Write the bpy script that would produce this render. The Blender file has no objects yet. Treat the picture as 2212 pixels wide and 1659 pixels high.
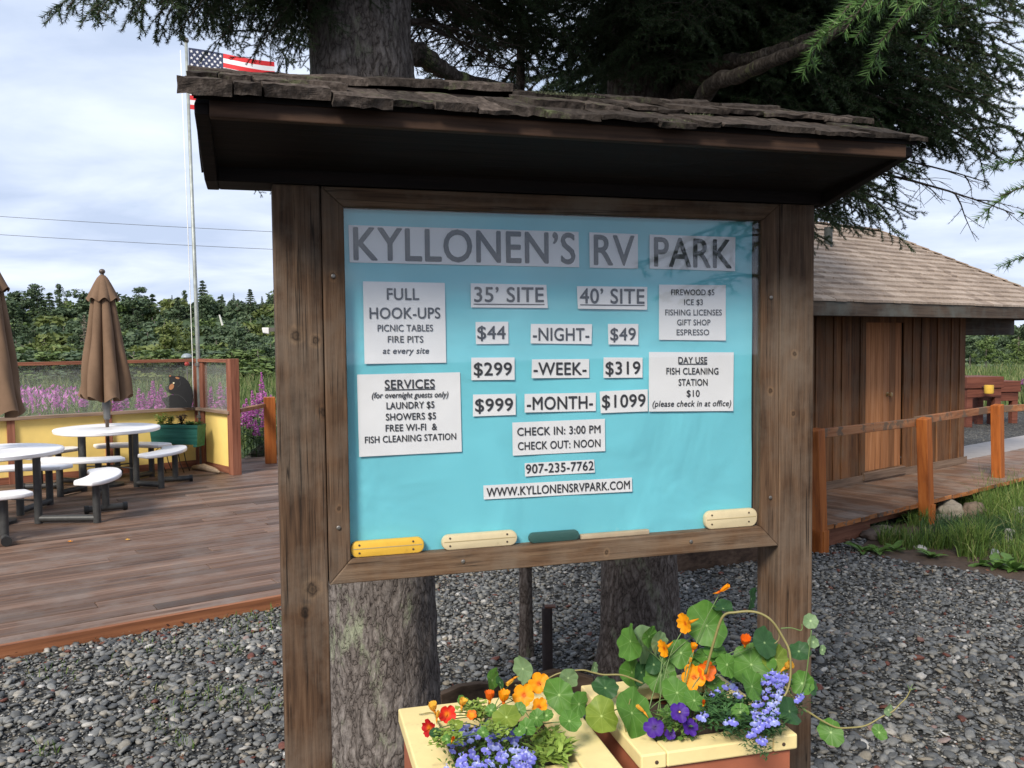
import bpy, bmesh, math, random
import numpy as np
from mathutils import Vector, Matrix, noise as mnoise
R = math.radians
rnd = random.Random(7)
S = bpy.context.scene
COL = S.collection

# ------------------------------------------------------------------ camera
CAM_H, PITCH, ROLL, KPX = 1.78, R(2.85), R(0.62), 1880.0
camd = bpy.data.cameras.new('camera')
cam = bpy.data.objects.new('camera', camd); COL.objects.link(cam)
cf = Vector((0, math.cos(PITCH), -math.sin(PITCH)))
cu0 = Vector((0, math.sin(PITCH), math.cos(PITCH)))
cr = Vector((1, 0, 0)) * math.cos(ROLL) - cu0 * math.sin(ROLL)
cu = cu0 * math.cos(ROLL) + Vector((1, 0, 0)) * math.sin(ROLL)
cam.matrix_world = Matrix(((cr.x, cu.x, -cf.x, 0), (cr.y, cu.y, -cf.y, 0), (cr.z, cu.z, -cf.z, CAM_H), (0, 0, 0, 1)))
camd.sensor_width = 36; camd.lens = 36 * KPX / 2211.6
camd.clip_start = .05; camd.clip_end = 2000
S.camera = cam
CP = Vector((0, 0, CAM_H))
def ray(x, y): return cf + cr * ((x - 1106) / KPX) - cu * ((y - 829.5) / KPX)
def at(x, y, Y):
    d = ray(x, y); return CP + d * (Y / d.y)
def atz(x, y, z):
    d = ray(x, y); return CP + d * ((z - CAM_H) / d.z)
def atplane(x, y, p, n):
    d = ray(x, y); return CP + d * ((p - CP).dot(n) / d.dot(n))

# ------------------------------------------------------------------ light
SUN_EL, SUN_AZ = R(39), R(204)          # azimuth clockwise from +Y: behind the camera, to its left
sd = Vector((math.sin(SUN_AZ) * math.cos(SUN_EL), math.cos(SUN_AZ) * math.cos(SUN_EL), math.sin(SUN_EL)))
sl = bpy.data.lights.new('sun', 'SUN'); sl.energy = 3.4; sl.angle = R(17); sl.color = (1, .93, .82)
so = bpy.data.objects.new('sun', sl); COL.objects.link(so)
so.rotation_euler = sd.to_track_quat('Z', 'Y').to_euler()
so.location = sd * 30
S.view_settings.view_transform = 'Standard'; S.view_settings.look = 'None'
S.view_settings.exposure = 0.55; S.view_settings.gamma = 1
S.cycles.max_bounces = 6; S.cycles.transparent_max_bounces = 12
S.cycles.caustics_reflective = False; S.cycles.caustics_refractive = False

world = bpy.data.worlds.new('World'); S.world = world; world.use_nodes = True
def build_world():
    nt = world.node_tree; N = nt.nodes; L = nt.links; N.clear()
    out = N.new('ShaderNodeOutputWorld'); bg = N.new('ShaderNodeBackground'); bg.inputs['Strength'].default_value = .092
    sky = N.new('ShaderNodeTexSky'); sky.sky_type = 'NISHITA'; sky.sun_disc = False
    sky.sun_elevation = SUN_EL; sky.sun_rotation = SUN_AZ; sky.air_density = 1; sky.dust_density = 1.2
    tc = N.new('ShaderNodeTexCoord'); sp = N.new('ShaderNodeSeparateXYZ'); L.new(tc.outputs['Generated'], sp.inputs[0])
    ad = N.new('ShaderNodeMath'); ad.operation = 'ADD'; ad.inputs[1].default_value = .16; L.new(sp.outputs[2], ad.inputs[0])
    mx = N.new('ShaderNodeMath'); mx.operation = 'MAXIMUM'; mx.inputs[1].default_value = .05; L.new(ad.outputs[0], mx.inputs[0])
    dx = N.new('ShaderNodeMath'); dx.operation = 'DIVIDE'; L.new(sp.outputs[0], dx.inputs[0]); L.new(mx.outputs[0], dx.inputs[1])
    dy = N.new('ShaderNodeMath'); dy.operation = 'DIVIDE'; L.new(sp.outputs[1], dy.inputs[0]); L.new(mx.outputs[0], dy.inputs[1])
    cb = N.new('ShaderNodeCombineXYZ'); L.new(dx.outputs[0], cb.inputs[0]); L.new(dy.outputs[0], cb.inputs[1])
    mp = N.new('ShaderNodeMapping'); mp.inputs['Rotation'].default_value = (0, 0, R(20)); mp.inputs['Scale'].default_value = (.8, 1.0, 1)
    mp.inputs['Location'].default_value = (3.1, 1.7, 0)
    L.new(cb.outputs[0], mp.inputs[0])
    def noise(scale, det, rough, dist):
        n = N.new('ShaderNodeTexNoise'); n.inputs['Scale'].default_value = scale; n.inputs['Detail'].default_value = det
        n.inputs['Roughness'].default_value = rough; n.inputs['Distortion'].default_value = dist; L.new(mp.outputs[0], n.inputs['Vector']); return n
    n1 = noise(.9, 7, .52, .5); n2 = noise(1.7, 8, .52, .35)
    r1 = N.new('ShaderNodeValToRGB'); r1.color_ramp.elements[0].position = .20; r1.color_ramp.elements[1].position = .38
    L.new(n1.outputs[0], r1.inputs[0])
    r2 = N.new('ShaderNodeValToRGB'); e = r2.color_ramp.elements
    e[0].position = .34; e[0].color = (4.5, 5.35, 7.0, 1); e[1].position = .68; e[1].color = (7.2, 7.9, 9.3, 1)
    L.new(n2.outputs[0], r2.inputs[0])
    m = N.new('ShaderNodeMixRGB'); L.new(r1.outputs[0], m.inputs[0]); L.new(sky.outputs[0], m.inputs[1]); L.new(r2.outputs[0], m.inputs[2])
    L.new(m.outputs[0], bg.inputs[0]); L.new(bg.outputs[0], out.inputs[0])
build_world()

# ------------------------------------------------------------------ materials
def mat(name):
    m = bpy.data.materials.new(name); m.use_nodes = True
    nt = m.node_tree; b = nt.nodes['Principled BSDF']; return m, nt.nodes, nt.links, b
def ramp(N, stops):
    r = N.new('ShaderNodeValToRGB'); cr_ = r.color_ramp
    while len(cr_.elements) < len(stops): cr_.elements.new(.5)
    for e, (p, c) in zip(cr_.elements, stops): e.position = p; e.color = (*c, 1)
    return r
def mapping(N, L, scale=(1, 1, 1), kind='Object', loc=(0, 0, 0), rot=(0, 0, 0)):
    tc = N.new('ShaderNodeTexCoord'); mp = N.new('ShaderNodeMapping')
    mp.inputs['Scale'].default_value = scale; mp.inputs['Location'].default_value = loc; mp.inputs['Rotation'].default_value = rot
    L.new(tc.outputs[kind], mp.inputs[0]); return mp
def tex(N, L, vec, kind='Noise', scale=5, detail=4, rough=.55, dist=0, feature=None):
    n = N.new('ShaderNodeTex' + kind); n.inputs['Scale'].default_value = scale
    if kind == 'Noise':
        n.inputs['Detail'].default_value = detail; n.inputs['Roughness'].default_value = rough; n.inputs['Distortion'].default_value = dist
    if kind == 'Voronoi' and feature: n.feature = feature
    if vec is not None: L.new(vec.outputs[0], n.inputs['Vector'])
    return n
def bump(N, L, b, h, strength=.4, dist=.01, prev=None):
    bp = N.new('ShaderNodeBump'); bp.inputs['Strength'].default_value = strength; bp.inputs['Distance'].default_value = dist
    L.new(h, bp.inputs['Height'])
    if prev: L.new(prev.outputs[0], bp.inputs['Normal'])
    L.new(bp.outputs[0], b.inputs['Normal']); return bp
def mixc(N, L, f, a, c, mode='MIX'):
    m = N.new('ShaderNodeMixRGB'); m.blend_type = mode
    for i, v in enumerate((f, a, c)):
        if hasattr(v, 'links'): L.new(v, m.inputs[i])
        elif isinstance(v, (int, float)): m.inputs[i].default_value = v
        else: m.inputs[i].default_value = (*v, 1)
    return m
def plain(name, c, rough=.55, var=.12, scale=8, metal=0, bmp=0.0, spec=.4, stain=None):
    m, N, L, b = mat(name)
    mp = mapping(N, L); n = tex(N, L, mp, scale=scale, detail=6, rough=.6)
    lo = tuple(x * (1 - var) for x in c); hi = tuple(min(1, x * (1 + var)) for x in c)
    r = ramp(N, [(.3, lo), (.7, hi)]); L.new(n.outputs[0], r.inputs[0]); col = r.outputs[0]
    if stain:
        n2 = tex(N, L, mp, scale=stain[1], detail=7, rough=.65); r2 = ramp(N, [(stain[2], (0, 0, 0)), (stain[2] + .18, (1, 1, 1))]); L.new(n2.outputs[0], r2.inputs[0])
        col = mixc(N, L, r2.outputs[0], col, stain[0]).outputs[0]
    L.new(col, b.inputs['Base Color']); b.inputs['Roughness'].default_value = rough; b.inputs['Metallic'].default_value = metal
    b.inputs['Specular IOR Level'].default_value = spec
    if bmp: bump(N, L, b, n.outputs[0], bmp, .004)
    return m
def wood(name, cols, axis=0, fine=60, stretch=.045, rough=.75, knots=True, grey=None, bmp=.5, island=0.0, kscale=4.0, patch=None, klist=(), cracks=0.0):
    """weathered timber, grain along the given local axis"""
    m, N, L, b = mat(name)
    sc = [1, 1, 1]; sc[axis] = stretch
    mp = mapping(N, L, tuple(sc))
    if island:
        g = N.new('ShaderNodeNewGeometry'); ml = N.new('ShaderNodeMath'); ml.operation = 'MULTIPLY'; ml.inputs[1].default_value = 37.0
        L.new(g.outputs['Random Per Island'], ml.inputs[0])
        va = N.new('ShaderNodeVectorMath'); va.operation = 'ADD'; L.new(mp.outputs[0], va.inputs[0]); L.new(ml.outputs[0], va.inputs[1]); src = va
    else: src = mp
    if knots:
        kn = tex(N, L, src, 'Noise', 7, 2, .5); vs = N.new('ShaderNodeVectorMath'); vs.operation = 'SCALE'; vs.inputs['Scale'].default_value = .12
        L.new(kn.outputs['Color'], vs.inputs[0]); va2 = N.new('ShaderNodeVectorMath'); va2.operation = 'ADD'
        L.new(src.outputs[0], va2.inputs[0]); L.new(vs.outputs[0], va2.inputs[1]); src2 = va2
    else: src2 = src
    n1 = tex(N, L, src2, 'Noise', fine, 5, .6); n2 = tex(N, L, src, 'Noise', 9, 5, .65, .4)
    r1 = ramp(N, [(.36, cols[0]), (.5, cols[1]), (.66, cols[2])])
    mm = N.new('ShaderNodeMath'); mm.operation = 'MULTIPLY_ADD'; mm.inputs[1].default_value = .5; L.new(n1.outputs[0], mm.inputs[0])
    hf = N.new('ShaderNodeMath'); hf.operation = 'MULTIPLY'; hf.inputs[1].default_value = .5; L.new(n2.outputs[0], hf.inputs[0]); L.new(hf.outputs[0], mm.inputs[2])
    L.new(mm.outputs[0], r1.inputs[0]); col = r1.outputs[0]
    if grey:
        mo = mapping(N, L, (1, 1, 1)); n3 = tex(N, L, mo, 'Noise', 3.2, 7, .65); r3 = ramp(N, [(.45, (0, 0, 0)), (.68, (1, 1, 1))]); L.new(n3.outputs[0], r3.inputs[0])
        col = mixc(N, L, r3.outputs[0], col, grey).outputs[0]
    if patch:                                   # worn paint
        mo = mapping(N, L, (1, 1, 1)); n3 = tex(N, L, mo, 'Noise', patch[1], 8, .7); r3 = ramp(N, [(patch[2], (0, 0, 0)), (patch[2] + .05, (1, 1, 1))]); L.new(n3.outputs[0], r3.inputs[0])
        col = mixc(N, L, r3.outputs[0], col, patch[0]).outputs[0]
    if knots:
        ks = [1, 1, 1]; ks[axis] = .55
        km = mapping(N, L, tuple(ks)); v = tex(N, L, km, 'Voronoi', kscale); v.inputs['Randomness'].default_value = 1
        kr = ramp(N, [(.05, (.16, .16, .16)), (.10, (.55, .55, .55)), (.125, (.3, .3, .3)), (.16, (1, 1, 1))]); L.new(v.outputs['Distance'], kr.inputs[0])
        col = mixc(N, L, 1.0, col, kr.outputs[0], 'MULTIPLY').outputs[0]
    if cracks:
        sc3 = [1, 1, 1]; sc3[axis] = .018; mc = mapping(N, L, tuple(sc3)); nc = tex(N, L, mc, 'Noise', 34, 3, .5, .3); rc_ = ramp(N, [(.485, (1, 1, 1)), (.497, (1 - cracks,) * 3), (.503, (1 - cracks,) * 3), (.515, (1, 1, 1))]); L.new(nc.outputs[0], rc_.inputs[0])
        mo4 = mapping(N, L); n4 = tex(N, L, mo4, 'Noise', 4, 4); r4 = ramp(N, [(.45, (0, 0, 0)), (.55, (1, 1, 1))]); L.new(n4.outputs[0], r4.inputs[0]); mk4 = mixc(N, L, r4.outputs[0], (1, 1, 1), rc_.outputs[0]); col = mixc(N, L, 1.0, col, mk4.outputs[0], 'MULTIPLY').outputs[0]
    for (kx, kz, kr_) in klist:                 # knots at given places on the face (local x, z)
        tk = N.new('ShaderNodeTexCoord'); mk = N.new('ShaderNodeMapping'); mk.vector_type = 'TEXTURE'; mk.inputs['Location'].default_value = (kx, 0, kz); mk.inputs['Scale'].default_value = (kr_, 9, kr_ * 1.25); L.new(tk.outputs['Object'], mk.inputs[0])
        wn = tex(N, L, tk, 'Noise', 55, 6); wn.inputs['Vector'].default_value = (0, 0, 0); L.new(tk.outputs['Object'], wn.inputs['Vector'])
        le = N.new('ShaderNodeVectorMath'); le.operation = 'LENGTH'; L.new(mk.outputs[0], le.inputs[0]); ad_ = N.new('ShaderNodeMath'); ad_.operation = 'MULTIPLY_ADD'; ad_.inputs[1].default_value = 1.1; L.new(wn.outputs[0], ad_.inputs[0]); L.new(le.outputs['Value'], ad_.inputs[2])
        kr2 = ramp(N, [(.30, (.45, .42, .38)), (.42, (.7, .66, .6)), (.5, (.3, .27, .24)), (.58, (.85, .8, .74)), (.72, (1.3, 1.25, 1.15)), (.95, (1, 1, 1))]); sc2 = N.new('ShaderNodeMath'); sc2.operation = 'MULTIPLY'; sc2.inputs[1].default_value = .55; L.new(ad_.outputs[0], sc2.inputs[0]); L.new(sc2.outputs[0], kr2.inputs[0])
        col = mixc(N, L, 1.0, col, kr2.outputs[0], 'MULTIPLY').outputs[0]
    if island:
        g2 = N.new('ShaderNodeNewGeometry'); rr = ramp(N, [(0, (1 - island,) * 3), (.5, (1, .97, .95)), (1, (1 + island * .6, 1 + island * .6, 1 + island * .6))])
        L.new(g2.outputs['Random Per Island'], rr.inputs[0]); col = mixc(N, L, 1.0, col, rr.outputs[0], 'MULTIPLY').outputs[0]
    L.new(col, b.inputs['Base Color']); b.inputs['Roughness'].default_value = rough; b.inputs['Specular IOR Level'].default_value = .25
    bump(N, L, b, n1.outputs[0], bmp, .004)
    return m
def island_mat(name, stops, rough=.7, bmp=.0, scale=30, trans=0.0, spec=.3):
    """every loose piece its own tone"""
    m, N, L, b = mat(name)
    g = N.new('ShaderNodeNewGeometry'); r = ramp(N, stops); L.new(g.outputs['Random Per Island'], r.inputs[0])
    mp = mapping(N, L); n = tex(N, L, mp, scale=scale, detail=4)
    rr = ramp(N, [(.3, (.78, .78, .78)), (.7, (1.15, 1.15, 1.15))]); L.new(n.outputs[0], rr.inputs[0])
    c = mixc(N, L, 1.0, r.outputs[0], rr.outputs[0], 'MULTIPLY'); L.new(c.outputs[0], b.inputs['Base Color'])
    b.inputs['Roughness'].default_value = rough; b.inputs['Specular IOR Level'].default_value = spec
    if bmp: bump(N, L, b, n.outputs[0], bmp, .004)
    if trans:
        t = N.new('ShaderNodeBsdfTranslucent'); L.new(c.outputs[0], t.inputs[0]); ms = N.new('ShaderNodeMixShader'); ms.inputs[0].default_value = trans
        out = N['Material Output']; L.new(b.outputs[0], ms.inputs[1]); L.new(t.outputs[0], ms.inputs[2]); L.new(ms.outputs[0], out.inputs[0])
    return m
def glass_mat(name, dust=.0, dustcol=(.5, .52, .5), gloss=1.0, scale=40):
    m, N, L, b = mat(name); out = N['Material Output']
    t = N.new('ShaderNodeBsdfTransparent'); g = N.new('ShaderNodeBsdfGlossy'); g.inputs['Roughness'].default_value = .02
    fr = N.new('ShaderNodeLayerWeight'); pw = N.new('ShaderNodeMath'); pw.operation = 'POWER'; pw.inputs[1].default_value = 5; L.new(fr.outputs['Facing'], pw.inputs[0])
    mu = N.new('ShaderNodeMath'); mu.operation = 'MULTIPLY_ADD'; mu.inputs[1].default_value = .9; mu.inputs[2].default_value = .04 * gloss; L.new(pw.outputs[0], mu.inputs[0])
    ms = N.new('ShaderNodeMixShader'); L.new(mu.outputs[0], ms.inputs[0]); L.new(t.outputs[0], ms.inputs[1]); L.new(g.outputs[0], ms.inputs[2])
    last = ms
    if dust:
        d = N.new('ShaderNodeBsdfDiffuse'); d.inputs[0].default_value = (*dustcol, 1)
        mp = mapping(N, L); n = tex(N, L, mp, scale=scale, detail=6, rough=.7); r = ramp(N, [(.3, (dust * .5,) * 3), (.75, (dust * 1.5,) * 3)]); L.new(n.outputs[0], r.inputs[0])
        m2 = N.new('ShaderNodeMixShader'); L.new(r.outputs[0], m2.inputs[0]); L.new(ms.outputs[0], m2.inputs[1]); L.new(d.outputs[0], m2.inputs[2]); last = m2
    L.new(last.outputs[0], out.inputs[0]); return m
def bark_mat(name, base=(.14, .122, .113), pale=(.245, .222, .21), dark=(.03, .024, .02), lichen=(.30, .33, .22), sc=1.0):
    m, N, L, b = mat(name)
    mp = mapping(N, L, (1, 1, .42))
    wob = tex(N, L, mp, 'Noise', 9 * sc, 4, .6); vs = N.new('ShaderNodeVectorMath'); vs.operation = 'SCALE'; vs.inputs['Scale'].default_value = .22 / sc
    L.new(wob.outputs['Color'], vs.inputs[0]); va = N.new('ShaderNodeVectorMath'); va.operation = 'ADD'; L.new(mp.outputs[0], va.inputs[0]); L.new(vs.outputs[0], va.inputs[1])
    v = tex(N, L, va, 'Voronoi', 24 * sc, feature='DISTANCE_TO_EDGE'); v2 = tex(N, L, va, 'Voronoi', 70 * sc, feature='DISTANCE_TO_EDGE'); n = tex(N, L, mp, 'Noise', 75 * sc, 8, .78)
    rc = ramp(N, [(.0, tuple(x * 1.6 for x in dark)), (.006, tuple(x * .8 for x in base)), (.03, base), (.22, pale)]); 
    big = tex(N, L, mp, 'Noise', 3.0 * sc, 5, .6)
    a = N.new('ShaderNodeMath'); a.operation = 'MULTIPLY'; L.new(v.outputs['Distance'], a.inputs[0]); L.new(big.outputs[0], a.inputs[1]); L.new(a.outputs[0], rc.inputs[0])
    rn = ramp(N, [(.32, (.45, .43, .42)), (.68, (1.45, 1.42, 1.38))]); L.new(n.outputs[0], rn.inputs[0])
    c = mixc(N, L, 1.0, rc.outputs[0], rn.outputs[0], 'MULTIPLY')
    ln = tex(N, L, mp, 'Noise', 6.5 * sc, 9, .72); lr = ramp(N, [(.56, (0, 0, 0)), (.66, (.8, .8, .8))]); L.new(ln.outputs[0], lr.inputs[0])
    c2 = mixc(N, L, lr.outputs[0], c.outputs[0], lichen)
    L.new(c2.outputs[0], b.inputs['Base Color']); b.inputs['Roughness'].default_value = .9; b.inputs['Specular IOR Level'].default_value = .15
    h1 = ramp(N, [(0, (0, 0, 0)), (.04, (.7, .7, .7)), (.3, (1, 1, 1))]); L.new(v.outputs['Distance'], h1.inputs[0])
    b1 = bump(N, L, b, h1.outputs[0], .7, .012 / sc); h2 = ramp(N, [(0, (0, 0, 0)), (.08, (1, 1, 1))]); L.new(v2.outputs['Distance'], h2.inputs[0])
    b2 = bump(N, L, b, h2.outputs[0], .45, .006 / sc, b1); bump(N, L, b, n.outputs[0], .9, .007 / sc, b2)
    return m

# ------------------------------------------------------------------ mesh building
class MB:
    def __init__(s): s.v = []; s.f = []; s.mi = []
    def add(s, vs, fs, mi=0):
        o = len(s.v); s.v += [tuple(p) for p in vs]; s.f += [tuple(i + o for i in f) for f in fs]; s.mi += [mi] * len(fs); return s
    def box(s, x0, x1, y0, y1, z0, z1, mi=0, M=None):
        vs = [Vector(p) for p in ((x0, y0, z0), (x1, y0, z0), (x1, y1, z0), (x0, y1, z0), (x0, y0, z1), (x1, y0, z1), (x1, y1, z1), (x0, y1, z1))]
        if M is not None: vs = [M @ p for p in vs]
        return s.add(vs, [(0, 3, 2, 1), (4, 5, 6, 7), (0, 1, 5, 4), (1, 2, 6, 5), (2, 3, 7, 6), (3, 0, 4, 7)], mi)
    def beam(s, a, b, w, h, up=(0, 0, 1), mi=0):
        a = Vector(a); b = Vector(b); x = (b - a); l = x.length; x.normalize(); y = Vector(up).cross(x)
        if y.length < 1e-4: y = Vector((0, 1, 0)).cross(x)
        y.normalize(); z = x.cross(y)
        M = Matrix(((x.x, y.x, z.x, a.x), (x.y, y.y, z.y, a.y), (x.z, y.z, z.z, a.z), (0, 0, 0, 1)))
        return s.box(0, l, -w / 2, w / 2, -h / 2, h / 2, mi, M)
    def tube(s, pts, rad, n=10, mi=0, cap=True):
        pts = [Vector(p) for p in pts]
        if not hasattr(rad, '__len__'): rad = [rad] * len(pts)
        vs = []; t0 = None
        for i, p in enumerate(pts):
            t = (pts[min(i + 1, len(pts) - 1)] - pts[max(i - 1, 0)]).normalized()
            if t0 is None:
                u = t.orthogonal().normalized()
            else:
                u = (u - t * u.dot(t)); u = u.normalized() if u.length > 1e-6 else t.orthogonal().normalized()
            w = t.cross(u); t0 = t
            for k in range(n):
                a = 2 * math.pi * k / n; vs.append(p + (u * math.cos(a) + w * math.sin(a)) * rad[i])
        fs = []
        for i in range(len(pts) - 1):
            for k in range(n):
                k2 = (k + 1) % n; fs.append((i * n + k, i * n + k2, (i + 1) * n + k2, (i + 1) * n + k))
        if cap: fs.append(tuple(range(n - 1, -1, -1))); fs.append(tuple((len(pts) - 1) * n + k for k in range(n)))
        return s.add(vs, fs, mi)
    def lathe(s, prof, c=(0, 0, 0), n=24, mi=0, mod=None):
        vs = []; c = Vector(c)
        for (r, z) in prof:
            for k in range(n):
                a = 2 * math.pi * k / n; rr = r if mod is None else r * mod(a, z); vs.append(c + Vector((rr * math.cos(a), rr * math.sin(a), z)))
        fs = []
        for i in range(len(prof) - 1):
            for k in range(n):
                k2 = (k + 1) % n; fs.append((i * n + k, i * n + k2, (i + 1) * n + k2, (i + 1) * n + k))
        if prof[0][0] > 1e-4: fs.append(tuple(range(n - 1, -1, -1)))
        if prof[-1][0] > 1e-4: fs.append(tuple((len(prof) - 1) * n + k for k in range(n)))
        return s.add(vs, fs, mi)
    def prism(s, poly, h, M=None, mi=0):
        """polygon in local xy, thickness h along local z"""
        n = len(poly); vs = [Vector((p[0], p[1], 0)) for p in poly] + [Vector((p[0], p[1], h)) for p in poly]
        if M is not None: vs = [M @ p for p in vs]
        fs = [tuple(range(n - 1, -1, -1)), tuple(range(n, 2 * n))] + [(i, (i + 1) % n, n + (i + 1) % n, n + i) for i in range(n)]
        return s.add(vs, fs, mi)
    def ball(s, c, r, n=12, sq=1.0, mi=0):
        pr = [(r * math.sin(math.pi * i / (n // 2)), -r * sq * math.cos(math.pi * i / (n // 2))) for i in range(n // 2 + 1)]
        pr[0] = (1e-5, pr[0][1]); pr[-1] = (1e-5, pr[-1][1])
        return s.lathe(pr, c, n, mi)
    def build(s, name, mats, parent=None, smooth=False, bevel=0, seg=2, angle=None):
        me = bpy.data.meshes.new(name)
        me.from_pydata(s.v, [], s.f)
        if not isinstance(mats, (list, tuple)): mats = [mats]
        for m in mats: me.materials.append(m)
        me.polygons.foreach_set('material_index', s.mi)
        bm = bmesh.new(); bm.from_mesh(me)
        bmesh.ops.recalc_face_normals(bm, faces=bm.faces)
        if bevel:
            es = [e for e in bm.edges if len(e.link_faces) == 2 and e.calc_face_angle(0) > R(30)]
            bmesh.ops.bevel(bm, geom=es, offset=bevel, segments=seg, profile=.5, affect='EDGES', clamp_overlap=True)
        bm.to_mesh(me); bm.free()
        if smooth: me.polygons.foreach_set('use_smooth', [True] * len(me.polygons))
        if angle: me.set_sharp_from_angle(angle=R(angle))
        return link(name, me, parent)
def link(name, me, parent=None):
    o = bpy.data.objects.new(name, me); COL.objects.link(o)
    if parent is not None: o.parent = parent
    return o
def thing(name, label, cat, loc=(0, 0, 0), rz=0, group=None):
    o = bpy.data.objects.new(name, None); COL.objects.link(o); o.location = loc; o.rotation_euler = (0, 0, rz)
    o.empty_display_size = .1
    return tag(o, label, cat, group)
def tag(o, label, cat, group=None, kind=None):
    if label: o['label'] = label
    if cat: o['category'] = cat
    if group: o['group'] = group
    if kind: o['kind'] = kind
    return o
def structure(o): o['kind'] = 'structure'; return o
def copy_tree(o, label=None, parent=None):
    c = o.copy(); COL.objects.link(c)
    if parent is not None: c.parent = parent; c.matrix_parent_inverse = o.matrix_parent_inverse.copy()
    if label: c['label'] = label
    for ch in list(o.children): copy_tree(ch, None, c)
    return c
def np_mesh(name, V, F, mats, MI=None, smooth=False):
    """V (n,3), F (m,3 or 4) arrays to a mesh, fast"""
    me = bpy.data.meshes.new(name); V = np.asarray(V, np.float32); F = np.asarray(F, np.int32); k = F.shape[1]
    me.vertices.add(len(V)); me.vertices.foreach_set('co', V.ravel())
    me.loops.add(F.size); me.loops.foreach_set('vertex_index', F.ravel())
    me.polygons.add(len(F)); me.polygons.foreach_set('loop_start', np.arange(0, F.size, k, dtype=np.int32))
    if not isinstance(mats, (list, tuple)): mats = [mats]
    for m in mats: me.materials.append(m)
    if MI is not None: me.polygons.foreach_set('material_index', np.asarray(MI, np.int32))
    if smooth: me.polygons.foreach_set('use_smooth', np.ones(len(F), bool))
    me.update(calc_edges=True); me.validate()
    return me
def vnoise(p, s=1.0, seed=0): return mnoise.noise(Vector(p) * s + Vector((seed * 7.3, seed * 3.1, seed * 1.7)))
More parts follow.
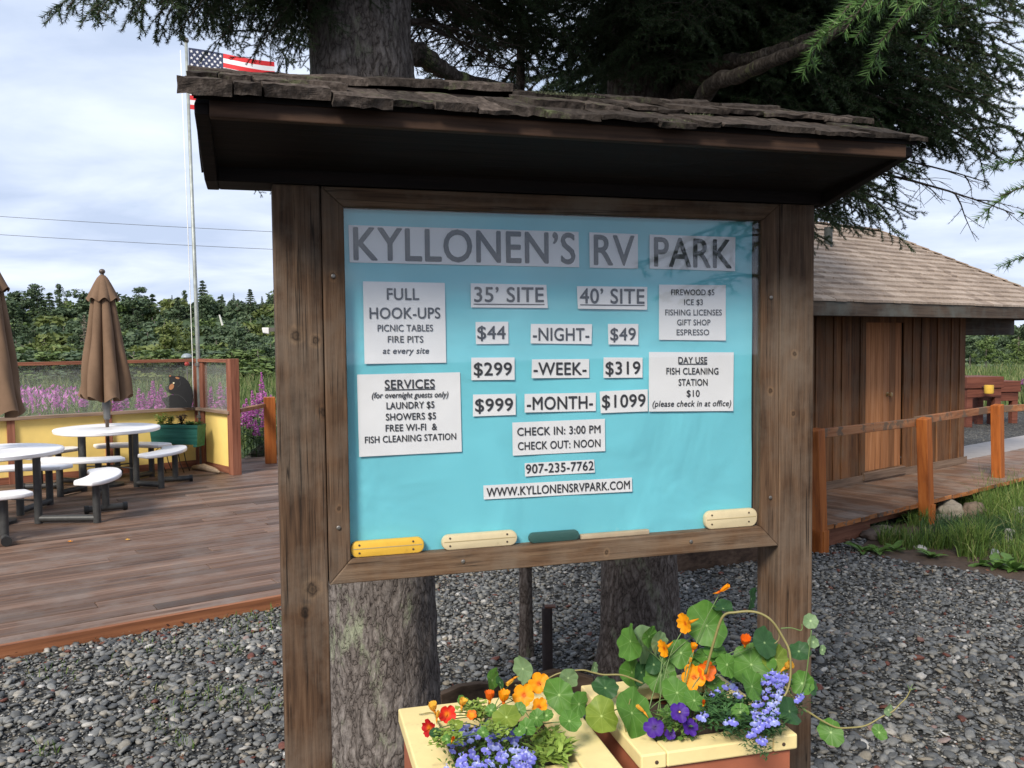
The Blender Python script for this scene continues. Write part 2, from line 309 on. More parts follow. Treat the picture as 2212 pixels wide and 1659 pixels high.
SHEETS = [
('title',[(0.0146, 2.0854), (0.6537, 2.0834), (0.6549, 1.9845), (0.0161, 1.9887)],[
  ("KYLLONEN’S",(0.0275, 1.9958), (0.6419, 1.9944),0.0835,0),
 ]),
('rv',[(0.6859, 2.0831), (0.8352, 2.0814), (0.8349, 1.9832), (0.6865, 1.9839)],[
  ('RV',(0.7002, 1.9926), (0.8225, 1.9921),0.0827,0),
 ]),
('park',[(0.8718, 2.0812), (1.1506, 2.08), (1.1491, 1.9798), (0.8715, 1.9836)],[
  ('PARK',(0.8862, 1.9911), (1.1362, 1.9886),0.0817,0),
 ]),
('full',[(0.0494, 1.9398), (0.2682, 1.9375), (0.2687, 1.7224), (0.0494, 1.7231)],[
  ('FULL',(0.1115, 1.8916), (0.1972, 1.8918),0.0300,0),
  ('HOOK-UPS',(0.0652, 1.8421), (0.2541, 1.8422),0.0285,0),
  ('PICNIC TABLES',(0.0855, 1.8082), (0.2336, 1.8078),0.0174,0),
  ('FIRE PITS',(0.1119, 1.7785), (0.2068, 1.7778),0.0172,0),
  ('at every site',(0.0973, 1.7492), (0.2208, 1.7481),0.0165,1),
 ]),
('s35',[(0.3398, 1.937), (0.5569, 1.9344), (0.5602, 1.87), (0.3396, 1.8717)],[
  ("35’ SITE",(0.3495, 1.8869), (0.5479, 1.8866),0.0398,0),
  ('_',(0.3471, 1.8789), (0.5505, 1.8781),0.0029,0),
 ]),
('s40',[(0.647, 1.9314), (0.8638, 1.931), (0.8627, 1.8651), (0.6497, 1.8681)],[
  ("40’ SITE",(0.6558, 1.8838), (0.8536, 1.8826),0.0410,0),
  ('_',(0.6557, 1.8775), (0.8544, 1.8758),0.0029,0),
 ]),
('n1',[(0.3521, 1.8321), (0.4454, 1.8325), (0.4447, 1.7716), (0.3524, 1.7715)],[
  ('$44',(0.3571, 1.7859), (0.4361, 1.7852),0.0347,0),
 ]),
('n2',[(0.5104, 1.826), (0.6926, 1.8243), (0.6902, 1.768), (0.5087, 1.7719)],[
  ('-NIGHT-',(0.5158, 1.78), (0.6826, 1.7775),0.0349,0),
 ]),
('n3',[(0.7408, 1.8248), (0.8355, 1.8244), (0.8344, 1.7645), (0.7417, 1.7663)],[
  ('$49',(0.7479, 1.7783), (0.8261, 1.7779),0.0344,0),
 ]),
('w1',[(0.3389, 1.7349), (0.4622, 1.7336), (0.4615, 1.6716), (0.3381, 1.6734)],[
  ('$299',(0.3457, 1.6866), (0.4532, 1.685),0.0344,0),
 ]),
('w2',[(0.5125, 1.7273), (0.6831, 1.7256), (0.6827, 1.6722), (0.5108, 1.6749)],[
  ('-WEEK-',(0.5167, 1.684), (0.6735, 1.6814),0.0344,0),
 ]),
('w3',[(0.7268, 1.7295), (0.8484, 1.7268), (0.8474, 1.6692), (0.7257, 1.6708)],[
  ('$319',(0.7326, 1.6809), (0.8399, 1.6802),0.0356,0),
 ]),
('m1',[(0.3424, 1.6338), (0.4641, 1.6329), (0.4635, 1.574), (0.3412, 1.5738)],[
  ('$999',(0.3481, 1.5871), (0.4552, 1.5864),0.0345,0),
 ]),
('m2',[(0.4899, 1.6315), (0.7031, 1.6294), (0.7019, 1.5771), (0.4893, 1.5797)],[
  ('-MONTH-',(0.4964, 1.5869), (0.6926, 1.585),0.0352,0),
 ]),
('m3',[(0.7144, 1.6325), (0.8641, 1.6346), (0.8638, 1.5706), (0.7169, 1.5702)],[
  ('$1099',(0.7211, 1.5856), (0.8559, 1.5855),0.0357,0),
 ]),
('serv',[(0.0292, 1.6952), (0.3069, 1.6957), (0.3086, 1.4784), (0.0305, 1.4776)],[
  ('SERVICES',(0.1016, 1.656), (0.236, 1.655),0.0232,0),
  ('_',(0.1008, 1.6518), (0.2366, 1.651),0.0024,0),
  ('(for overnight guests only)',(0.0661, 1.6323), (0.2717, 1.6292),0.0158,1),
  ('LAUNDRY $5',(0.1052, 1.6019), (0.234, 1.6013),0.0176,0),
  ('SHOWERS $5',(0.1029, 1.5719), (0.2379, 1.571),0.0177,0),
  ('FREE WI-FI  &',(0.1017, 1.5423), (0.2404, 1.5414),0.0176,0),
  ('FISH CLEANING STATION',(0.0465, 1.5131), (0.2932, 1.5129),0.0173,0),
 ]),
('fire',[(0.9016, 1.9378), (1.1186, 1.9379), (1.1188, 1.7737), (0.9003, 1.7779)],[
  ('FIREWOOD $5',(0.9396, 1.9074), (1.0799, 1.908),0.0165,0),
  ('ICE $3',(0.9814, 1.879), (1.0419, 1.879),0.0162,0),
  ('FISHING LICENSES',(0.9204, 1.8489), (1.1046, 1.8485),0.0166,0),
  ('GIFT SHOP',(0.9586, 1.8199), (1.0668, 1.8193),0.0166,0),
  ('ESPRESSO',(0.9569, 1.7909), (1.0629, 1.79),0.0166,0),
 ]),
('day',[(0.8686, 1.743), (1.1456, 1.7379), (1.1437, 1.5624), (0.8672, 1.5697)],[
  ('DAY USE',(0.9619, 1.7087), (1.0559, 1.707),0.0182,0),
  ('_',(0.9619, 1.7052), (1.0563, 1.7035),0.0023,0),
  ('FISH CLEANING',(0.9234, 1.6772), (1.0933, 1.6736),0.0186,0),
  ('STATION',(0.9626, 1.6433), (1.0572, 1.641),0.0191,0),
  ('$10',(0.9889, 1.6102), (1.031, 1.609),0.0188,0),
  ('(please check in at office)',(0.8778, 1.5837), (1.1347, 1.5775),0.0181,1),
 ]),
('check',[(0.4537, 1.5529), (0.7303, 1.5534), (0.7305, 1.4606), (0.4538, 1.4605)],[
  ('CHECK IN: 3:00 PM',(0.4675, 1.5158), (0.7157, 1.5139),0.0218,0),
  ('CHECK OUT: NOON',(0.4689, 1.4757), (0.7155, 1.4739),0.0215,0),
 ]),
('tel',[(0.4882, 1.4377), (0.6961, 1.4379), (0.6979, 1.4004), (0.4886, 1.4004)],[
  ('907-235-7762',(0.4914, 1.4084), (0.6939, 1.4082),0.0254,0),
 ]),
('www',[(0.3679, 1.382), (0.8132, 1.3799), (0.8139, 1.3388), (0.3686, 1.3433)],[
  ('WWW.KYLLONENSRVPARK.COM',(0.377, 1.3505), (0.8056, 1.3475),0.0236,0),
 ]),
]
# ------------------------------------------------------------------ notice board
SIGN_RZ = R(16.4)
SIGN_O = Vector((-.4265, 2.25, 0))
SU = Vector((math.cos(SIGN_RZ), math.sin(SIGN_RZ), 0)); SN = Vector((math.sin(SIGN_RZ), -math.cos(SIGN_RZ), 0))
W_POST = wood('post_timber', [(.018, .010, .006), (.080, .044, .024), (.17, .103, .060)], 2, 70, .06, grey=(.14, .106, .078), knots=False, bmp=1.0, cracks=.75, klist=[(-.125, 1.80, .022), (-.078, 1.785, .017), (-.062, 1.60, .018), (-.10, 1.145, .026), (-.12, 1.085, .02), (1.33, 1.55, .010), (1.335, 1.73, .012)])
W_FR_X = wood('frame_timber_long', [(.036, .020, .011), (.11, .062, .034), (.215, .138, .082)], 0, 70, .05, grey=(.165, .125, .09), knots=False, bmp=.9, cracks=.6, klist=[(.72, 1.175, .01)])
W_FR_Z = wood('frame_timber_upright', [(.028, .015, .008), (.095, .052, .028), (.185, .113, .065)], 2, 70, .05, grey=(.13, .098, .072), knots=False, bmp=.9, cracks=.6, klist=[(-.03, 1.95, .012), (-.028, 1.35, .009), (1.25, 1.62, .012)])
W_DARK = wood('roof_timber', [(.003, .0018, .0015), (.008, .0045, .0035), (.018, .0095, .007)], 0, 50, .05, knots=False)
W_FASC = wood('fascia_timber', [(.022, .012, .008), (.065, .034, .02), (.14, .075, .043)], 0, 45, .05, kscale=3)
SHAKE = None
def shake_mat():
    m, N, L, b = mat('mossy_cedar_shake')
    mp = mapping(N, L, (1, .12, .8)); mo = mapping(N, L)
    n = tex(N, L, mp, scale=70, detail=6, rough=.65); r = ramp(N, [(.25, (.016, .014, .012)), (.5, (.058, .049, .043)), (.8, (.13, .115, .103))]); L.new(n.outputs[0], r.inputs[0])
    g = N.new('ShaderNodeNewGeometry'); gr = ramp(N, [(0, (.55, .52, .5)), (1, (1.35, 1.25, 1.2))]); L.new(g.outputs['Random Per Island'], gr.inputs[0])
    c = mixc(N, L, 1.0, r.outputs[0], gr.outputs[0], 'MULTIPLY')
    k = tex(N, L, mo, scale=9, detail=9, rough=.72); kr = ramp(N, [(.57, (0, 0, 0)), (.68, (1, 1, 1))]); L.new(k.outputs[0], kr.inputs[0])
    k2 = tex(N, L, mo, scale=120, detail=4); k2r = ramp(N, [(.3, (.035, .045, .02)), (.75, (.17, .19, .09))]); L.new(k2.outputs[0], k2r.inputs[0])
    c2 = mixc(N, L, kr.outputs[0], c.outputs[0], k2r.outputs[0]); L.new(c2.outputs[0], b.inputs['Base Color'])
    b.inputs['Roughness'].default_value = .9; b.inputs['Specular IOR Level'].default_value = .15
    b1 = bump(N, L, b, n.outputs[0], .8, .006); bump(N, L, b, k2.outputs[0], .5, .004, b1)
    return m
SHAKE = shake_mat()
METAL = plain('grey_screw_metal', (.22, .2, .18), .45, metal=.8)
BLUE = None
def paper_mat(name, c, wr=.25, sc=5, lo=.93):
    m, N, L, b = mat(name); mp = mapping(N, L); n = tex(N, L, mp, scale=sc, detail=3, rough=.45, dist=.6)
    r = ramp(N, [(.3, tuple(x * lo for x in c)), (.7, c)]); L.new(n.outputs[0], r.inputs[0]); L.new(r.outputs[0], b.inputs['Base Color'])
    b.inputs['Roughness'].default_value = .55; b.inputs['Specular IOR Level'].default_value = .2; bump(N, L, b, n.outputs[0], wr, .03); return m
BLUE = paper_mat('turquoise_paper', (.175, .60, .70), .7, 3.2, .84)  # blotches in the colour: fading, and the soft shading of the folds
WHITE = paper_mat('white_paper', (.75, .755, .77), .12, 7)
INK = plain('dark_grey_ink', (.024, .025, .031), .5, .05)
GLASS = glass_mat('display_glass', dust=.005, dustcol=(.6, .62, .62), gloss=1.2)

sign = thing('notice_board', 'roofed wooden notice board with turquoise paper and white price sheets behind glass', 'notice board', SIGN_O, SIGN_RZ)
MB().box(-.176, -.058, 0, .118, -.15, 2.179).build('post', W_POST, sign, bevel=.005)
MB().box(1.282, 1.402, 0, .12, -.15, 2.179).build('post', W_POST, sign, bevel=.005)
def fr(poly, y0, y1):
    b = MB(); n = len(poly)
    b.add([(p[0], y0, p[1]) for p in poly] + [(p[0], y1, p[1]) for p in poly], [tuple(range(n)), tuple(range(2 * n - 1, n - 1, -1))] + [(i, i + n, (i + 1) % n + n, (i + 1) % n) for i in range(n)]); return b
z0, z1, zi0, zi1 = 1.151, 2.177, 1.213, 2.127
fr([(-.056, z0), (1.280, z0), (1.219, zi0), (0, zi0)], -.003, .09).build('frame_rail', W_FR_X, sign, bevel=.003)
fr([(-.056, z1), (0, zi1), (1.219, zi1), (1.280, z1)], -.003, .09).build('frame_rail', W_FR_X, sign, bevel=.003)
fr([(-.056, z0), (0, zi0), (0, zi1), (-.056, z1)], -.001, .09).build('frame_stile', W_FR_Z, sign, bevel=.003)
fr([(1.280, z0), (1.280, z1), (1.219, zi1), (1.219, zi0)], -.001, .09).build('frame_stile', W_FR_Z, sign, bevel=.003)
sc = MB()
for sx, sz in ((.30, 1.184), (.985, 1.186), (-.03, 1.30), (-.03, 1.95), (1.25, 1.3), (1.25, 1.9)):
    sc.lathe([(.0055, 0), (.0055, .002), (.003, .003)], (0, 0, 0), 10)
    for i in range(len(sc.v) - 30, len(sc.v)):
        x, y, z = sc.v[i]; sc.v[i] = (sx + x, -.003 - z, sz + y)
sc.build('screw_heads', METAL, sign)
MB().box(-.03, 1.25, .042, .056, 1.17, 2.16).build('backboard', W_DARK, sign)
# turquoise sheet, slightly buckled
nx, nz = 60, 44; V = []; F = []
for j in range(nz + 1):
    for i in range(nx + 1):
        x = -.004 + 1.214 * i / nx; z = 1.20 + .935 * j / nz
        V.append((x, .0362 + .0028 * vnoise((x, 0, z), 3.6, 1) + .0016 * vnoise((x * 2, 0, z), 6, 2), z))
for j in range(nz):
    for i in range(nx):
        a = j * (nx + 1) + i; F.append((a, a + 1, a + nx + 2, a + nx + 1))
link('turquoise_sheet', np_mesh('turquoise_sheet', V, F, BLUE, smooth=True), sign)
MB().box(.0, 1.219, .0085, .0115, 1.213, 2.127).build('glass_pane', GLASS, sign)

def text_mesh(txt):
    cu_ = bpy.data.curves.new('t', 'FONT'); cu_.body = txt; cu_.size = 1; cu_.resolution_u = 4; cu_.space_character = 1.04
    ob = bpy.data.objects.new('t', cu_); COL.objects.link(ob)
    bpy.context.view_layer.update(); dg = bpy.context.evaluated_depsgraph_get()
    me = bpy.data.meshes.new_from_object(ob.evaluated_get(dg)); bpy.data.objects.remove(ob); bpy.data.curves.remove(cu_)
    V = np.array([v.co[:] for v in me.vertices]); F = [tuple(p.vertices) for p in me.polygons]; bpy.data.meshes.remove(me); return V, F
CAPH = text_mesh('H')[0][:, 1].max()
def lettering(lines, parent, y):
    b = MB()
    for (t, Lp, Rp, h, it) in lines:
        lx, lz = Lp; rx, rz_ = Rp
        if t == '_':
            b.add([(lx, y, lz), (rx, y, rz_), (rx, y, rz_ + h), (lx, y, lz + h)], [(0, 1, 2, 3)]); continue
        V, F = text_mesh(t); x0, x1 = V[:, 0].min(), V[:, 0].max(); w = rx - lx; ch = h / (1.06 if it else 1.0)
        vs = []
        for p in V:
            k = (p[0] - x0) / (x1 - x0); zz = p[1] / CAPH * ch
            vs.append((lx + w * k + (.2 * zz if it else 0), y, lz + (rz_ - lz) * k + zz))
        for q, (ox, oz) in enumerate(((-1, -.4), (1, .4), (-.3, 1), (.3, -1))):   # four near passes thicken the strokes
            k = h * .020; b.add([(p[0] + ox * k, p[1] - .00006 * q, p[2] + oz * k) for p in vs], [tuple(reversed(f)) for f in F])
    return b.build('lettering', INK, parent)
SHEET_LABEL = {'title': "wide white strip with the park name", 'rv': 'white strip reading RV', 'park': 'white strip reading PARK', 'full': 'square white sheet about full hook-ups', 's35': "white strip reading 35' SITE", 's40': "white strip reading 40' SITE",
  'n1': 'white price slip $44', 'n2': 'white slip reading -NIGHT-', 'n3': 'white price slip $49', 'w1': 'white price slip $299', 'w2': 'white slip reading -WEEK-', 'w3': 'white price slip $319', 'm1': 'white price slip $999', 'm2': 'white slip reading -MONTH-', 'm3': 'white price slip $1099',
  'serv': 'white sheet listing services for overnight guests', 'fire': 'white sheet listing firewood, ice and fishing licenses', 'day': 'white sheet about day use fish cleaning station', 'check': 'white slip with check-in and check-out times', 'tel': 'white slip with telephone number', 'www': 'long white slip with web address'}
for si, (nm, qd, lines) in enumerate(SHEETS):
    y = .0325 - .0006 * (si % 3)
    (tl, tr, br, bl) = qd; V = []; F = []; n = 8
    for j in range(n + 1):
        for i in range(n + 1):
            u, v = i / n, j / n
            x = (bl[0] * (1 - u) + br[0] * u) * (1 - v) + (tl[0] * (1 - u) + tr[0] * u) * v
            z = (bl[1] * (1 - u) + br[1] * u) * (1 - v) + (tl[1] * (1 - u) + tr[1] * u) * v
            V.append((x, y - .0010 * (1 - v) ** 3 - .0006 * abs(2 * u - 1) ** 4, z))
    for j in range(n):
        for i in range(n):
            a = j * (n + 1) + i; F.append((a, a + 1, a + n + 2, a + n + 1))
    ps = link('paper_sheet', np_mesh('paper_sheet', V, F, WHITE, smooth=True), sign); ps['label'] = SHEET_LABEL[nm]
    lettering(lines, ps, y - .0022)

# roof of the notice board
XL, XR = -.335, 1.455; YE = -.345
gab = [(YE, 2.255), (YE, 2.278), (.055, 2.443), (.42, 2.29), (.42, 2.262), (.125, 2.179), (-.002, 2.179)]
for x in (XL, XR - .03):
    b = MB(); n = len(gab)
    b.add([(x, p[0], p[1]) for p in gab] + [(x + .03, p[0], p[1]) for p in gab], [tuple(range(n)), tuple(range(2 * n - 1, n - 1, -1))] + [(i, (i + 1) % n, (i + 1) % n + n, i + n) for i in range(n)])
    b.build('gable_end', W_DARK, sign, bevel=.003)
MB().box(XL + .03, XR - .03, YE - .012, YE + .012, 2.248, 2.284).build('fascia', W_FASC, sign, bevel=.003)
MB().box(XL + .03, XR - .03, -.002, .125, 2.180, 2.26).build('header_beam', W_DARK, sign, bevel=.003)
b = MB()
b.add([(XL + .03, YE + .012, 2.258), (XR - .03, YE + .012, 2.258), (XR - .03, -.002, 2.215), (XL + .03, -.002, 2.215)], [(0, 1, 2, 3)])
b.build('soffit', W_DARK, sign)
b = MB()
def slab(y0, z0_, y1, z1_, t):
    b.add([(XL, y0, z0_), (XR, y0, z0_), (XR, y1, z1_), (XL, y1, z1_), (XL, y0, z0_ + t), (XR, y0, z0_ + t), (XR, y1, z1_ + t), (XL, y1, z1_ + t)],
          [(0, 1, 2, 3), (4, 7, 6, 5), (0, 4, 5, 1), (1, 5, 6, 2), (2, 6, 7, 3), (3, 7, 4, 0)])
slab(YE - .015, 2.2825, .055, 2.4455, .010); slab(.055, 2.4455, .44, 2.2865, .010)
b.build('roof_boards', W_DARK, sign)
rs = random.Random(3)
ang = math.atan2(.168, .40)
def shakes(side, name):
    b = MB()
    rows = [(-.034, .004, 1), (.19, .010, 0)]
    for ri, (d0, lift, k) in enumerate(rows):
        x = XL - .022 + rs.uniform(-.01, .01)
        while x < XR + .012:
            w = rs.uniform(.055, .15); 
            if x + w > XR + .02: w = XR + .02 - x
            if w < .02: break
            ln = min(rs.uniform(.25, .29), .43 - d0); dd = d0 + rs.uniform(-.018, .012); th = rs.uniform(.009, .014)
            up = lift + rs.uniform(0, .006)
            # the left end and the middle carry thick doubled shakes, elsewhere one is gone
            gone = side < 0 and ri == 1 and -.02 < x < .36
            if ri == 0 and side < 0 and x < .02: th *= 2.0; dd -= .014
            if ri == 1 and side < 0 and x < -.02: th *= 1.9; dd -= .11
            if ri == 1 and side < 0 and .42 < x < .62: th *= 1.7; dd -= .09
            if ri == 1 and side < 0 and .62 <= x < .95: dd -= rs.uniform(0, .07)
            if ri == 0 and rs.random() < .25: th *= 1.35
            if not gone:
                ca, sa = math.cos(ang), math.sin(ang); tilt = rs.uniform(-.02, .035); tw = rs.uniform(-.04, .04)
                vs = []
                for (dx, dl, dz) in ((0, 0, 0), (w - .004, 0, 0), (w - .004, ln, 0), (0, ln, 0), (0, 0, 1), (w - .004, 0, 1), (w - .004, ln, .25), (0, ln, .25)):
                    l = dd + dl + dx * tw + rs.uniform(-.004, .004); h = up - lift * dl / ln * .9 + dz * th + tilt * (ln - dl) * .25 + rs.uniform(-.0012, .0012) + .013
                    y = l * ca - h * sa; z = l * sa + h * ca
                    vs.append((x + dx, (YE + y) if side < 0 else (.455 - y), 2.281 + z))
                b.add(vs, [(0, 3, 2, 1), (4, 5, 6, 7), (0, 1, 5, 4), (1, 2, 6, 5), (2, 3, 7, 6), (3, 0, 4, 7)])
            x += w
    return b
def roughen(b, cuts, amp, sc, name, mats, parent):
    me = bpy.data.meshes.new(name); me.from_pydata(b.v, [], b.f); me.materials.append(mats)
    bm = bmesh.new(); bm.from_mesh(me); bmesh.ops.recalc_face_normals(bm, faces=bm.faces)
    bmesh.ops.subdivide_edges(bm, edges=bm.edges, cuts=cuts, use_grid_fill=True)
    for v in bm.verts:
        p = v.co; v.co = p + Vector((vnoise(p, sc, 1), vnoise(p, sc, 2), vnoise(p, sc, 3))) * amp
    bm.to_mesh(me); bm.free(); return link(name, me, parent)
roughen(shakes(-1, 'f'), 5, .0045, 45, 'shingles', SHAKE, sign)
roughen(shakes(1, 'b'), 2, .006, 28, 'shingles', SHAKE, sign)
# ridge cap pieces
b = MB(); x = XL - .03
for k in range(9):
    w = rs.uniform(.16, .26); x2 = min(x + w, XR + .03)
    h = 2.450 + rs.uniform(0, .008) + .003 * k ** .5 + (.006 if k in (2, 3) else 0)
    t = rs.uniform(-.01, .012)
    b.add([(x, .055, h), (x2, .055, h + t), (x2, -.035, h - .034 + t), (x, -.035, h - .034), (x, .055, h + .014), (x2, .055, h + .014 + t), (x2, -.037, h - .018 + t), (x, -.037, h - .018)],
          [(0, 3, 2, 1), (4, 5, 6, 7), (0, 1, 5, 4), (1, 2, 6, 5), (2, 3, 7, 6), (3, 0, 4, 7)])
    b.add([(x, .055, h), (x2, .055, h + t), (x2, .145, h - .034 + t), (x, .145, h - .034), (x, .055, h + .0139), (x2, .055, h + .0139 + t), (x2, .147, h - .018 + t), (x, .147, h - .018)],
          [(0, 1, 2, 3), (4, 7, 6, 5), (0, 4, 5, 1), (1, 5, 6, 2), (2, 6, 7, 3), (3, 7, 4, 0)])
    x = x2
    if x >= XR + .03: break
roughen(b, 4, .006, 25, 'ridge_cap', SHAKE, sign)
# tufts of moss and lichen on the shakes
MOSS = island_mat('roof_moss', [(0, (.03, .035, .018)), (.5, (.07, .08, .04)), (1, (.15, .165, .10))], .95)
def tufts(name, spots, n, r, h, m, parent, seed):
    rg = np.random.default_rng(seed); V = []; F = []
    for (x, y, z, s) in spots:
        for k in range(int(n * s)):
            a = rg.uniform(0, 6.28); q = r * s * math.sqrt(rg.uniform()); px, py = x + q * math.cos(a) * 1.8, y + q * math.sin(a) * .8
            hh = h * rg.uniform(.4, 1.2); w = .0018; dx, dy = rg.normal(0, hh * .6, 2); t = rg.uniform(0, 6.28)
            o = len(V); zz = z + (py - y) * .36
            V += [(px - w * math.cos(t), py - w * math.sin(t), zz), (px + w * math.cos(t), py + w * math.sin(t), zz), (px + dx, py + dy, zz + hh)]; F.append((o, o + 1, o + 2))
    return link(name, np_mesh(name, V, F, m), parent)
tufts('moss', [(XL + .05, .01, 2.442, 1.3), (XL + .18, .02, 2.442, 1.2), (XL + .3, .0, 2.442, 1), (.52, -.22, 2.36, 1.0), (.56, -.03, 2.442, 1.3), (.66, -.03, 2.442, 1), (.9, -.2, 2.365, 1.1), (.34, -.36, 2.298, .9), (.76, -.36, 2.30, 1), (1.2, -.1, 2.41, .8), (.4, .05, 2.466, .9)], 200, .026, .007, MOSS, sign, 5)

# rounded blocks lying inside the case
def block(label, x0, x1, z0_, z1_, rad, m, cat='block', groove=True, screws=True, tilt=0.0):
    t = thing('wooden_block', label, cat, SIGN_O + SU * ((x0 + x1) / 2) + SN * (-.021) + Vector((0, 0, z0_)), SIGN_RZ, 'rounded blocks in the notice case')
    w = (x1 - x0) / 2; h = z1_ - z0_; rad = min(rad, h * .49, w); pts = []
    for (cx, cz, a0) in ((w - rad, rad, -90), (w - rad, h - rad, 0), (-w + rad, h - rad, 90), (-w + rad, rad, 180)):
        for k in range(7):
            a = R(a0 + 15 * k); pts.append((cx + rad * math.cos(a), cz + rad * math.sin(a)))
    M = Matrix(((math.cos(tilt), -math.sin(tilt), 0, 0), (0, 0, -1, 0), (math.sin(tilt), math.cos(tilt), 0, 0), (0, 0, 0, 1)))
    M = Matrix.Translation((0, .008, 0)) @ M
    bo = MB().prism(pts, .018, M).build('block_body', m, t, smooth=True, bevel=.004, angle=35)
    if groove:
        MB().box(-w + .006, w - .006, .0, .0005, h * .52, h * .52 + .0022, M=Matrix.Translation((0, -.0107, 0))).build('groove', GROOVE, t)
    if screws:
        for sx in (-w + .022, w - .03):
            for sz in (h * .28, h * .78):
                s = MB().lathe([(.0028, 0), (.0028, .0012), (.0012, .0016)], (0, 0, 0), 8)
                s.v = [(sx + p[0], -.0101 - p[2], sz + p[1]) for p in s.v]; s.build('screw', RUST, t)
    return t
GROOVE = plain('groove_shadow_wood', (.42, .33, .17), .7); RUST = plain('rusty_screw', (.07, .045, .03), .6)
YELB = plain('yellow_painted_block', (.78, .46, .05), .5, .1, 20, stain=((.6, .33, .05), 30, .62)); CREB = plain('cream_painted_block', (.66, .55, .34), .55, .08, 20, stain=((.5, .4, .24), 30, .62)); GRNB = plain('dark_green_block', (.028, .085, .075), .45, .1, 20); TANB = plain('tan_bare_block', (.42, .33, .22), .7, .1, 30)
block('bright yellow rounded block in the left corner of the notice case', .002, .197, 1.2135, 1.2555, .018, YELB)
block('cream rounded block with screws next to the yellow block', .246, .459, 1.2135, 1.2555, .02, CREB)
block('dark green rounded block in the middle of the notice case', .494, .643, 1.2135, 1.2425, .014, GRNB, groove=False, screws=False)
block('flat bare tan slat lying right of the dark green block', .648, .86, 1.2135, 1.2275, .003, TANB, groove=False, screws=False)
block('cream rounded block in the right corner of the notice case', 1.040, 1.216, 1.2135, 1.268, .022, CREB)

# small white lamp behind the left post
fl = thing('floodlight', 'tiny white floodlight sticking out behind the left post', 'light', SIGN_O + SU * (-.178) + SN * (-.09) + Vector((0, 0, 1.815)), SIGN_RZ)
WPL = plain('white_plastic', (.78, .78, .78), .4, .04)
MB().prism([(-.028, -.008), (-.012, -.011), (-.012, .006), (-.030, .006)], .018, Matrix(((1, 0, 0, 0), (0, 0, 1, -.009), (0, 1, 0, 0), (0, 0, 0, 1)))).build('lamp_head', WPL, fl, bevel=.002)
MB().box(-.012, .002, -.006, .006, -.004, .006).build('bracket', METAL, fl)
# ------------------------------------------------------------------ planters in front of the board
CREAM = plain('cream_paint', (.78, .63, .30), .6, .10, 9, bmp=.3, stain=((.50, .39, .20), 17, .60))
BRICK = plain('brick_red_paint', (.33, .105, .055), .6, .1, 14, bmp=.15, stain=((.22, .075, .045), 8, .6))
SOIL = island_mat('potting_soil', [(0, (.018, .013, .01)), (.6, (.05, .035, .025)), (1, (.12, .085, .06))], .95)
def planter(label, origin, rz, w, d, rim, zt, body_in):
    """origin: rear-left top corner of the rim; local x right, y towards the viewer is negative"""
    t = thing('planter_box', label, 'planter', (origin.x, origin.y, 0), rz, 'cream rimmed planters under the notice board')
    th = .036
    # rim of four flat boards
    b = MB()
    b.box(0, rim, -d, 0, zt - th, zt); b.box(w - rim, w, -d, 0, zt - th, zt)
    b.box(rim + .001, w - rim - .001, -rim, -.001, zt - th, zt - .0006); b.box(rim + .001, w - rim - .001, -d + .001, -d + rim, zt - th, zt - .0006)
    b.build('rim', CREAM, t, bevel=.004)
    i = body_in; b = MB(); T = .018; zb = zt - th - .001
    b.box(i, w - i, -d + i, -d + i + T, 0, zb); b.box(i, w - i, -i - T, -i, 0, zb); b.box(i, i + T, -d + i + T, -i - T, 0, zb); b.box(w - i - T, w - i, -d + i + T, -i - T, 0, zb)
    b.build('box_body', BRICK, t, bevel=.002)
    # soil with crumbs
    V = []; F = []; n = 26; a0, a1, c0, c1 = rim - .01, w - rim + .01, -d + rim - .01, -rim + .01
    for jj in range(n + 1):
        for ii in range(n + 1):
            x = a0 + (a1 - a0) * ii / n; y = c0 + (c1 - c0) * jj / n; V.append((x, y, zt - .05 + .012 * vnoise((x, y, 0), 20, 3) + .006 * vnoise((x, y, 1), 60, 4)))
    for jj in range(n):
        for ii in range(n):
            a = jj * (n + 1) + ii; F.append((a, a + 1, a + n + 2, a + n + 1))
    link('soil', np_mesh('soil', V, F, SOIL), t)
    b = MB()
    for (x, y) in ((rim * .6, -d - .0005), (w - rim * .6, -d - .0005)):
        s = MB().lathe([(.0045, 0), (.0045, .001), (.002, .0016)], (0, 0, 0), 10); b.add([(x + p[0], y - p[2], zt - th * .55 + p[1]) for p in s.v], s.f)
    b.build('screw_heads', RUST, t)
    return t
ZT = .85
LP = Vector(atz(860, 1530, ZT)); RP = Vector(atz(1254, 1480, ZT))
planter('cream rimmed red planter with red nasturtiums, nearer and further left of the two', LP, R(14.5), .435, .47, .085, ZT, .012)
planter('cream rimmed red planter below the right post of the notice board', RP, R(14.5), .395, .415, .062, ZT, .012)
pl_u = Vector((math.cos(R(14.5)), math.sin(R(14.5)), 0)); pl_v = Vector((math.sin(R(14.5)), -math.cos(R(14.5)), 0))

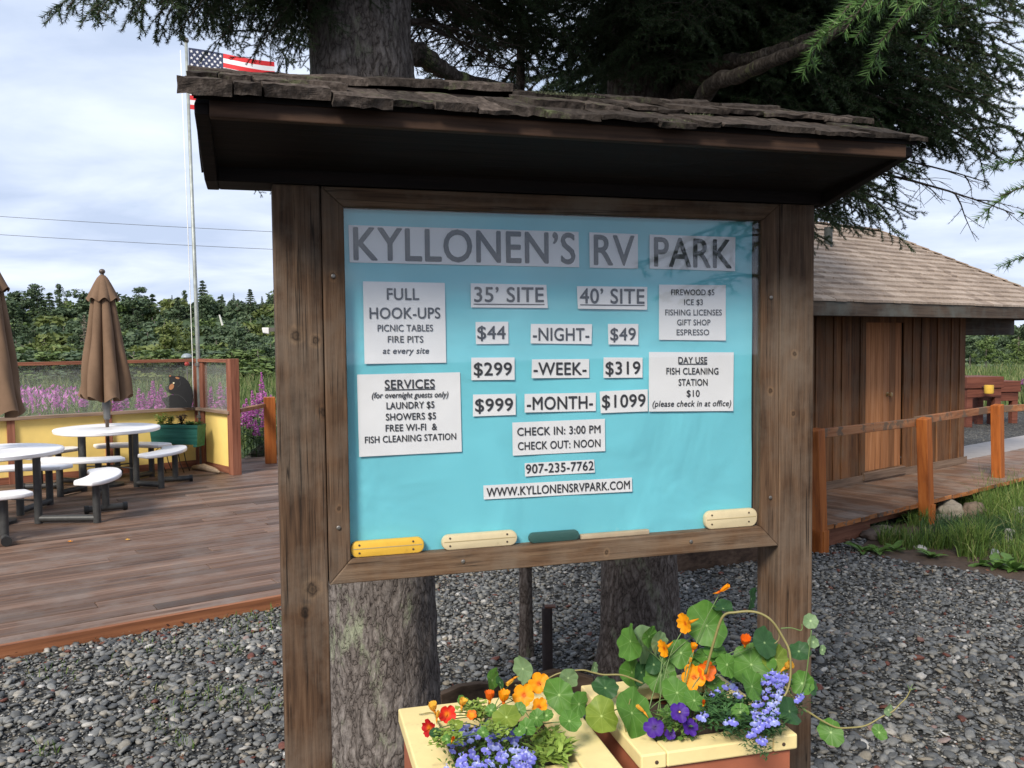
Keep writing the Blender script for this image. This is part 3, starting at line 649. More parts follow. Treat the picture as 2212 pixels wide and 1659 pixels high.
# ---- plant materials
def leaf_mat(name, c1, c2, vein=(.19, .32, .10), trans=.38, nveins=9):
    m, N, L, b = mat(name)
    tc = N.new('ShaderNodeTexCoord'); sp = N.new('ShaderNodeSeparateXYZ'); L.new(tc.outputs['Object'], sp.inputs[0])
    at2 = N.new('ShaderNodeMath'); at2.operation = 'ARCTAN2'; L.new(sp.outputs[1], at2.inputs[0]); L.new(sp.outputs[0], at2.inputs[1])
    ml = N.new('ShaderNodeMath'); ml.operation = 'MULTIPLY'; ml.inputs[1].default_value = nveins / 2; L.new(at2.outputs[0], ml.inputs[0])
    sn = N.new('ShaderNodeMath'); sn.operation = 'SINE'; L.new(ml.outputs[0], sn.inputs[0]); ab = N.new('ShaderNodeMath'); ab.operation = 'ABSOLUTE'; L.new(sn.outputs[0], ab.inputs[0])
    ln = N.new('ShaderNodeVectorMath'); ln.operation = 'LENGTH'; L.new(tc.outputs['Object'], ln.inputs[0])
    pr = N.new('ShaderNodeMath'); pr.operation = 'MULTIPLY'; L.new(ab.outputs[0], pr.inputs[0]); L.new(ln.outputs['Value'], pr.inputs[1])
    vr = ramp(N, [(.0004, (.9, .9, .9)), (.0018, (0, 0, 0))]); L.new(pr.outputs[0], vr.inputs[0])
    n = tex(N, L, None, scale=45, detail=4); L.new(tc.outputs['Object'], n.inputs['Vector']); r = ramp(N, [(.3, c1), (.7, c2)]); L.new(n.outputs[0], r.inputs[0])
    cm = mixc(N, L, vr.outputs[0], r.outputs[0], vein)
    cr_ = ramp(N, [(.0006, (.35, .42, .2)), (.002, (0, 0, 0))]); L.new(ln.outputs['Value'], cr_.inputs[0]); cm2 = mixc(N, L, 1.0, cm.outputs[0], cr_.outputs[0], 'ADD')
    L.new(cm2.outputs[0], b.inputs['Base Color']); b.inputs['Roughness'].default_value = .5; b.inputs['Specular IOR Level'].default_value = .3
    t = N.new('ShaderNodeBsdfTranslucent'); L.new(cm2.outputs[0], t.inputs[0]); ms = N.new('ShaderNodeMixShader'); ms.inputs[0].default_value = trans
    L.new(b.outputs[0], ms.inputs[1]); L.new(t.outputs[0], ms.inputs[2]); L.new(ms.outputs[0], N['Material Output'].inputs[0]); return m
LEAF_G = leaf_mat('nasturtium_leaf', (.075, .19, .028), (.115, .26, .045)); LEAF_D = leaf_mat('dark_nasturtium_leaf', (.03, .085, .03), (.045, .12, .04), (.06, .14, .055)); LEAF_Y = leaf_mat('yellowing_leaf', (.16, .24, .03), (.24, .32, .05), (.3, .38, .08)); LEAF_P = leaf_mat('pale_leaf_underside', (.17, .27, .12), (.22, .33, .16), (.26, .37, .19))
STEM = plain('plant_stem', (.22, .19, .07), .5, .2, 20); STEMG = plain('green_stem', (.12, .19, .06), .5, .2, 20)
def petal_mat(name, c, c2, trans=.3, pos=(.003, .009)):
    m, N, L, b = mat(name); tc = N.new('ShaderNodeTexCoord'); ln = N.new('ShaderNodeVectorMath'); ln.operation = 'LENGTH'; L.new(tc.outputs['Object'], ln.inputs[0])
    r = ramp(N, [(pos[0], c2), (pos[1], c)]); L.new(ln.outputs['Value'], r.inputs[0]); n = tex(N, L, None, scale=90, detail=3); L.new(tc.outputs['Object'], n.inputs['Vector'])
    rr = ramp(N, [(.3, (.85, .85, .85)), (.7, (1.1, 1.1, 1.1))]); L.new(n.outputs[0], rr.inputs[0]); c_ = mixc(N, L, 1.0, r.outputs[0], rr.outputs[0], 'MULTIPLY')
    L.new(c_.outputs[0], b.inputs['Base Color']); b.inputs['Roughness'].default_value = .5; b.inputs['Specular IOR Level'].default_value = .25
    t = N.new('ShaderNodeBsdfTranslucent'); L.new(c_.outputs[0], t.inputs[0]); ms = N.new('ShaderNodeMixShader'); ms.inputs[0].default_value = trans
    L.new(b.outputs[0], ms.inputs[1]); L.new(t.outputs[0], ms.inputs[2]); L.new(ms.outputs[0], N['Material Output'].inputs[0]); return m
P_ORANGE = petal_mat('orange_petal', (.90, .34, .008), (.62, .10, .005)); P_RED = petal_mat('red_petal', (.72, .025, .012), (.85, .25, .01)); P_DRED = petal_mat('dark_red_petal', (.42, .008, .010), (.7, .2, .01)); P_YEL = petal_mat('yellow_petal', (.86, .47, .06), (.8, .3, .02)); P_OR2 = petal_mat('red_orange_petal', (.78, .14, .01), (.85, .38, .02))
P_LOB = petal_mat('lobelia_petal', (.20, .20, .66), (.6, .62, .8), .3, (.0012, .0035)); P_LOB2 = petal_mat('pale_lobelia_petal', (.30, .34, .72), (.7, .73, .85), .3, (.0015, .004)); P_PAN = petal_mat('purple_pansy_petal', (.07, .02, .26), (.03, .008, .09)); P_EYE = plain('pansy_eye', (.8, .5, .1), .5)
def fview(pos, tx=0, ty=0):
    """rotation whose local z looks back at the viewer, then tilted"""
    z = (CP - pos).normalized(); q = z.to_track_quat('Z', 'Y').to_matrix().to_4x4()
    return q @ Matrix.Rotation(ty, 4, 'Y') @ Matrix.Rotation(tx, 4, 'X')
def leaf(parent, pos, r, m, tx=0, ty=0, seed=0, fold=0.0):
    rg = random.Random(seed); nr, na = 6, 40; V = [(0, 0, 0)]; F = []; ph = rg.uniform(0, 6.28); lob = rg.choice((7, 8, 9)); el = rg.uniform(.9, 1.12); sk = rg.uniform(-.2, .25); cu_ = rg.uniform(.05, .24)
    for i in range(1, nr + 1):
        q = i / nr
        for k in range(na):
            a = 2 * math.pi * k / na; rr = r * q * (1 + q * q * (.045 * math.sin(lob * a + ph) + .05 * math.sin(2 * a + ph * 2) + .03 * math.sin(3 * a))) * (1 + sk * .3 * math.cos(a))
            x, y = rr * math.cos(a) * el, rr * math.sin(a) / el
            z = r * (.08 * q * q + .05 * q * q * math.sin(lob * a + ph) + .10 * q * q * math.sin(3 * a + ph) + cu_ * q * q * math.cos(2 * a + ph) - fold * abs(x) / r * q)
            V.append((x, y, z))
    for k in range(na): F.append((0, 1 + k, 1 + (k + 1) % na, 1 + (k + 1) % na))
    me = bpy.data.meshes.new('leaf')
    fs = [(0, 1 + k, 1 + (k + 1) % na) for k in range(na)]
    for i in range(nr - 1):
        for k in range(na):
            k2 = (k + 1) % na; fs.append((1 + i * na + k, 1 + (i + 1) * na + k, 1 + (i + 1) * na + k2, 1 + i * na + k2))
    me.from_pydata(V, [], fs); me.materials.append(m); me.polygons.foreach_set('use_smooth', [True] * len(me.polygons))
    o = link('leaf', me, parent); o.matrix_basis = Matrix.Translation(pos) @ fview(pos, tx, ty) @ Matrix.Rotation(rg.uniform(0, 6.28), 4, 'Z'); return o
def petals(n, r, wid, cup, lobed, seed, spread=1.0, ruffle=.12):
    rg = random.Random(seed); V = []; F = []
    for p in range(n):
        a = 2 * math.pi * p / n + rg.uniform(-.1, .1); ca, sa = math.cos(a), math.sin(a); m_, w_ = 5, 6; o = len(V); L_ = r * rg.uniform(.9, 1.08)
        for i in range(m_ + 1):
            q = i / m_; hw = wid * r * (math.sin(min(1, q * 1.08 + .06) * math.pi * .62)) * (1 if q < .95 else .88)
            for j in range(w_ + 1):
                s = 2 * j / w_ - 1; l = L_ * q * (1 - .12 * s * s * q) ; x = l * spread; y = hw * s
                z = cup * r * (q ** 1.6) * (1 if spread < .8 else .5) + ruffle * r * q * q * math.sin(5 * s + seed + p) * .6 + .1 * r * s * s * q - .02 * r
                V.append((x * ca - y * sa, x * sa + y * ca, z + .0006 * p))
        for i in range(m_):
            for j in range(w_):
                k = o + i * (w_ + 1) + j; F.append((k, k + 1, k + w_ + 2, k + w_ + 1))
    return V, F
def flower(parent, pos, r, m, tx=0, ty=0, seed=0, kind='open', name='flower'):
    if kind == 'open': V, F = petals(5, r, .46, .35, False, seed)
    elif kind == 'side': V, F = petals(5, r * 1.1, .40, 1.1, False, seed, .62)
    else: V, F = petals(4, r * 1.2, .25, 1.6, False, seed, .25, .03)
    b = MB(); b.add(V, F)
    b.tube([(0, 0, .001), (0, -.15 * r, -.5 * r), (.05 * r, -.5 * r, -1.2 * r)], [.22 * r, .16 * r, .04 * r], 8)
    me = bpy.data.meshes.new(name); me.from_pydata(b.v, [], b.f); me.materials.append(m); me.polygons.foreach_set('use_smooth', [True] * len(me.polygons))
    o = link(name, me, parent); o.matrix_basis = Matrix.Translation(pos) @ fview(pos, tx, ty) @ Matrix.Rotation(random.Random(seed).uniform(0, 6.28), 4, 'Z'); return o
def stem(parent, pts, r0, r1, m, name='stem'):
    P = [Vector(p) for p in pts]; out = []
    for i in range(len(P) - 1):                                  # catmull-rom
        p0, p1, p2, p3 = P[max(i - 1, 0)], P[i], P[i + 1], P[min(i + 2, len(P) - 1)]
        for k in range(6):
            t = k / 6; out.append(.5 * ((2 * p1) + (p2 - p0) * t + (2 * p0 - 5 * p1 + 4 * p2 - p3) * t * t + (3 * p1 - p0 - 3 * p2 + p3) * t ** 3))
    out.append(P[-1]); n = len(out)
    return MB().tube(out, [r0 + (r1 - r0) * i / (n - 1) for i in range(n)], 6).build(name, m, parent, smooth=True)
PX = 1 / KPX
def c6(x, y): return 813.2 + x / 4.08, 1253.7 + y / 4.08
def c7(x, y): return 1253.7 + x / 2.967, 1219.8 + y / 2.967
def depthL(x, y): return min(2.2, max(1.74, atz(x, y, .93).y))
def depthR(x, y): return min(2.24, max(1.86, atz(x, y, .90).y))

# left planter: nasturtium, lobelia, pansy seedling
nl = thing('nasturtium_plant', 'nasturtium with red and orange flowers in the left planter', 'flower plant', LP + pl_u * .2 + pl_v * .2, 0, 'nasturtiums in the planters')
bpy.context.view_layer.update()
def inv(t): return Matrix.Translation(-t.location)
class Rel:                                                        # children are given in world places, stored relative to their thing
    def __init__(s, t): s.t = t; s.o = Vector(t.location)
    def leaf(s, xy, r, m, tx=0, ty=0, seed=0, fold=0, Y=None, dep=depthL):
        p = at(xy[0], xy[1], Y or dep(*xy)); d = (p - CP).length; o = leaf(s.t, p, r * d * PX, m, tx, ty, seed, fold); o.location = o.location - s.o; return p
    def flower(s, xy, r, m, tx=0, ty=0, seed=0, kind='open', Y=None, dep=depthL, name='flower'):
        p = at(xy[0], xy[1], Y or dep(*xy)); d = (p - CP).length; o = flower(s.t, p, r * d * PX, m, tx, ty, seed, kind, name); o.location = o.location - s.o; return p
    def stem(s, pts, r0, r1, m): 
        o = stem(s.t, [Vector(p) - s.o for p in pts], r0, r1, m); return o
E1 = Rel(nl)
LL = [(1610, 1010, 33, LEAF_G, 0, 0), (1145, 1205, 27, LEAF_Y, -.5, .2), (1255, 1140, 15, LEAF_G, -.3, 0), (1010, 1145, 13, LEAF_G, -.4, 0), (1785, 1090, 24, LEAF_G, .1, .7), (1700, 1240, 23, LEAF_G, -.5, .3), (1320, 1300, 19, LEAF_G, -.7, 0), (1410, 1210, 17, LEAF_G, -.3, .3),
      (1020, 880, 22, LEAF_G, .1, 1.0), (1090, 900, 14, LEAF_D, .3, -1.1), (1290, 780, 27, LEAF_P, .2, -.8), (1690, 860, 21, LEAF_P, .4, .4), (520, 1350, 13, LEAF_D, -.5, .5), (1500, 1190, 14, LEAF_G, -.6, 0), (700, 1270, 14, LEAF_Y, -.7, 0), (760, 1060, 12, LEAF_G, -.4, .4), (940, 1340, 12, LEAF_G, -.6, .2), (1130, 1010, 12, LEAF_P, .5, .8), (1260, 1330, 13, LEAF_G, -.7, -.3), (620, 1400, 10, LEAF_G, -.5, .2)]
for i, (x, y, r, m, tx, ty) in enumerate(LL):
    p = E1.leaf(c6(x, y), r, m, tx, ty, 100 + i)
    q = LP + pl_u * (.12 + .012 * i) + pl_v * .22 + Vector((0, 0, -.04)); back = (p - CP).normalized() * .012
    if i % 2: E1.stem([q, (q + p) / 2 + Vector((0, .02, .015)), p + back], .0016, .0011, STEMG)
for i, (x, y, r, m, tx, ty, k) in enumerate([(1430, 910, 20, P_ORANGE, -.1, .1, 'open'), (1300, 1010, 21, P_ORANGE, 0, -.1, 'open'), (1430, 1120, 18, P_ORANGE, -.2, .5, 'open'), (1215, 860, 10, P_YEL, .6, -1.0, 'bud'), (1000, 1060, 13, P_OR2, -1.2, -.1, 'side'), (1120, 1070, 15, P_ORANGE, -1.1, .2, 'side'),
      (620, 1180, 17, P_RED, 0, .2, 'open'), (470, 1300, 17, P_DRED, .1, -.8, 'open'), (750, 1105, 11, P_YEL, -.9, .5, 'side'), (510, 1150, 12, P_YEL, -.9, -.4, 'side'), (840, 1190, 10, P_OR2, -.5, 0, 'open'), (665, 1410, 8, P_OR2, -.3, .2, 'bud'), (530, 1220, 9, P_YEL, -.8, .3, 'bud')]):
    p = E1.flower(c6(x, y), r * 1.1, m, tx, ty, 20 + i, k); q = LP + pl_u * (.12 + .016 * i) + pl_v * .2 + Vector((0, 0, -.03)); back = (p - CP).normalized() * .02
    E1.stem([q, (q + p) / 2 + Vector((0, .02, .02)), p + back + Vector((0, 0, -.006))], .0015, .0011, STEMG)
def fol_mesh(pts, n, l, w, up, seed, spread=.02):
    rg = np.random.default_rng(seed); V = []; F = []
    for (c, s) in pts:
        for k in range(int(n * s)):
            a = rg.uniform(0, 6.28); d = Vector((math.cos(a), math.sin(a), rg.uniform(-.2, up))).normalized(); o = Vector(c) + Vector(rg.normal(0, spread, 3) * np.array((1, 1, .6)))
            side = d.cross(Vector((0, 0, 1))).normalized() * w * rg.uniform(.6, 1.2); ll = l * rg.uniform(.6, 1.3); i = len(V)
            V += [o[:], (o + d * ll * .5 + side)[:], (o + d * ll + Vector((0, 0, -.15 * ll)))[:], (o + d * ll * .5 - side)[:]]; F.append((i, i + 1, i + 2, i + 3))
    return V, F
FOL = island_mat('small_foliage', [(0, (.04, .09, .02)), (.6, (.10, .19, .04)), (1, (.2, .30, .07))], .5, trans=.25); FOLY = island_mat('yellow_green_foliage', [(0, (.16, .26, .04)), (1, (.34, .45, .10))], .5, trans=.25); FOLB = island_mat('bluish_foliage', [(0, (.03, .08, .03)), (1, (.07, .16, .05))], .55, trans=.2)
def lobelia_set(t, spots, r, seed, bright=.3, dep=depthL, lift=0):
    rg = random.Random(seed); o = Vector(t.location); V = []; 
    variants = []
    for v in range(4):
        b = MB(); 
        Vp, Fp = petals(3, r, .42, .1, False, seed + v, 1.0, .1)
        Vp = [(p[0] * .9, p[1], p[2]) for p in Vp]
        # lobelia: three broad lower lobes, two tiny upper ones
        out = []
        for p in range(3):
            a = R(-90 + (p - 1) * 48); ca, sa = math.cos(a), math.sin(a)
            for i in range(5):
                q = i / 4; hw = .34 * r * math.sin(min(1, q + .05) * math.pi * .72)
                for j in range(4):
                    s = 2 * j / 3 - 1; x = r * q * (1 - .1 * s * s); y = hw * s; b.v.append((x * ca - y * sa, x * sa + y * ca, .12 * r * q * q - .25 * r * q ** 3 + .0004 * p))
            k0 = p * 20
            for i in range(4):
                for j in range(3): b.f.append((k0 + i * 4 + j, k0 + i * 4 + j + 1, k0 + i * 4 + j + 5, k0 + i * 4 + j + 4)); b.mi.append(0)
        for s in (-1, 1): b.add([(0, .1 * r, 0), (s * .22 * r, .5 * r, .1 * r), (s * .05 * r, .62 * r, .15 * r)], [(0, 1, 2)])
        b.tube([(0, .1 * r, 0), (0, .2 * r, -.8 * r)], [.1 * r, .05 * r], 5)
        me = bpy.data.meshes.new('flower'); me.from_pydata(b.v, [], b.f); me.materials.append(P_LOB2 if v == 3 else P_LOB); me.polygons.foreach_set('use_smooth', [True] * len(me.polygons)); variants.append(me)
    for (x, y) in spots:
        p = at(x, y, dep(x, y)) + Vector((0, 0, lift)); ob = link('flower', rg.choice(variants), t)
        ob.matrix_basis = Matrix.Translation(p - o) @ fview(p, rg.uniform(-.5, .3), rg.uniform(-.6, .6)) @ Matrix.Rotation(rg.uniform(-.5, .5), 4, 'Z') @ Matrix.Scale(rg.uniform(.8, 1.25), 4)
rg = random.Random(4); spots = []
while len(spots) < 96:
    x, y = rg.uniform(610, 1390), rg.uniform(1215, 1720)
    if y < 1235 + abs(x - 960) * .15 or (x > 1340 and y < 1420) : continue
    if x < 640 + (y - 1300) * .1 and rg.random() < .3: continue
    q = c6(x, y)
    if all((q[0] - a) ** 2 + (q[1] - b_) ** 2 > 26 for a, b_ in spots): spots.append(q)
lb = thing('lobelia_plant', 'mound of blue lobelia at the front of the left planter', 'flower plant', LP + pl_u * .2 + pl_v * .33, 0, 'lobelias in the planters')
def cloud(spots, t, dep, n, sc, m, seed, l=.016, w=.0022, drop=.022, spread=.012):
    o = Vector(t.location); pts = [((at(x, y, dep(x, y)) - o) - Vector((0, 0, drop)), sc) for x, y in spots]
    V, F = fol_mesh(pts, n, l, w, .8, seed, spread); return link('foliage', np_mesh('foliage', V, F, m), t)
depthLob = lambda x, y: atz(x, y, .885).y
lobelia_set(lb, spots, .0118, 11, dep=depthLob); cloud(spots, lb, depthLob, 22, 1, FOL, 3)
sp_ = [c6(x, y) for x, y in ((850, 1090), (900, 1070), (800, 1100), (930, 1120), (870, 1150), (700, 1350), (560, 1370), (640, 1300), (1000, 1250), (1100, 1300))]
hb = thing('leafy_filler_plant', 'frilly light green foliage at the back of the left planter', 'plant', LP + pl_u * .18 + pl_v * .12)
cloud(sp_, hb, depthL, 60, 1, FOLY, 9, .014, .005, .01, .01)
sd_ = thing('pansy_seedling', 'yellow green leafy seedling at the right of the left planter', 'plant', atz(*c6(1560, 1450), .86))
cloud([c6(x, y) for x, y in ((1460, 1340), (1520, 1320), (1580, 1360), (1500, 1420), (1560, 1440), (1620, 1400), (1480, 1500), (1540, 1520), (1660, 1420), (1440, 1420), (1600, 1490))], sd_, lambda x, y: atz(x, y, .88).y, 34, 1, FOLY, 8, .03, .006, .012, .008)

# right planter
nr_ = thing('nasturtium_plant', 'big trailing nasturtium with orange flowers in the right planter', 'flower plant', RP + pl_u * .2 + pl_v * .2, 0, 'nasturtiums in the planters')
E2 = Rel(nr_)
RL = [(810, 390, 43, LEAF_G, 0, .1), (645, 565, 28, LEAF_G, 0, .1), (515, 710, 35, LEAF_G, -.2, -.1), (1095, 640, 43, LEAF_G, -.3, .1), (1100, 780, 30, LEAF_G, -.2, .9), (940, 640, 25, LEAF_G, 0, -.8), (1180, 500, 28, LEAF_D, -.3, .5), (1250, 610, 29, LEAF_Y, -.2, .5), (620, 820, 31, LEAF_G, -.5, 0), (730, 870, 22, LEAF_G, -.5, .3),
      (1025, 945, 18, LEAF_G, 0, 0), (1420, 760, 23, LEAF_G, 0, 0), (1475, 360, 15, LEAF_P, -.2, .2), (1492, 495, 12, LEAF_P, 0, .5), (1400, 555, 21, LEAF_D, -.5, .1), (1550, 545, 9, LEAF_P, 0, .8), (1605, 1075, 24, LEAF_G, -.1, 0), (1915, 1075, 14, LEAF_G, -.3, .3), (940, 1145, 17, LEAF_G, 0, 0), (365, 1270, 13, LEAF_G, 0, 0), (325, 1140, 10, LEAF_G, 0, 0),
      (135, 970, 36, LEAF_Y, -.4, .3), (330, 950, 46, LEAF_G, -.2, .7), (320, 490, 40, LEAF_G, 0, -1.05), (400, 520, 38, LEAF_P, 0, 1.1), (330, 690, 34, LEAF_G, 0, .9), (160, 790, 26, LEAF_D, -.5, .2), (440, 460, 22, LEAF_G, .2, 1.0), (500, 500, 24, LEAF_P, .2, .9), (390, 690, 24, LEAF_D, 0, .8), (810, 590, 28, LEAF_G, -.8, 0), (865, 545, 24, LEAF_G, -.9, .1), (915, 280, 24, LEAF_D, -1.1, .2), (930, 640, 18, LEAF_G, 0, .3), (1340, 940, 28, LEAF_D, -.3, .9), (1095, 220, 24, LEAF_D, .2, 1.3), (1975, 930, 11, LEAF_P, 0, .9), (1490, 790, 14, LEAF_D, -.2, 1.0), (860, 760, 20, LEAF_G, -.8, .2), (760, 630, 18, LEAF_G, -.7, 0), (1000, 700, 20, LEAF_D, -.5, .5), (470, 640, 20, LEAF_D, -.2, .5), (560, 950, 14, LEAF_G, -.6, 0), (1240, 700, 22, LEAF_D, -.4, .3), (90, 660, 12, LEAF_P, 0, 1.0)]
YR = 2.17
for i, (x, y, r, m, tx, ty) in enumerate(RL):
    xy = c7(x, y); Yd = 2.03 if y > 1000 and x < 1000 else (2.12 if x > 1350 else min(2.22, depthR(*xy)))
    if i in (4, 5): Yd = 2.07
    if i in (30, 31, 32, 38, 39, 40, 41, 43): Yd = 2.22
    p = E2.leaf(xy, r, m, tx, ty, 200 + i, Y=Yd)
    if x < 1350 and y < 1000:
        q = RP + pl_u * (.10 + .004 * i) + pl_v * .2 + Vector((0, 0, -.04)); back = (p - CP).normalized() * .015
        if i % 3 == 0: E2.stem([q, (q + p) / 2 + Vector((.012 * (i % 5 - 2), .03, .02)), p + back], .0019, .0012, STEMG)
for i, (x, y, r, m, tx, ty, k) in enumerate([(675, 375, 21, P_ORANGE, .2, -.9, 'open'), (540, 535, 18, P_ORANGE, .2, -1.0, 'open'), (728, 720, 24, P_ORANGE, 0, 0, 'open'), (808, 680, 19, P_OR2, 0, .2, 'open'), (1055, 512, 14, P_OR2, -.8, .1, 'side'), (890, 175, 12, P_ORANGE, -.6, 1.1, 'bud'), (722, 545, 10, P_ORANGE, -.9, .3, 'side'), (410, 945, 10, P_YEL, -.6, -1.0, 'bud'), (700, 640, 8, P_YEL, -.8, .2, 'bud'), (790, 900, 8, P_OR2, -.5, 0, 'bud'), (1310, 660, 13, P_YEL, -.5, .9, 'side')]):
    xy = c7(x, y); p = E2.flower(xy, r * 1.05, m, tx, ty, 60 + i, k, Y=min(2.2, depthR(*xy)) - .01); q = RP + pl_u * (.13 + .012 * i) + pl_v * .2 + Vector((0, 0, -.03)); back = (p - CP).normalized() * .022
    E2.stem([q, (q + p) / 2 + Vector((0, .02, .03)), p + back + Vector((0, 0, -.006))], .0016, .0011, STEMG)
def pts7(L_, Y): return [at(*c7(x, y), Y if not callable(Y) else Y(i)) for i, (x, y) in enumerate(L_)]
E2.stem(pts7([(800, 700), (860, 480), (915, 330), (1000, 305), (1100, 300), (1180, 325), (1240, 375), (1300, 470), (1340, 560), (1347, 700), (1325, 810), (1270, 885), (1190, 955), (1090, 1010), (980, 1032), (850, 1018), (720, 985)], lambda i: 2.16 - .008 * i), .0034, .0024, STEM)
E2.stem(pts7([(1310, 780), (1400, 900), (1480, 955), (1560, 1005), (1640, 1042), (1720, 1045), (1830, 1030), (1930, 975), (2000, 940), (2050, 890), (2090, 850), (2115, 800)], 2.12), .0030, .0014, STEM)
E2.stem(pts7([(-420, 770), (-300, 780), (-150, 700), (0, 675), (80, 690), (150, 705), (270, 708), (400, 760)], 2.16), .0018, .0026, STEM)
E2.stem(pts7([(1240, 375), (1272, 440), (1270, 480), (1245, 505)], 2.12), .0016, .0012, STEM); E2.stem(pts7([(1285, 408), (1350, 405), (1415, 420), (1420, 380)], 2.11), .0016, .0010, STEMG)
E2.stem(pts7([(1310, 990), (1380, 880), (1430, 780), (1450, 690), (1470, 520), (1480, 420)], 2.10), .0022, .0014, STEMG); E2.stem(pts7([(300, 1100), (280, 1000), (310, 900), (320, 860)], 2.02), .0014, .001, STEM); E2.stem(pts7([(330, 1130), (345, 1200), (360, 1260)], 2.0), .0012, .001, STEM); E2.stem(pts7([(870, 1030), (885, 1075), (930, 1140)], 2.03), .0012, .001, STEMG)
E2.stem(pts7([(2110, 805), (2095, 770)], 2.12), .001, .0006, STEMG); E2.stem(pts7([(2110, 805), (2130, 765)], 2.12), .001, .0006, STEMG); E2.stem(pts7([(2110, 805), (2150, 790)], 2.12), .001, .0006, STEMG)
lr = thing('lobelia_plant', 'blue lobelia spilling over the right end of the right planter', 'flower plant', RP + pl_u * .33 + pl_v * .3, 0, 'lobelias in the planters')
rg = random.Random(9); spots = []
while len(spots) < 50:
    x, y = rg.uniform(1105, 1325), rg.uniform(675, 1015)
    if y < 880 and x < 1120 + (y - 680) * .0: continue
    if y < 740 and x < 1190: continue
    q = c7(x, y)
    if all((q[0] - a) ** 2 + (q[1] - b_) ** 2 > 30 for a, b_ in spots): spots.append(q)
spots += [c7(x, y) for x, y in ((935, 775), (965, 765), (985, 780), (840, 825), (1005, 820), (1020, 835), (770, 965), (800, 955), (790, 975), (930, 1005), (960, 995), (985, 1003), (1080, 1085), (1100, 1075), (1130, 1050), (1145, 1035), (1150, 1120), (1170, 1130), (1185, 1115), (1385, 860), (1400, 845), (1425, 830), (880, 800))]
depthLob2 = lambda x, y: min(2.14, depthR(x, y)) - .02
lobelia_set(lr, spots, .0105, 31, dep=depthLob2); cloud(spots, lr, lambda x, y: depthLob2(x, y) + .015, 20, 1, FOLB, 13)
cloud([c7(x, y) for x, y in ((860, 850), (900, 880), (950, 870), (1000, 890), (1040, 860), (880, 930), (930, 950), (820, 880), (840, 960), (1060, 920), (1100, 990), (1150, 1000), (1230, 980), (1000, 1010), (1250, 900), (900, 830))], lr, lambda x, y: min(2.2, depthR(x, y)), 60, 1, FOLB, 14, .028, .004, .012, .012)
pn = thing('pansy_plant', 'deep purple pansies at the front left of the right planter', 'flower plant', atz(*c7(560, 1040), .85))
E3 = Rel(pn)
for i, (x, y, r, ty) in enumerate([(635, 945, 20, .1), (475, 1045, 21, -.1), (697, 1042, 17, .5), (572, 1088, 12, .2)]):
    xy = c7(x, y); p = E3.flower(xy, r, P_PAN, -.15, ty, 90 + i, 'open', Y=1.97)
    e = MB().ball((0, 0, 0), .0024, 8).build('flower_eye', P_EYE, pn.children[-1]); e.location = (0, 0, .004)
    q = atz(*c7(560 + 20 * i, 1050), .83); E3.stem([q, p + (p - CP).normalized() * .015], .0013, .001, STEMG)
oo = Vector(pn.location)
V, F = fol_mesh([(at(*c7(x, y), 1.98) - oo, 1) for x, y in ((540, 960), (600, 1050), (540, 1030), (640, 1100), (520, 1110), (700, 1100), (590, 1020), (660, 1010))], 14, .02, .006, .9, 4, .008); link('foliage', np_mesh('foliage', V, F, FOL), pn)
# dry twig on the left planter's rim
tw = MB().tube([atz(905, 1543, ZT + .004), atz(917, 1541, ZT + .006), atz(930, 1539, ZT + .005), atz(940, 1540, ZT + .004)], .0015, 5).build('dry_twig', STEM); tag(tw, 'dry brown twig lying on the cream rim of the left planter', 'twig')
# ------------------------------------------------------------------ ground
def ground_mat():
    m, N, L, b = mat('gravel_ground'); mp = mapping(N, L)
    v = tex(N, L, mp, 'Voronoi', 34); v2 = tex(N, L, mp, 'Voronoi', 85); big = tex(N, L, mp, scale=.8, detail=7)
    r = ramp(N, [(0, (.035, .038, .04)), (.35, (.10, .105, .11)), (.7, (.19, .195, .19)), (.93, (.24, .22, .18)), (1, (.40, .39, .37))]); sp = N.new('ShaderNodeSeparateColor'); L.new(v.outputs['Color'], sp.inputs[0]); L.new(sp.outputs[0], r.inputs[0])
    e = ramp(N, [(.1, (1, 1, 1)), (.62, (.32, .31, .3))]); L.new(v.outputs['Distance'], e.inputs[0]); c = mixc(N, L, 1.0, r.outputs[0], e.outputs[0], 'MULTIPLY')
    br = ramp(N, [(.35, (.75, .72, .70)), (.65, (1.1, 1.08, 1.03))]); L.new(big.outputs[0], br.inputs[0]); c2 = mixc(N, L, 1.0, c.outputs[0], br.outputs[0], 'MULTIPLY')
    L.new(c2.outputs[0], b.inputs['Base Color']); b.inputs['Roughness'].default_value = .85; b.inputs['Specular IOR Level'].default_value = .2
    h = ramp(N, [(0, (1, 1, 1)), (.6, (0, 0, 0))]); L.new(v.outputs['Distance'], h.inputs[0]); b1 = bump(N, L, b, h.outputs[0], 1.0, .02); h2 = ramp(N, [(0, (1, 1, 1)), (.6, (0, 0, 0))]); L.new(v2.outputs['Distance'], h2.inputs[0]); bump(N, L, b, h2.outputs[0], .7, .006, b1)
    return m
GRAVEL = ground_mat()
g = MB(); g.add([(-700, -60, 0), (700, -60, 0), (700, 900, 0), (-700, 900, 0)], [(0, 1, 2, 3)]); structure(g.build('ground', GRAVEL))

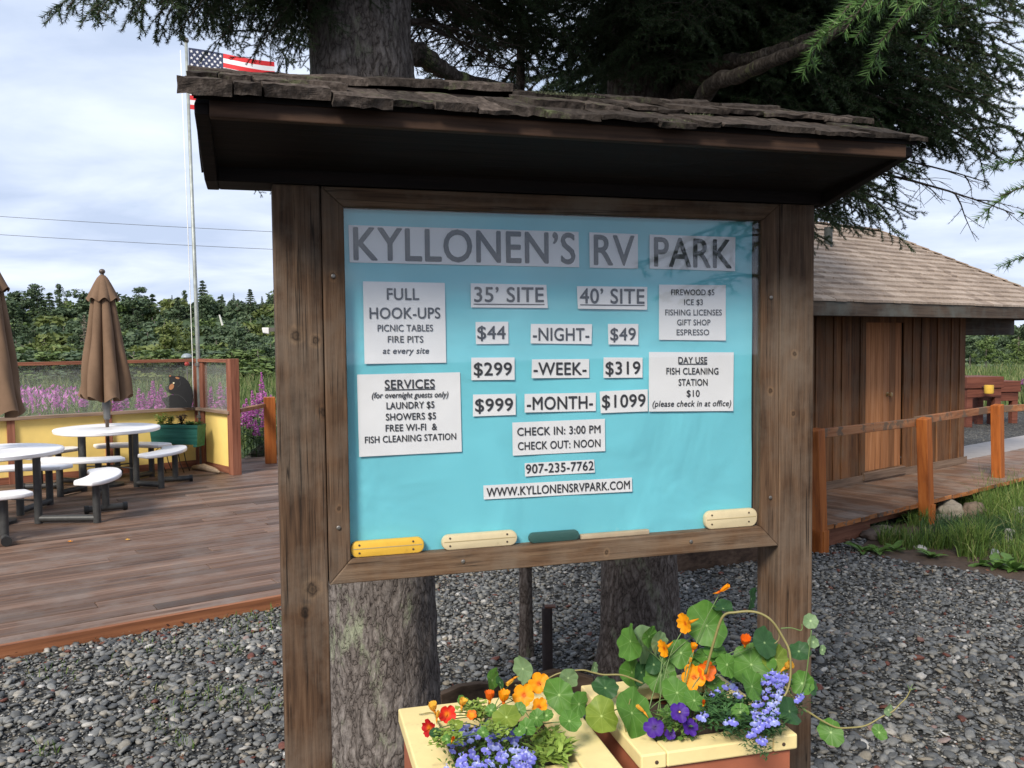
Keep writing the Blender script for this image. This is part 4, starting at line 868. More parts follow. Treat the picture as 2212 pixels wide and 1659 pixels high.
# ------------------------------------------------------------------ deck
DK = R(34.5); DO = Vector((-2.27, 5.36, 0)); DZ = .08
DECKW = wood('deck_boards', [(.038, .022, .015), (.128, .075, .051), (.23, .152, .112)], 0, 45, .03, .6, knots=False, grey=(.155, .118, .098), island=.5, bmp=.6)
DECKE = wood('deck_edge_board', [(.12, .045, .022), (.26, .10, .045), (.36, .16, .08)], 0, 40, .03, .7, knots=False)
dk = bpy.data.objects.new('deck', None)
b = MB(); rd = random.Random(12); XL0, XR0, YB = -6.5, 1.9, 7.0; y = .0; i = 0
while y < YB:
    x = XL0
    XE = XR0 + .62 * y                                           # the far end runs back beside the trees
    while x < XE:
        ln = rd.uniform(3.0, 5.0); x2 = min(XE, x + ln)
        if XE - x2 < .6: x2 = XE
        dz = rd.uniform(-.002, .002); b.box(x, x2 - .003, y, y + .135, DZ - .034 + dz, DZ + dz); x = x2
    y += .140
deck = b.build('deck', DECKW, None, bevel=.004, seg=1); deck.location = DO; deck.rotation_euler = (0, 0, DK); structure(deck)
b = MB(); b.box(XL0, XR0, -.042, -.004, -.02, DZ - .002); b.box(XL0, XR0, .01, YB, -.02, DZ - .045); b.beam((XR0 + .03, -.0, .028), (XR0 + .03 + .62 * YB, YB, .028), .036, .095)
de = b.build('deck_edge', DECKE); de.location = DO; de.rotation_euler = (0, 0, DK); structure(de)
def D(x, y, z=0): return DO + Vector((x * math.cos(DK) - y * math.sin(DK), x * math.sin(DK) + y * math.cos(DK), z))

# ------------------------------------------------------------------ windscreen wall of the deck
REDW = wood('redwood_stain', [(.10, .035, .022), (.23, .085, .05), (.33, .145, .09)], 2, 40, .05, knots=False)
REDX = wood('redwood_rail', [(.10, .036, .022), (.24, .09, .052), (.34, .15, .09)], 0, 40, .05, knots=False); LEDGE = wood('weathered_ledge', [(.12, .08, .055), (.25, .17, .12), (.34, .25, .19)], 0, 40, .05, knots=False)
YELLOW = plain('yellow_panel_paint', (.86, .63, .20), .55, .06, 5, stain=((.62, .42, .14), 9, .68))
WGLASS = glass_mat('windscreen_glass', dust=.13, dustcol=(.42, .44, .40), gloss=.8, scale=30)
CW = Vector((-4.391, 12.108, 0)); WL = Vector((-6.286, 10.591, 0)); WE = Vector((-3.614, 11.252, 0))
wu = (CW - WL).normalized(); wang = math.atan2(wu.y, wu.x)
wall = thing('windscreen_fence', 'deck fence with yellow lower panels and glass above a brown ledge', 'fence', WL, wang)
WLEN = (CW - WL).length; X0 = -2.2
def wallx(px):                                                   # where a sight line meets the fence line
    n = Vector((-wu.y, wu.x, 0)); p = atplane(px, 900, CW, n); return (p - WL).dot(wu)
ps = [X0, wallx(22), wallx(233), WLEN]
def fence_run(parent, xs, M=None, posts=True, end=0):
    def bx(nm, m, *a, bv=.003):
        o = MB().box(*a).build(nm, m, parent, bevel=bv)
        if M is not None: o.matrix_local = M
        return o
    a, c = xs[0], xs[-1]
    bx('top_rail', REDX, a, c, -.045, .045, 1.535, 1.578); bx('ledge', LEDGE, a, c, -.075, .05, .868, .908); bx('bottom_rail', REDX, a, c, -.02, .03, .082, .165)
    for k in range(len(xs) - 1):
        bx('yellow_panel', YELLOW, xs[k] + .04, xs[k + 1] - .04, -.006, .012, .166, .867); bx('glass_pane', WGLASS, xs[k] + .045, xs[k + 1] - .045, .0, .006, .909, 1.534, bv=0)
    return bx
bx = fence_run(wall, ps)
for x in ps[1:]: bx('post', REDW, x - .042, x + .042, -.043, .046, DZ, 1.534)
wd = WE - CW; wlen = wd.length; Mw = Matrix.Translation(Vector((WLEN, 0, 0))) @ Matrix.Rotation(math.atan2(wd.y, wd.x) - wang, 4, 'Z')
bx = fence_run(wall, [.06, wlen], Mw)
bx('post', REDW, wlen - .07, wlen + .07, -.055, .06, DZ, 1.585); bx('post', REDW, .045, .28, -.03, .035, DZ, 1.533)

# orange railing beyond the fence
ORANGE = wood('orange_paint', [(.19, .052, .013), (.35, .102, .022), (.43, .148, .036)], 2, 30, .08, .6, knots=False, bmp=.3, patch=((.17, .10, .06), 7, .66))
ORANGEX = wood('worn_orange_rail', [(.16, .06, .025), (.30, .12, .05), (.40, .2, .10)], 0, 40, .05, .7, knots=False, bmp=.4, patch=((.15, .095, .06), 3.5, .50))
oP = Vector((-3.43, 12.3, 0)); orr = thing('orange_railing', 'orange railing with a thick square post behind the end of the yellow fence', 'railing', oP, R(20))
MB().box(-.085, .07, -.07, .07, DZ, 1.02).build('post', ORANGE, orr, bevel=.006)
a = Vector(WE) + Vector((.02, .12, 0)) - oP; a = Matrix.Rotation(-R(20), 4, 'Z') @ a
MB().beam((a.x, a.y, .90), (-.0851, .0, .905), .09, .05).build('rail', ORANGEX, orr, bevel=.004); MB().box(.0701, 2.6, -.04, .04, .88, .93).build('rail', ORANGEX, orr, bevel=.004); MB().box(2.6, 2.72, -.06, .06, DZ, 1.02).build('post', ORANGE, orr, bevel=.006)

# ------------------------------------------------------------------ flagpole and flag
GALV = plain('galvanised_pipe', (.30, .32, .30), .5, .25, 12, metal=.3, stain=((.22, .11, .05), 5, .66)); ROPE = plain('white_rope', (.75, .74, .70), .8); BRASS = plain('weathered_brass', (.32, .22, .1), .5, metal=.6)
FPp = CW + Vector((.085, -.12, 0)); TOP = at(402, 92, FPp.y)
fp = thing('flagpole', 'tall galvanised flagpole clamped to the corner of the yellow fence', 'flagpole', FPp)
lean = TOP.x - FPp.x
MB().tube([(0, 0, DZ), (lean * .26, 0, 2.0), (lean, 0, TOP.z)], [.029, .027, .02], 14).build('pole', GALV, fp, smooth=True)
b = MB(); b.ball((lean, 0, TOP.z + .03), .04, 12); b.build('pole_cap', METAL, fp, smooth=True)
rope = [(lean - .06, -.05, TOP.z - .12), (lean * .6 - .05, -.05, 3.2), (lean * .2 - .06, -.05, 1.6), (-.075, -.05, 1.05), (-.09, -.05, 1.0)]
MB().tube(rope, .0055, 6).build('rope', ROPE, fp, smooth=True)
for z in (.78, 1.50): MB().lathe([(.038, -.02), (.05, -.02), (.05, .02), (.038, .02)], (lean * .2 * z / 2, 0, z), 14).build('clamp', METAL, fp)
fh = at(402, 103, FPp.y).z - at(404, 236, FPp.y).z; fz1 = at(402, 103, FPp.y).z
F_R = plain('flag_red', (.60, .025, .03), .7, .06, 9); F_W = plain('flag_white', (.75, .75, .76), .7, .04, 9); F_B = plain('flag_navy', (.03, .04, .09), .7, .08, 9)
flag = thing('flag', 'stars and stripes flag flying from the pole behind the roof', 'flag', Vector((FPp.x + lean, FPp.y, fz1)))
fw = 1.30
def cloth(u, v):                                                 # u along the fly, v down the hoist (0..1)
    x = .03 + fw * u * .82; y = .30 * u + .07 * u * math.sin(7 * u + 1.5 * v) ; z = -fh * v - .10 * u + .04 * u * math.sin(5.5 * u + 1)
    return (x, y, z)
nu, nv = 40, 39; V = [cloth(i / nu, j / nv) for j in range(nv + 1) for i in range(nu + 1)]; Fs = []; Fc = []; MI = []
for j in range(nv):
    for i in range(nu):
        q = (j * (nu + 1) + i, j * (nu + 1) + i + 1, (j + 1) * (nu + 1) + i + 1, (j + 1) * (nu + 1) + i)
        if i < 16 and j < 21: Fc.append(q)
        else: Fs.append(q); MI.append((j // 3) % 2)
link('stripes', np_mesh('stripes', V, Fs, [F_R, F_W], MI, True), flag); link('canton', np_mesh('canton', V, Fc, F_B, None, True), flag)
b = MB()
for r_ in range(9):
    for c in range(6 if r_ % 2 == 0 else 5):
        u = (.4 * (c * 2 + 1 + (r_ % 2)) / 12); v = (21 / 39) * (r_ + 1) / 10; c0 = Vector(cloth(u, v)); pts = []
        for k in range(10):
            rr = .024 if k % 2 == 0 else .0095; a = math.pi / 2 + k * math.pi / 5; p = Vector(cloth(u + rr * math.cos(a) / (fw * .85), v - rr * math.sin(a) / fh)); pts.append((p.x, p.y - .004, p.z))
        b.add(pts, [tuple(range(10))])
b.build('stars', F_W, flag); flag.children[-1]['kind'] = 'stuff'

# ------------------------------------------------------------------ things along the fence
# painted bear cut-out on the ledge
BLK = plain('black_painted_plywood', (.008, .008, .009), .65, .3, 30); TAN = plain('tan_paint', (.32, .14, .06), .6); EYEW = plain('pale_paint', (.75, .68, .45), .5)
bp0 = atplane(385, 884, CW + Vector((wu.y, -wu.x, 0)) * .05, Vector((-wu.y, wu.x, 0)))
bear = thing('bear_cutout', 'black bear cut-out sitting on the fence ledge by the flagpole', 'cutout', Vector((bp0.x, bp0.y, .909)), R(8))
def cb(x, y): return ((x - 225) * .00138, (832 - y) * .00138)
ol = [cb(*p) for p in ((120, 830), (75, 745), (85, 722), (120, 725), (160, 700), (190, 702), (170, 690), (130, 670), (108, 640), (112, 615), (148, 605), (150, 560), (147, 520), (143, 508), (160, 503), (180, 512), (215, 515), (245, 508), (290, 530), (330, 570), (360, 640), (372, 710), (365, 780), (350, 828))]
Mb = Matrix(((1, 0, 0, 0), (0, 0, -1, .006), (0, 1, 0, 0), (0, 0, 0, 1)))
MB().prism(ol, .014, Mb).build('body', BLK, bear, bevel=.002)
def patch(nm, c, rx, rz, m, rot=0):
    cx, cz = cb(*c); pts = [(cx + rx * math.cos(a) * math.cos(rot) - rz * math.sin(a) * math.sin(rot), cz + rx * math.cos(a) * math.sin(rot) + rz * math.sin(a) * math.cos(rot)) for a in [2 * math.pi * k / 16 for k in range(16)]]
    MB().prism(pts, .003, Matrix(((1, 0, 0, 0), (0, 0, -1, -.0085), (0, 1, 0, 0), (0, 0, 0, 1)))).build(nm, m, bear)
patch('muzzle', (170, 620), .030, .045, TAN, -.5); patch('ear', (160, 512), .014, .010, TAN); patch('ear', (228, 534), .028, .014, TAN, -.3)
cx, cz = cb(192, 583); MB().prism([(cx + .012 * math.cos(a), cz + .012 * math.sin(a)) for a in [k * .785 for k in range(8)]], .003, Matrix(((1, 0, 0, 0), (0, 0, -1, -.0118), (0, 1, 0, 0), (0, 0, 0, 1)))).build('eye', EYEW, bear)
GREYL = plain('grey_line_paint', (.07, .07, .07), .6)
for pl in (((190, 702), (230, 700), (275, 730), (310, 775)), ((250, 560), (255, 600), (225, 625))):
    MB().tube([(cb(*p)[0], -.0085, cb(*p)[1]) for p in pl], .0022, 5).build('outline_stroke', GREYL, bear)
# lantern on a stake beyond the glass
lp_ = at(404, 783, 12.75); ln_ = thing('garden_lantern', 'small garden lantern with grey cap and red globe behind the fence rail', 'lantern', (lp_.x, lp_.y, 0))
MB().tube([(0, 0, 0), (0, 0, 1.44)], .009, 8).build('stake', METAL, ln_); MB().lathe([(.001, 1.645), (.035, 1.64), (.055, 1.63), (.078, 1.60), (.078, 1.585), (.02, 1.58), (.02, 1.53)], (0, 0, 0), 20).build('cap', plain('pale_grey_plastic', (.24, .28, .30), .4), ln_, smooth=True, angle=40)
MB().ball((0, 0, 1.49), .038, 14).build('globe', plain('red_glass_globe', (.38, .03, .02), .3), ln_, smooth=True)
# green window box with plants on an iron stand
GREEN = wood('green_paint', [(.012, .07, .052), (.022, .125, .095), (.045, .18, .14)], 0, 30, .08, .5, knots=False, bmp=.25); IRON = plain('rusty_iron', (.05, .035, .03), .6, .3)
gc = at(384, 940, 11.55); gb = thing('window_box', 'long green planting box in front of the yellow fence corner', 'planter', (gc.x, gc.y, 0), R(-6))
zt_, zb_ = at(384, 917, 11.55).z, at(384, 959, 11.55).z; w2 = .335
b = MB()
b.add([(-w2 + .02, -.10, zb_), (w2 - .02, -.10, zb_), (w2 - .02, .12, zb_), (-w2 + .02, .12, zb_), (-w2, -.12, zt_), (w2, -.12, zt_), (w2, .14, zt_), (-w2, .14, zt_), (-w2 + .02, -.1, zt_), (w2 - .02, -.1, zt_), (w2 - .02, .12, zt_), (-w2 + .02, .12, zt_), (-w2 + .03, -.09, zt_ - .04), (w2 - .03, -.09, zt_ - .04), (w2 - .03, .11, zt_ - .04), (-w2 + .03, .11, zt_ - .04)],
      [(0, 3, 2, 1), (0, 1, 5, 4), (1, 2, 6, 5), (2, 3, 7, 6), (3, 0, 4, 7), (4, 5, 9, 8), (5, 6, 10, 9), (6, 7, 11, 10), (7, 4, 8, 11), (8, 9, 13, 12), (9, 10, 14, 13), (10, 11, 15, 14), (11, 8, 12, 15), (12, 13, 14, 15)])
b.build('box_body', GREEN, gb, bevel=.003); MB().box(-w2 - .006, w2 + .006, -.129, -.1205, zt_ - .035, zt_ + .004).build('rim', GREEN, gb, bevel=.002)
for x in (-w2 + .03, w2 - .07): MB().box(x, x + .05, -.115, .12, zb_ - .03, zb_ - .001).build('foot', GREEN, gb, bevel=.003)
for dx, c in ((-w2 + .10, FOLY), (-w2 + .22, FOL), (.05, None), (.18, FOL), (.27, FOL)):
    m_ = c or island_mat('dark_purple_foliage', [(0, (.02, .012, .02)), (1, (.07, .03, .05))], .5)
    pt = thing('box_plant', {FOLY: 'light green seedling at the left end of the green box', None: 'dark purple leafed plant in the middle of the green box'}.get(c, ('round leafed green plant second from the left in the green box' if dx < 0 else ('thin green sprout right of the purple plant in the green box' if dx < .2 else 'low green plant at the right end of the green box'))), 'plant', Matrix.Translation(gb.location) @ Matrix.Rotation(R(-6), 4, 'Z') @ Vector((dx, 0, zt_ - .04)), 0, 'plants in the green box')
    hh = {True: .17}.get(dx < -.2, .15 if c is None or dx < 0 else .07); rg_ = random.Random(int(dx * 100) + 50); pts = []
    for k in range(5):
        a = rg_.uniform(0, 6.28); tip = Vector((.05 * math.cos(a), .05 * math.sin(a), hh * rg_.uniform(.6, 1.1)))
        for q in (.35, .6, .8, 1): pts.append((tip * q, 1))
    V, F = fol_mesh(pts, 12, .042, .013, .6, 5, .012); link('foliage', np_mesh('foliage', V, F, m_), pt)
    MB().tube([(0, 0, 0), (0, 0, hh * .7)], .004, 5).build('stem', STEMG, pt)
ist = thing('plant_stand', 'curly wrought iron stand carrying the green planting box', 'stand', (gc.x, gc.y, 0), R(-6))
def cur(P, r=.006): return MB().tube(P, r, 6)
for x in (-.2, .05):
    for yy in (-.07, .09):
        cur([(x, yy, zb_ - .032), (x + .02, yy, zb_ - .10), (x - .015, yy, .33), (x + .01, yy, .2), (x + .06, yy, DZ)], .007).build('leg', IRON, ist, smooth=True)
    cur([(x - .07, -.07, .38), (x - .02, -.07, .42), (x + .02, -.07, .38), (x - .0, -.07, .345), (x - .03, -.07, .37)], .005).build('scroll', IRON, ist, smooth=True)
MB().box(-.24, .10, -.075, .095, zb_ - .044, zb_ - .0325).build('shelf', IRON, ist)
# driftwood at the foot of the corner
dw = MB().tube([CW + Vector((.06, -.38, DZ + .03)), CW + Vector((.25, -.5, DZ + .05)), CW + Vector((.45, -.68, DZ + .03)), CW + Vector((.55, -.78, DZ + .02))], [.03, .05, .04, .012], 8).build('driftwood', plain('driftwood_grey', (.30, .22, .15), .8, .25, 20), smooth=True); tag(dw, 'pale driftwood piece lying on the deck under the short yellow panel', 'driftwood')

# ------------------------------------------------------------------ picnic tables with umbrellas
PLAST = plain('white_plastic_top', (.80, .79, .80), .35, .04, 10, spec=.45); PIPE = plain('dark_grey_pipe', (.045, .045, .044), .45, .25, 25, bmp=.1); CAPM = plain('black_pipe_cap', (.018, .018, .018), .5)
def sector(r0, r1, half, z0_, z1_, th, n=18, round_=.35):
    """curved bench slab with rounded ends"""
    ctr = []; inn = []; out = []
    for k in range(n + 1):
        a = -half + 2 * half * k / n; e = abs(2 * k / n - 1); q = (max(0, e - .72) / .28) ** 2.2 * round_; mid, hw = (r0 + r1) / 2, (r1 - r0) / 2 * (1 - q)
        inn.append(((mid - hw) * math.cos(a + th), (mid - hw) * math.sin(a + th))); out.append(((mid + hw) * math.cos(a + th), (mid + hw) * math.sin(a + th)))
    poly = inn + out[::-1]; b = MB(); m_ = len(poly); b.v = [(p[0], p[1], z0_) for p in poly] + [(p[0], p[1], z1_) for p in poly]
    for k in range(n):
        for o, fl_ in ((0, 1), (m_, 0)):
            q = (o + k, o + k + 1, o + m_ - 2 - k, o + m_ - 1 - k); b.f.append(q[::-1] if fl_ else q)
    for k in range(m_): b.f.append((k, (k + 1) % m_, m_ + (k + 1) % m_, m_ + k))
    b.mi = [0] * len(b.f); return b
def picnic(label, c, th0, H=.71, HS=.43, rb=.75):
    t = thing('picnic_table', label, 'picnic table', (c[0], c[1], DZ + .002), th0, 'white round picnic tables on the deck')
    pr = [(.02, H - .055), (.56, H - .055), (.588, H - .045), (.595, H - .015), (.585, H - .003), (.56, H + .0), (.03, H + .002), (.022, H - .004)]
    MB().lathe(pr, (0, 0, 0), 56, 0, lambda a, z: 1 + .012 * math.cos(4 * a)).build('tabletop', PLAST, t, smooth=True, angle=50)
    for k in range(4):
        th = R(90 * k); sector(rb - .15, rb + .145, R(34 * .75 / rb + 3), HS - .045, HS, th).build('bench_seat', PLAST, t, smooth=True, bevel=.014, seg=3, angle=60)
        aA, aB = th - R(17), th + R(17); pA = Vector((rb * math.cos(aA), rb * math.sin(aA), 0)); pB = Vector((rb * math.cos(aB), rb * math.sin(aB), 0)); tl = pA * (.40 / rb); r_ = .036
        MB().tube([tl + Vector((0, 0, .0)), tl + Vector((0, 0, H - .046))], r_, 14).build('table_leg', PIPE, t, smooth=True, angle=40)
        MB().tube([pA + Vector((0, 0, .0)), pA + Vector((0, 0, HS - .046))], r_, 14).build('bench_leg', PIPE, t, smooth=True, angle=40)
        MB().tube([pB + Vector((0, 0, .05)), pB + Vector((0, 0, HS - .046))], r_, 14).build('bench_leg', PIPE, t, smooth=True, angle=40)
        MB().tube([tl + Vector((0, 0, .045)), pA + Vector((0, 0, .045))], .033, 14).build('floor_tube', PIPE, t, smooth=True, angle=40)
        u = pB.normalized(); MB().tube([pB - u * .16 + Vector((0, 0, .042)), pB + u * .16 + Vector((0, 0, .042))], .033, 14).build('foot_tube', PIPE, t, smooth=True, angle=40)
        for s in (-1, 1): MB().tube([pB + u * s * .1605 + Vector((0, 0, .042)), pB + u * s * .20 + Vector((0, 0, .042))], .042, 14).build('tube_cap', CAPM, t, smooth=True, angle=40)
        MB().tube([tl + Vector((0, 0, .22)) , Vector((.03 * math.cos(aA), .03 * math.sin(aA), .24))], .008, 8).build('brace', PIPE, t, smooth=True)
    return t
picnic('white round picnic table in front of the green planting box', (-4.88, 10.45), R(0))
picnic('nearer white round picnic table cut by the left edge of the photo', (-4.95, 8.27), R(17), rb=.96)
BROWN = plain('brown_canvas', (.165, .105, .068), .85, .10, 6, bmp=.1, spec=.1); UMET = plain('grey_umbrella_metal', (.17, .17, .165), .4, metal=.5); UPOLE = plain('bronze_pole', (.10, .075, .06), .4, metal=.3)
def umbrella(label, c, rot, sc=1.0):
    t = thing('patio_umbrella', label, 'umbrella', (c[0], c[1], DZ + .002), rot, 'closed brown umbrellas on the deck')
    MB().lathe([(.001, 0), (.17, 0), (.17, .03), (.06, .05), (.05, .10), (.001, .1)], (0, 0, 0), 20).build('base', CAPM, t, smooth=True, angle=40)
    MB().tube([(0, 0, .1), (0, 0, 2.42)], .021, 12).build('pole', UPOLE, t, smooth=True)
    MB().lathe([(.024, .80), (.038, .82), (.040, .90), (.052, .93), (.052, 1.0), (.036, 1.06), (.024, 1.08)], (0, 0, 0), 16).build('crank_housing', UMET, t, smooth=True)
    rgu = random.Random(int(c[1] * 10)); ph = [rgu.uniform(-.25, .25) for _ in range(8)]; am = [rgu.uniform(.7, 1.25) for _ in range(8)]
    def fold(a, z, z0_, z1_, amp):
        k = (a / (2 * math.pi) * 8); i = int(k) % 8; f_ = k - int(k); q = 1 - (z - z0_) / (z1_ - z0_)
        s = abs(math.sin(math.pi * (f_ + .0))) ; return 1 + amp * (.4 + .6 * q) * (am[i] * (s ** .42) - .80) + .05 * math.sin(3 * a + z * 6) * q + .04 * math.sin(11 * a + z * 9 + ph[i]) * q
    Z = [1.07 + (2.28 - 1.07) * k / 26 for k in range(27)]
    def R_(z):
        q = (2.28 - z) / 1.21; return .125 + .165 * q ** .9 if q > .08 else .125 + .165 * q ** .9
    pr = [(R_(z) * 1.0, z) for z in Z] + [(.09, 2.33), (.04, 2.40)]
    m_ = MB(); m_.lathe(pr, (0, 0, 0), 160, 0, lambda a, z: fold(a, z, 1.07, 2.40, .72))
    for i, p in enumerate(m_.v):                                  # scalloped hem
        if i < 160: a = 2 * math.pi * i / 160; m_.v[i] = (p[0], p[1], p[2] - .035 * math.cos(8 * a) + .02 * math.sin(2 * a + 1))
    m_.f = [f for f in m_.f if len(f) == 4]; m_.mi = [0] * len(m_.f); m_.build('canopy', BROWN, t, smooth=True)
    pr = [(.178, 2.235), (.165, 2.27), (.135, 2.34), (.095, 2.43), (.058, 2.50), (.032, 2.53)]
    m_ = MB(); m_.lathe(pr, (0, 0, 0), 128, 0, lambda a, z: 1 + .16 * (abs(math.sin(4 * a + .7)) ** .8 - .6) * (2.56 - z) / .3)
    for i, p in enumerate(m_.v):
        if i < 128: a = 2 * math.pi * i / 128; m_.v[i] = (p[0], p[1], p[2] - .022 * math.cos(8 * a + 1.4))
    m_.f = [f for f in m_.f if len(f) == 4]; m_.mi = [0] * len(m_.f); m_.build('vent_flap', BROWN, t, smooth=True)
    MB().lathe([(.02, 2.525), (.022, 2.545)], (0, 0, 0), 12).ball((0, 0, 2.575), .036, 16, .9).build('finial', UPOLE, t, smooth=True)
    return t
umbrella('closed brown umbrella standing through the farther white table', (-4.88, 10.45), .3)
umbrella('closed brown umbrella at the left edge of the photo, through the nearer table', (-4.95, 8.27), 1.4)
# low wooden bench by the fence, petals on the deck
wb = thing('wooden_stool', 'low brown wooden bench against the yellow panel at the left edge', 'bench', D(-4.45, 5.62, DZ), DK + .05)
BW = wood('brown_bench_wood', [(.08, .045, .03), (.17, .10, .065), (.26, .17, .12)], 0, 40, .05, knots=False)
MB().box(-.55, .42, -.13, .13, .31, .345).build('seat', BW, wb, bevel=.004); MB().box(-.5, .37, -.1, -.08, .24, .309).build('apron', BW, wb)
for x in (-.5, .33): 
    for yy in (-.1, .07): MB().box(x, x + .045, yy, yy + .04, 0, .31).build('leg', BW, wb, bevel=.002)
for lab, x, y_, m_ in (('orange petal fallen on the deck near the nearer table', 151, 1170, P_ORANGE), ('small pale petal fallen on the open deck boards', 275, 1166, P_YEL)):
    V, F = petals(3, .022, .5, .4, False, 3); me = bpy.data.meshes.new('fallen_petal'); me.from_pydata(V, [], F); me.materials.append(m_); o = link('fallen_petal', me); o.location = atz(x, y_, DZ + .01); tag(o, lab, 'petal')

# ------------------------------------------------------------------ small things under and behind the board
TIMB = wood('landscape_timber', [(.03, .018, .012), (.075, .045, .03), (.13, .085, .06)], 0, 40, .05, knots=False)
a = atz(1440, 1236, 0.0); c = atz(1700, 1195, 0.0)
tb = MB().beam((a.x, a.y, .07), (c.x, c.y, .07), .16, .16).build('landscape_timber', TIMB, bevel=.01); tag(tb, 'dark square timber lying on the gravel behind the right post', 'timber')
pp = atz(1183, 1462, 0); pz = at(1183, 1312, pp.y).z
pi_ = thing('iron_pipe', 'short dark iron pipe standing in the gravel between the two trunks', 'pipe', (pp.x, pp.y, 0))
PIPEM = plain('dark_rusty_pipe', (.030, .019, .017), .6, .3, 30); MB().tube([(0, 0, -.1), (0, 0, pz)], .028, 18).build('shaft', PIPEM, pi_, smooth=True, angle=40); MB().box(-.012, .045, -.02, .02, pz + .001, pz + .010).build('top_plate', plain('rusty_plate', (.12, .05, .03), .7), pi_)
# low curved bark edging behind the left planter
ED = wood('bark_edging', [(.04, .024, .014), (.10, .063, .038), (.17, .115, .075)], 0, 30, .06, knots=False); b = MB(); P = []
for k in range(9):
    q = k / 8; p = atz(952 + 330 * q, 1542 - 46 * math.sin(q * 1.9), 0.0); P.append(Vector((p.x, p.y, 0)))
V = []; F = []
for k, p in enumerate(P):
    t_ = (P[min(k + 1, 8)] - P[max(k - 1, 0)]).normalized(); n_ = Vector((-t_.y, t_.x, 0)) * .016; h = .10 + .02 * math.sin(k * 1.3)
    V += [p - n_, p + n_, p + n_ * 1.2 + Vector((0, 0, h)), p - n_ * .9 + Vector((0, 0, h * .97))]
for k in range(8):
    o = k * 4
    for j in range(4): F.append((o + j, o + (j + 1) % 4, o + 4 + (j + 1) % 4, o + 4 + j))
F += [(0, 3, 2, 1), (32, 33, 34, 35)]
b.add(V, F); ed = b.build('bark_edging', ED, bevel=.003); tag(ed, 'low curved brown edging on the gravel behind the left planter', 'edging')
# ------------------------------------------------------------------ boardwalk and its railing
BK = R(38); BO = Vector((2.546, 7.198, 0)); BZ = .20
def B(x, y, z=0): return BO + Vector((x * math.cos(BK) - y * math.sin(BK), x * math.sin(BK) + y * math.cos(BK), z))
BWB = wood('boardwalk_boards', [(.07, .04, .026), (.17, .095, .058), (.27, .175, .12)], 1, 40, .05, .65, knots=False, grey=(.23, .18, .145), island=.35)
BWE = wood('boardwalk_edge', [(.14, .05, .016), (.33, .12, .035), (.42, .19, .08)], 0, 30, .08, .7, knots=False, island=.45, patch=((.12, .09, .07), 9, .55)); SKIRT = wood('boardwalk_skirt', [(.07, .028, .016), (.18, .07, .04), (.25, .11, .065)], 0, 35, .05, knots=False)
b = MB(); e = MB(); x = -.5; rb = random.Random(5)
while x < 9.0:
    dz = rb.uniform(-.002, .002); ov = rb.uniform(-.012, .008); b.box(x, x + .134, -.02 + ov + .002, 1.05, BZ - .038 + dz, BZ + dz); e.box(x, x + .134, -.024 + ov, -.02 + ov, BZ - .038 + dz, BZ + dz); x += .14
bw = b.build('boardwalk', BWB, bevel=.003, seg=1); bw.location = BO; bw.rotation_euler = (0, 0, BK); structure(bw)
be = e.build('boardwalk_edge', BWE); be.location = BO; be.rotation_euler = (0, 0, BK); structure(be)
s = MB(); s.box(-.5, .86, .03, .068, .0, BZ - .04); s.box(.9, 9, .12, .16, .06, BZ - .04); sk = s.build('boardwalk_skirt', SKIRT); sk.location = BO; sk.rotation_euler = (0, 0, BK); structure(sk)
b = MB(); b.box(3.9, 9.0, 1.06, 1.75, BZ - .05, BZ - .012); lw = b.build('landing', plain('pale_landing', (.33, .30, .28), .8)); lw.location = BO; lw.rotation_euler = (0, 0, BK); structure(lw)
rl = thing('orange_railing', 'worn orange railing along the boardwalk in front of the brown shed', 'railing', BO, BK)
W2B = lambda p: Matrix.Rotation(-BK, 4, 'Z') @ (Vector(p) - BO)
pp_ = [(2.455, 7.128), (3.835, 8.18), (5.335, 9.637)]; tops = [at(1768, 922, 7.2).z, at(1995, 900, 8.22).z, at(2140, 872, 9.67).z]; loc = []
for k, ((X, Y), zt) in enumerate(zip(pp_, tops)):
    p = W2B((X, Y, 0)); loc.append(p); tl = (.06, .085, .07)[k]
    q = MB(); 
    w_ = .052
    q.add([(p.x - w_ + tl, p.y - w_ - .045, -.05), (p.x + w_ + tl, p.y - w_ - .045, -.05), (p.x + w_ + tl, p.y + w_ - .045, -.05), (p.x - w_ + tl, p.y + w_ - .045, -.05), (p.x - w_, p.y - w_ - .045, zt - .015), (p.x + w_, p.y - w_ - .045, zt), (p.x + w_, p.y + w_ - .045, zt), (p.x - w_, p.y + w_ - .045, zt - .015)], [(0, 3, 2, 1), (4, 5, 6, 7), (0, 1, 5, 4), (1, 2, 6, 5), (2, 3, 7, 6), (3, 0, 4, 7)])
    q.build('post', ORANGE, rl, bevel=.007)
    bl = MB().box(p.x - .03 + tl, p.x + .05 + tl, p.y - .104 + .0, p.y - .0975, .0, .19).build('post_block', ORANGE, rl, bevel=.002)
def railseg(a, c): MB().beam(a, c, .045, .075).build('rail', ORANGEX, rl, bevel=.005)
r0, r1, r2 = loc; zr = [at(1768, 938, 7.2).z, at(1992, 912, 8.2).z, at(2140, 885, 9.65).z]
railseg((r0.x - 1.4, r0.y + .032, zr[0] - .01), (r0.x + .0, r0.y + .032, zr[0])); railseg((r0.x + .002, r0.y + .032, zr[0]), (r1.x - .001, r1.y + .032, zr[1])); railseg((r1.x + .001, r1.y + .032, zr[1] + .015), (r2.x - .001, r2.y + .032, zr[2]))
q3 = W2B((7.4, 10.6, 0)); railseg((r2.x + .001, r2.y + .03, zr[2] - .0), (q3.x, q3.y, zr[2] - .0)); MB().box(q3.x - .05, q3.x + .05, q3.y - .1, q3.y - .0, -.05, zr[2] + .06).build('post', ORANGE, rl, bevel=.006)

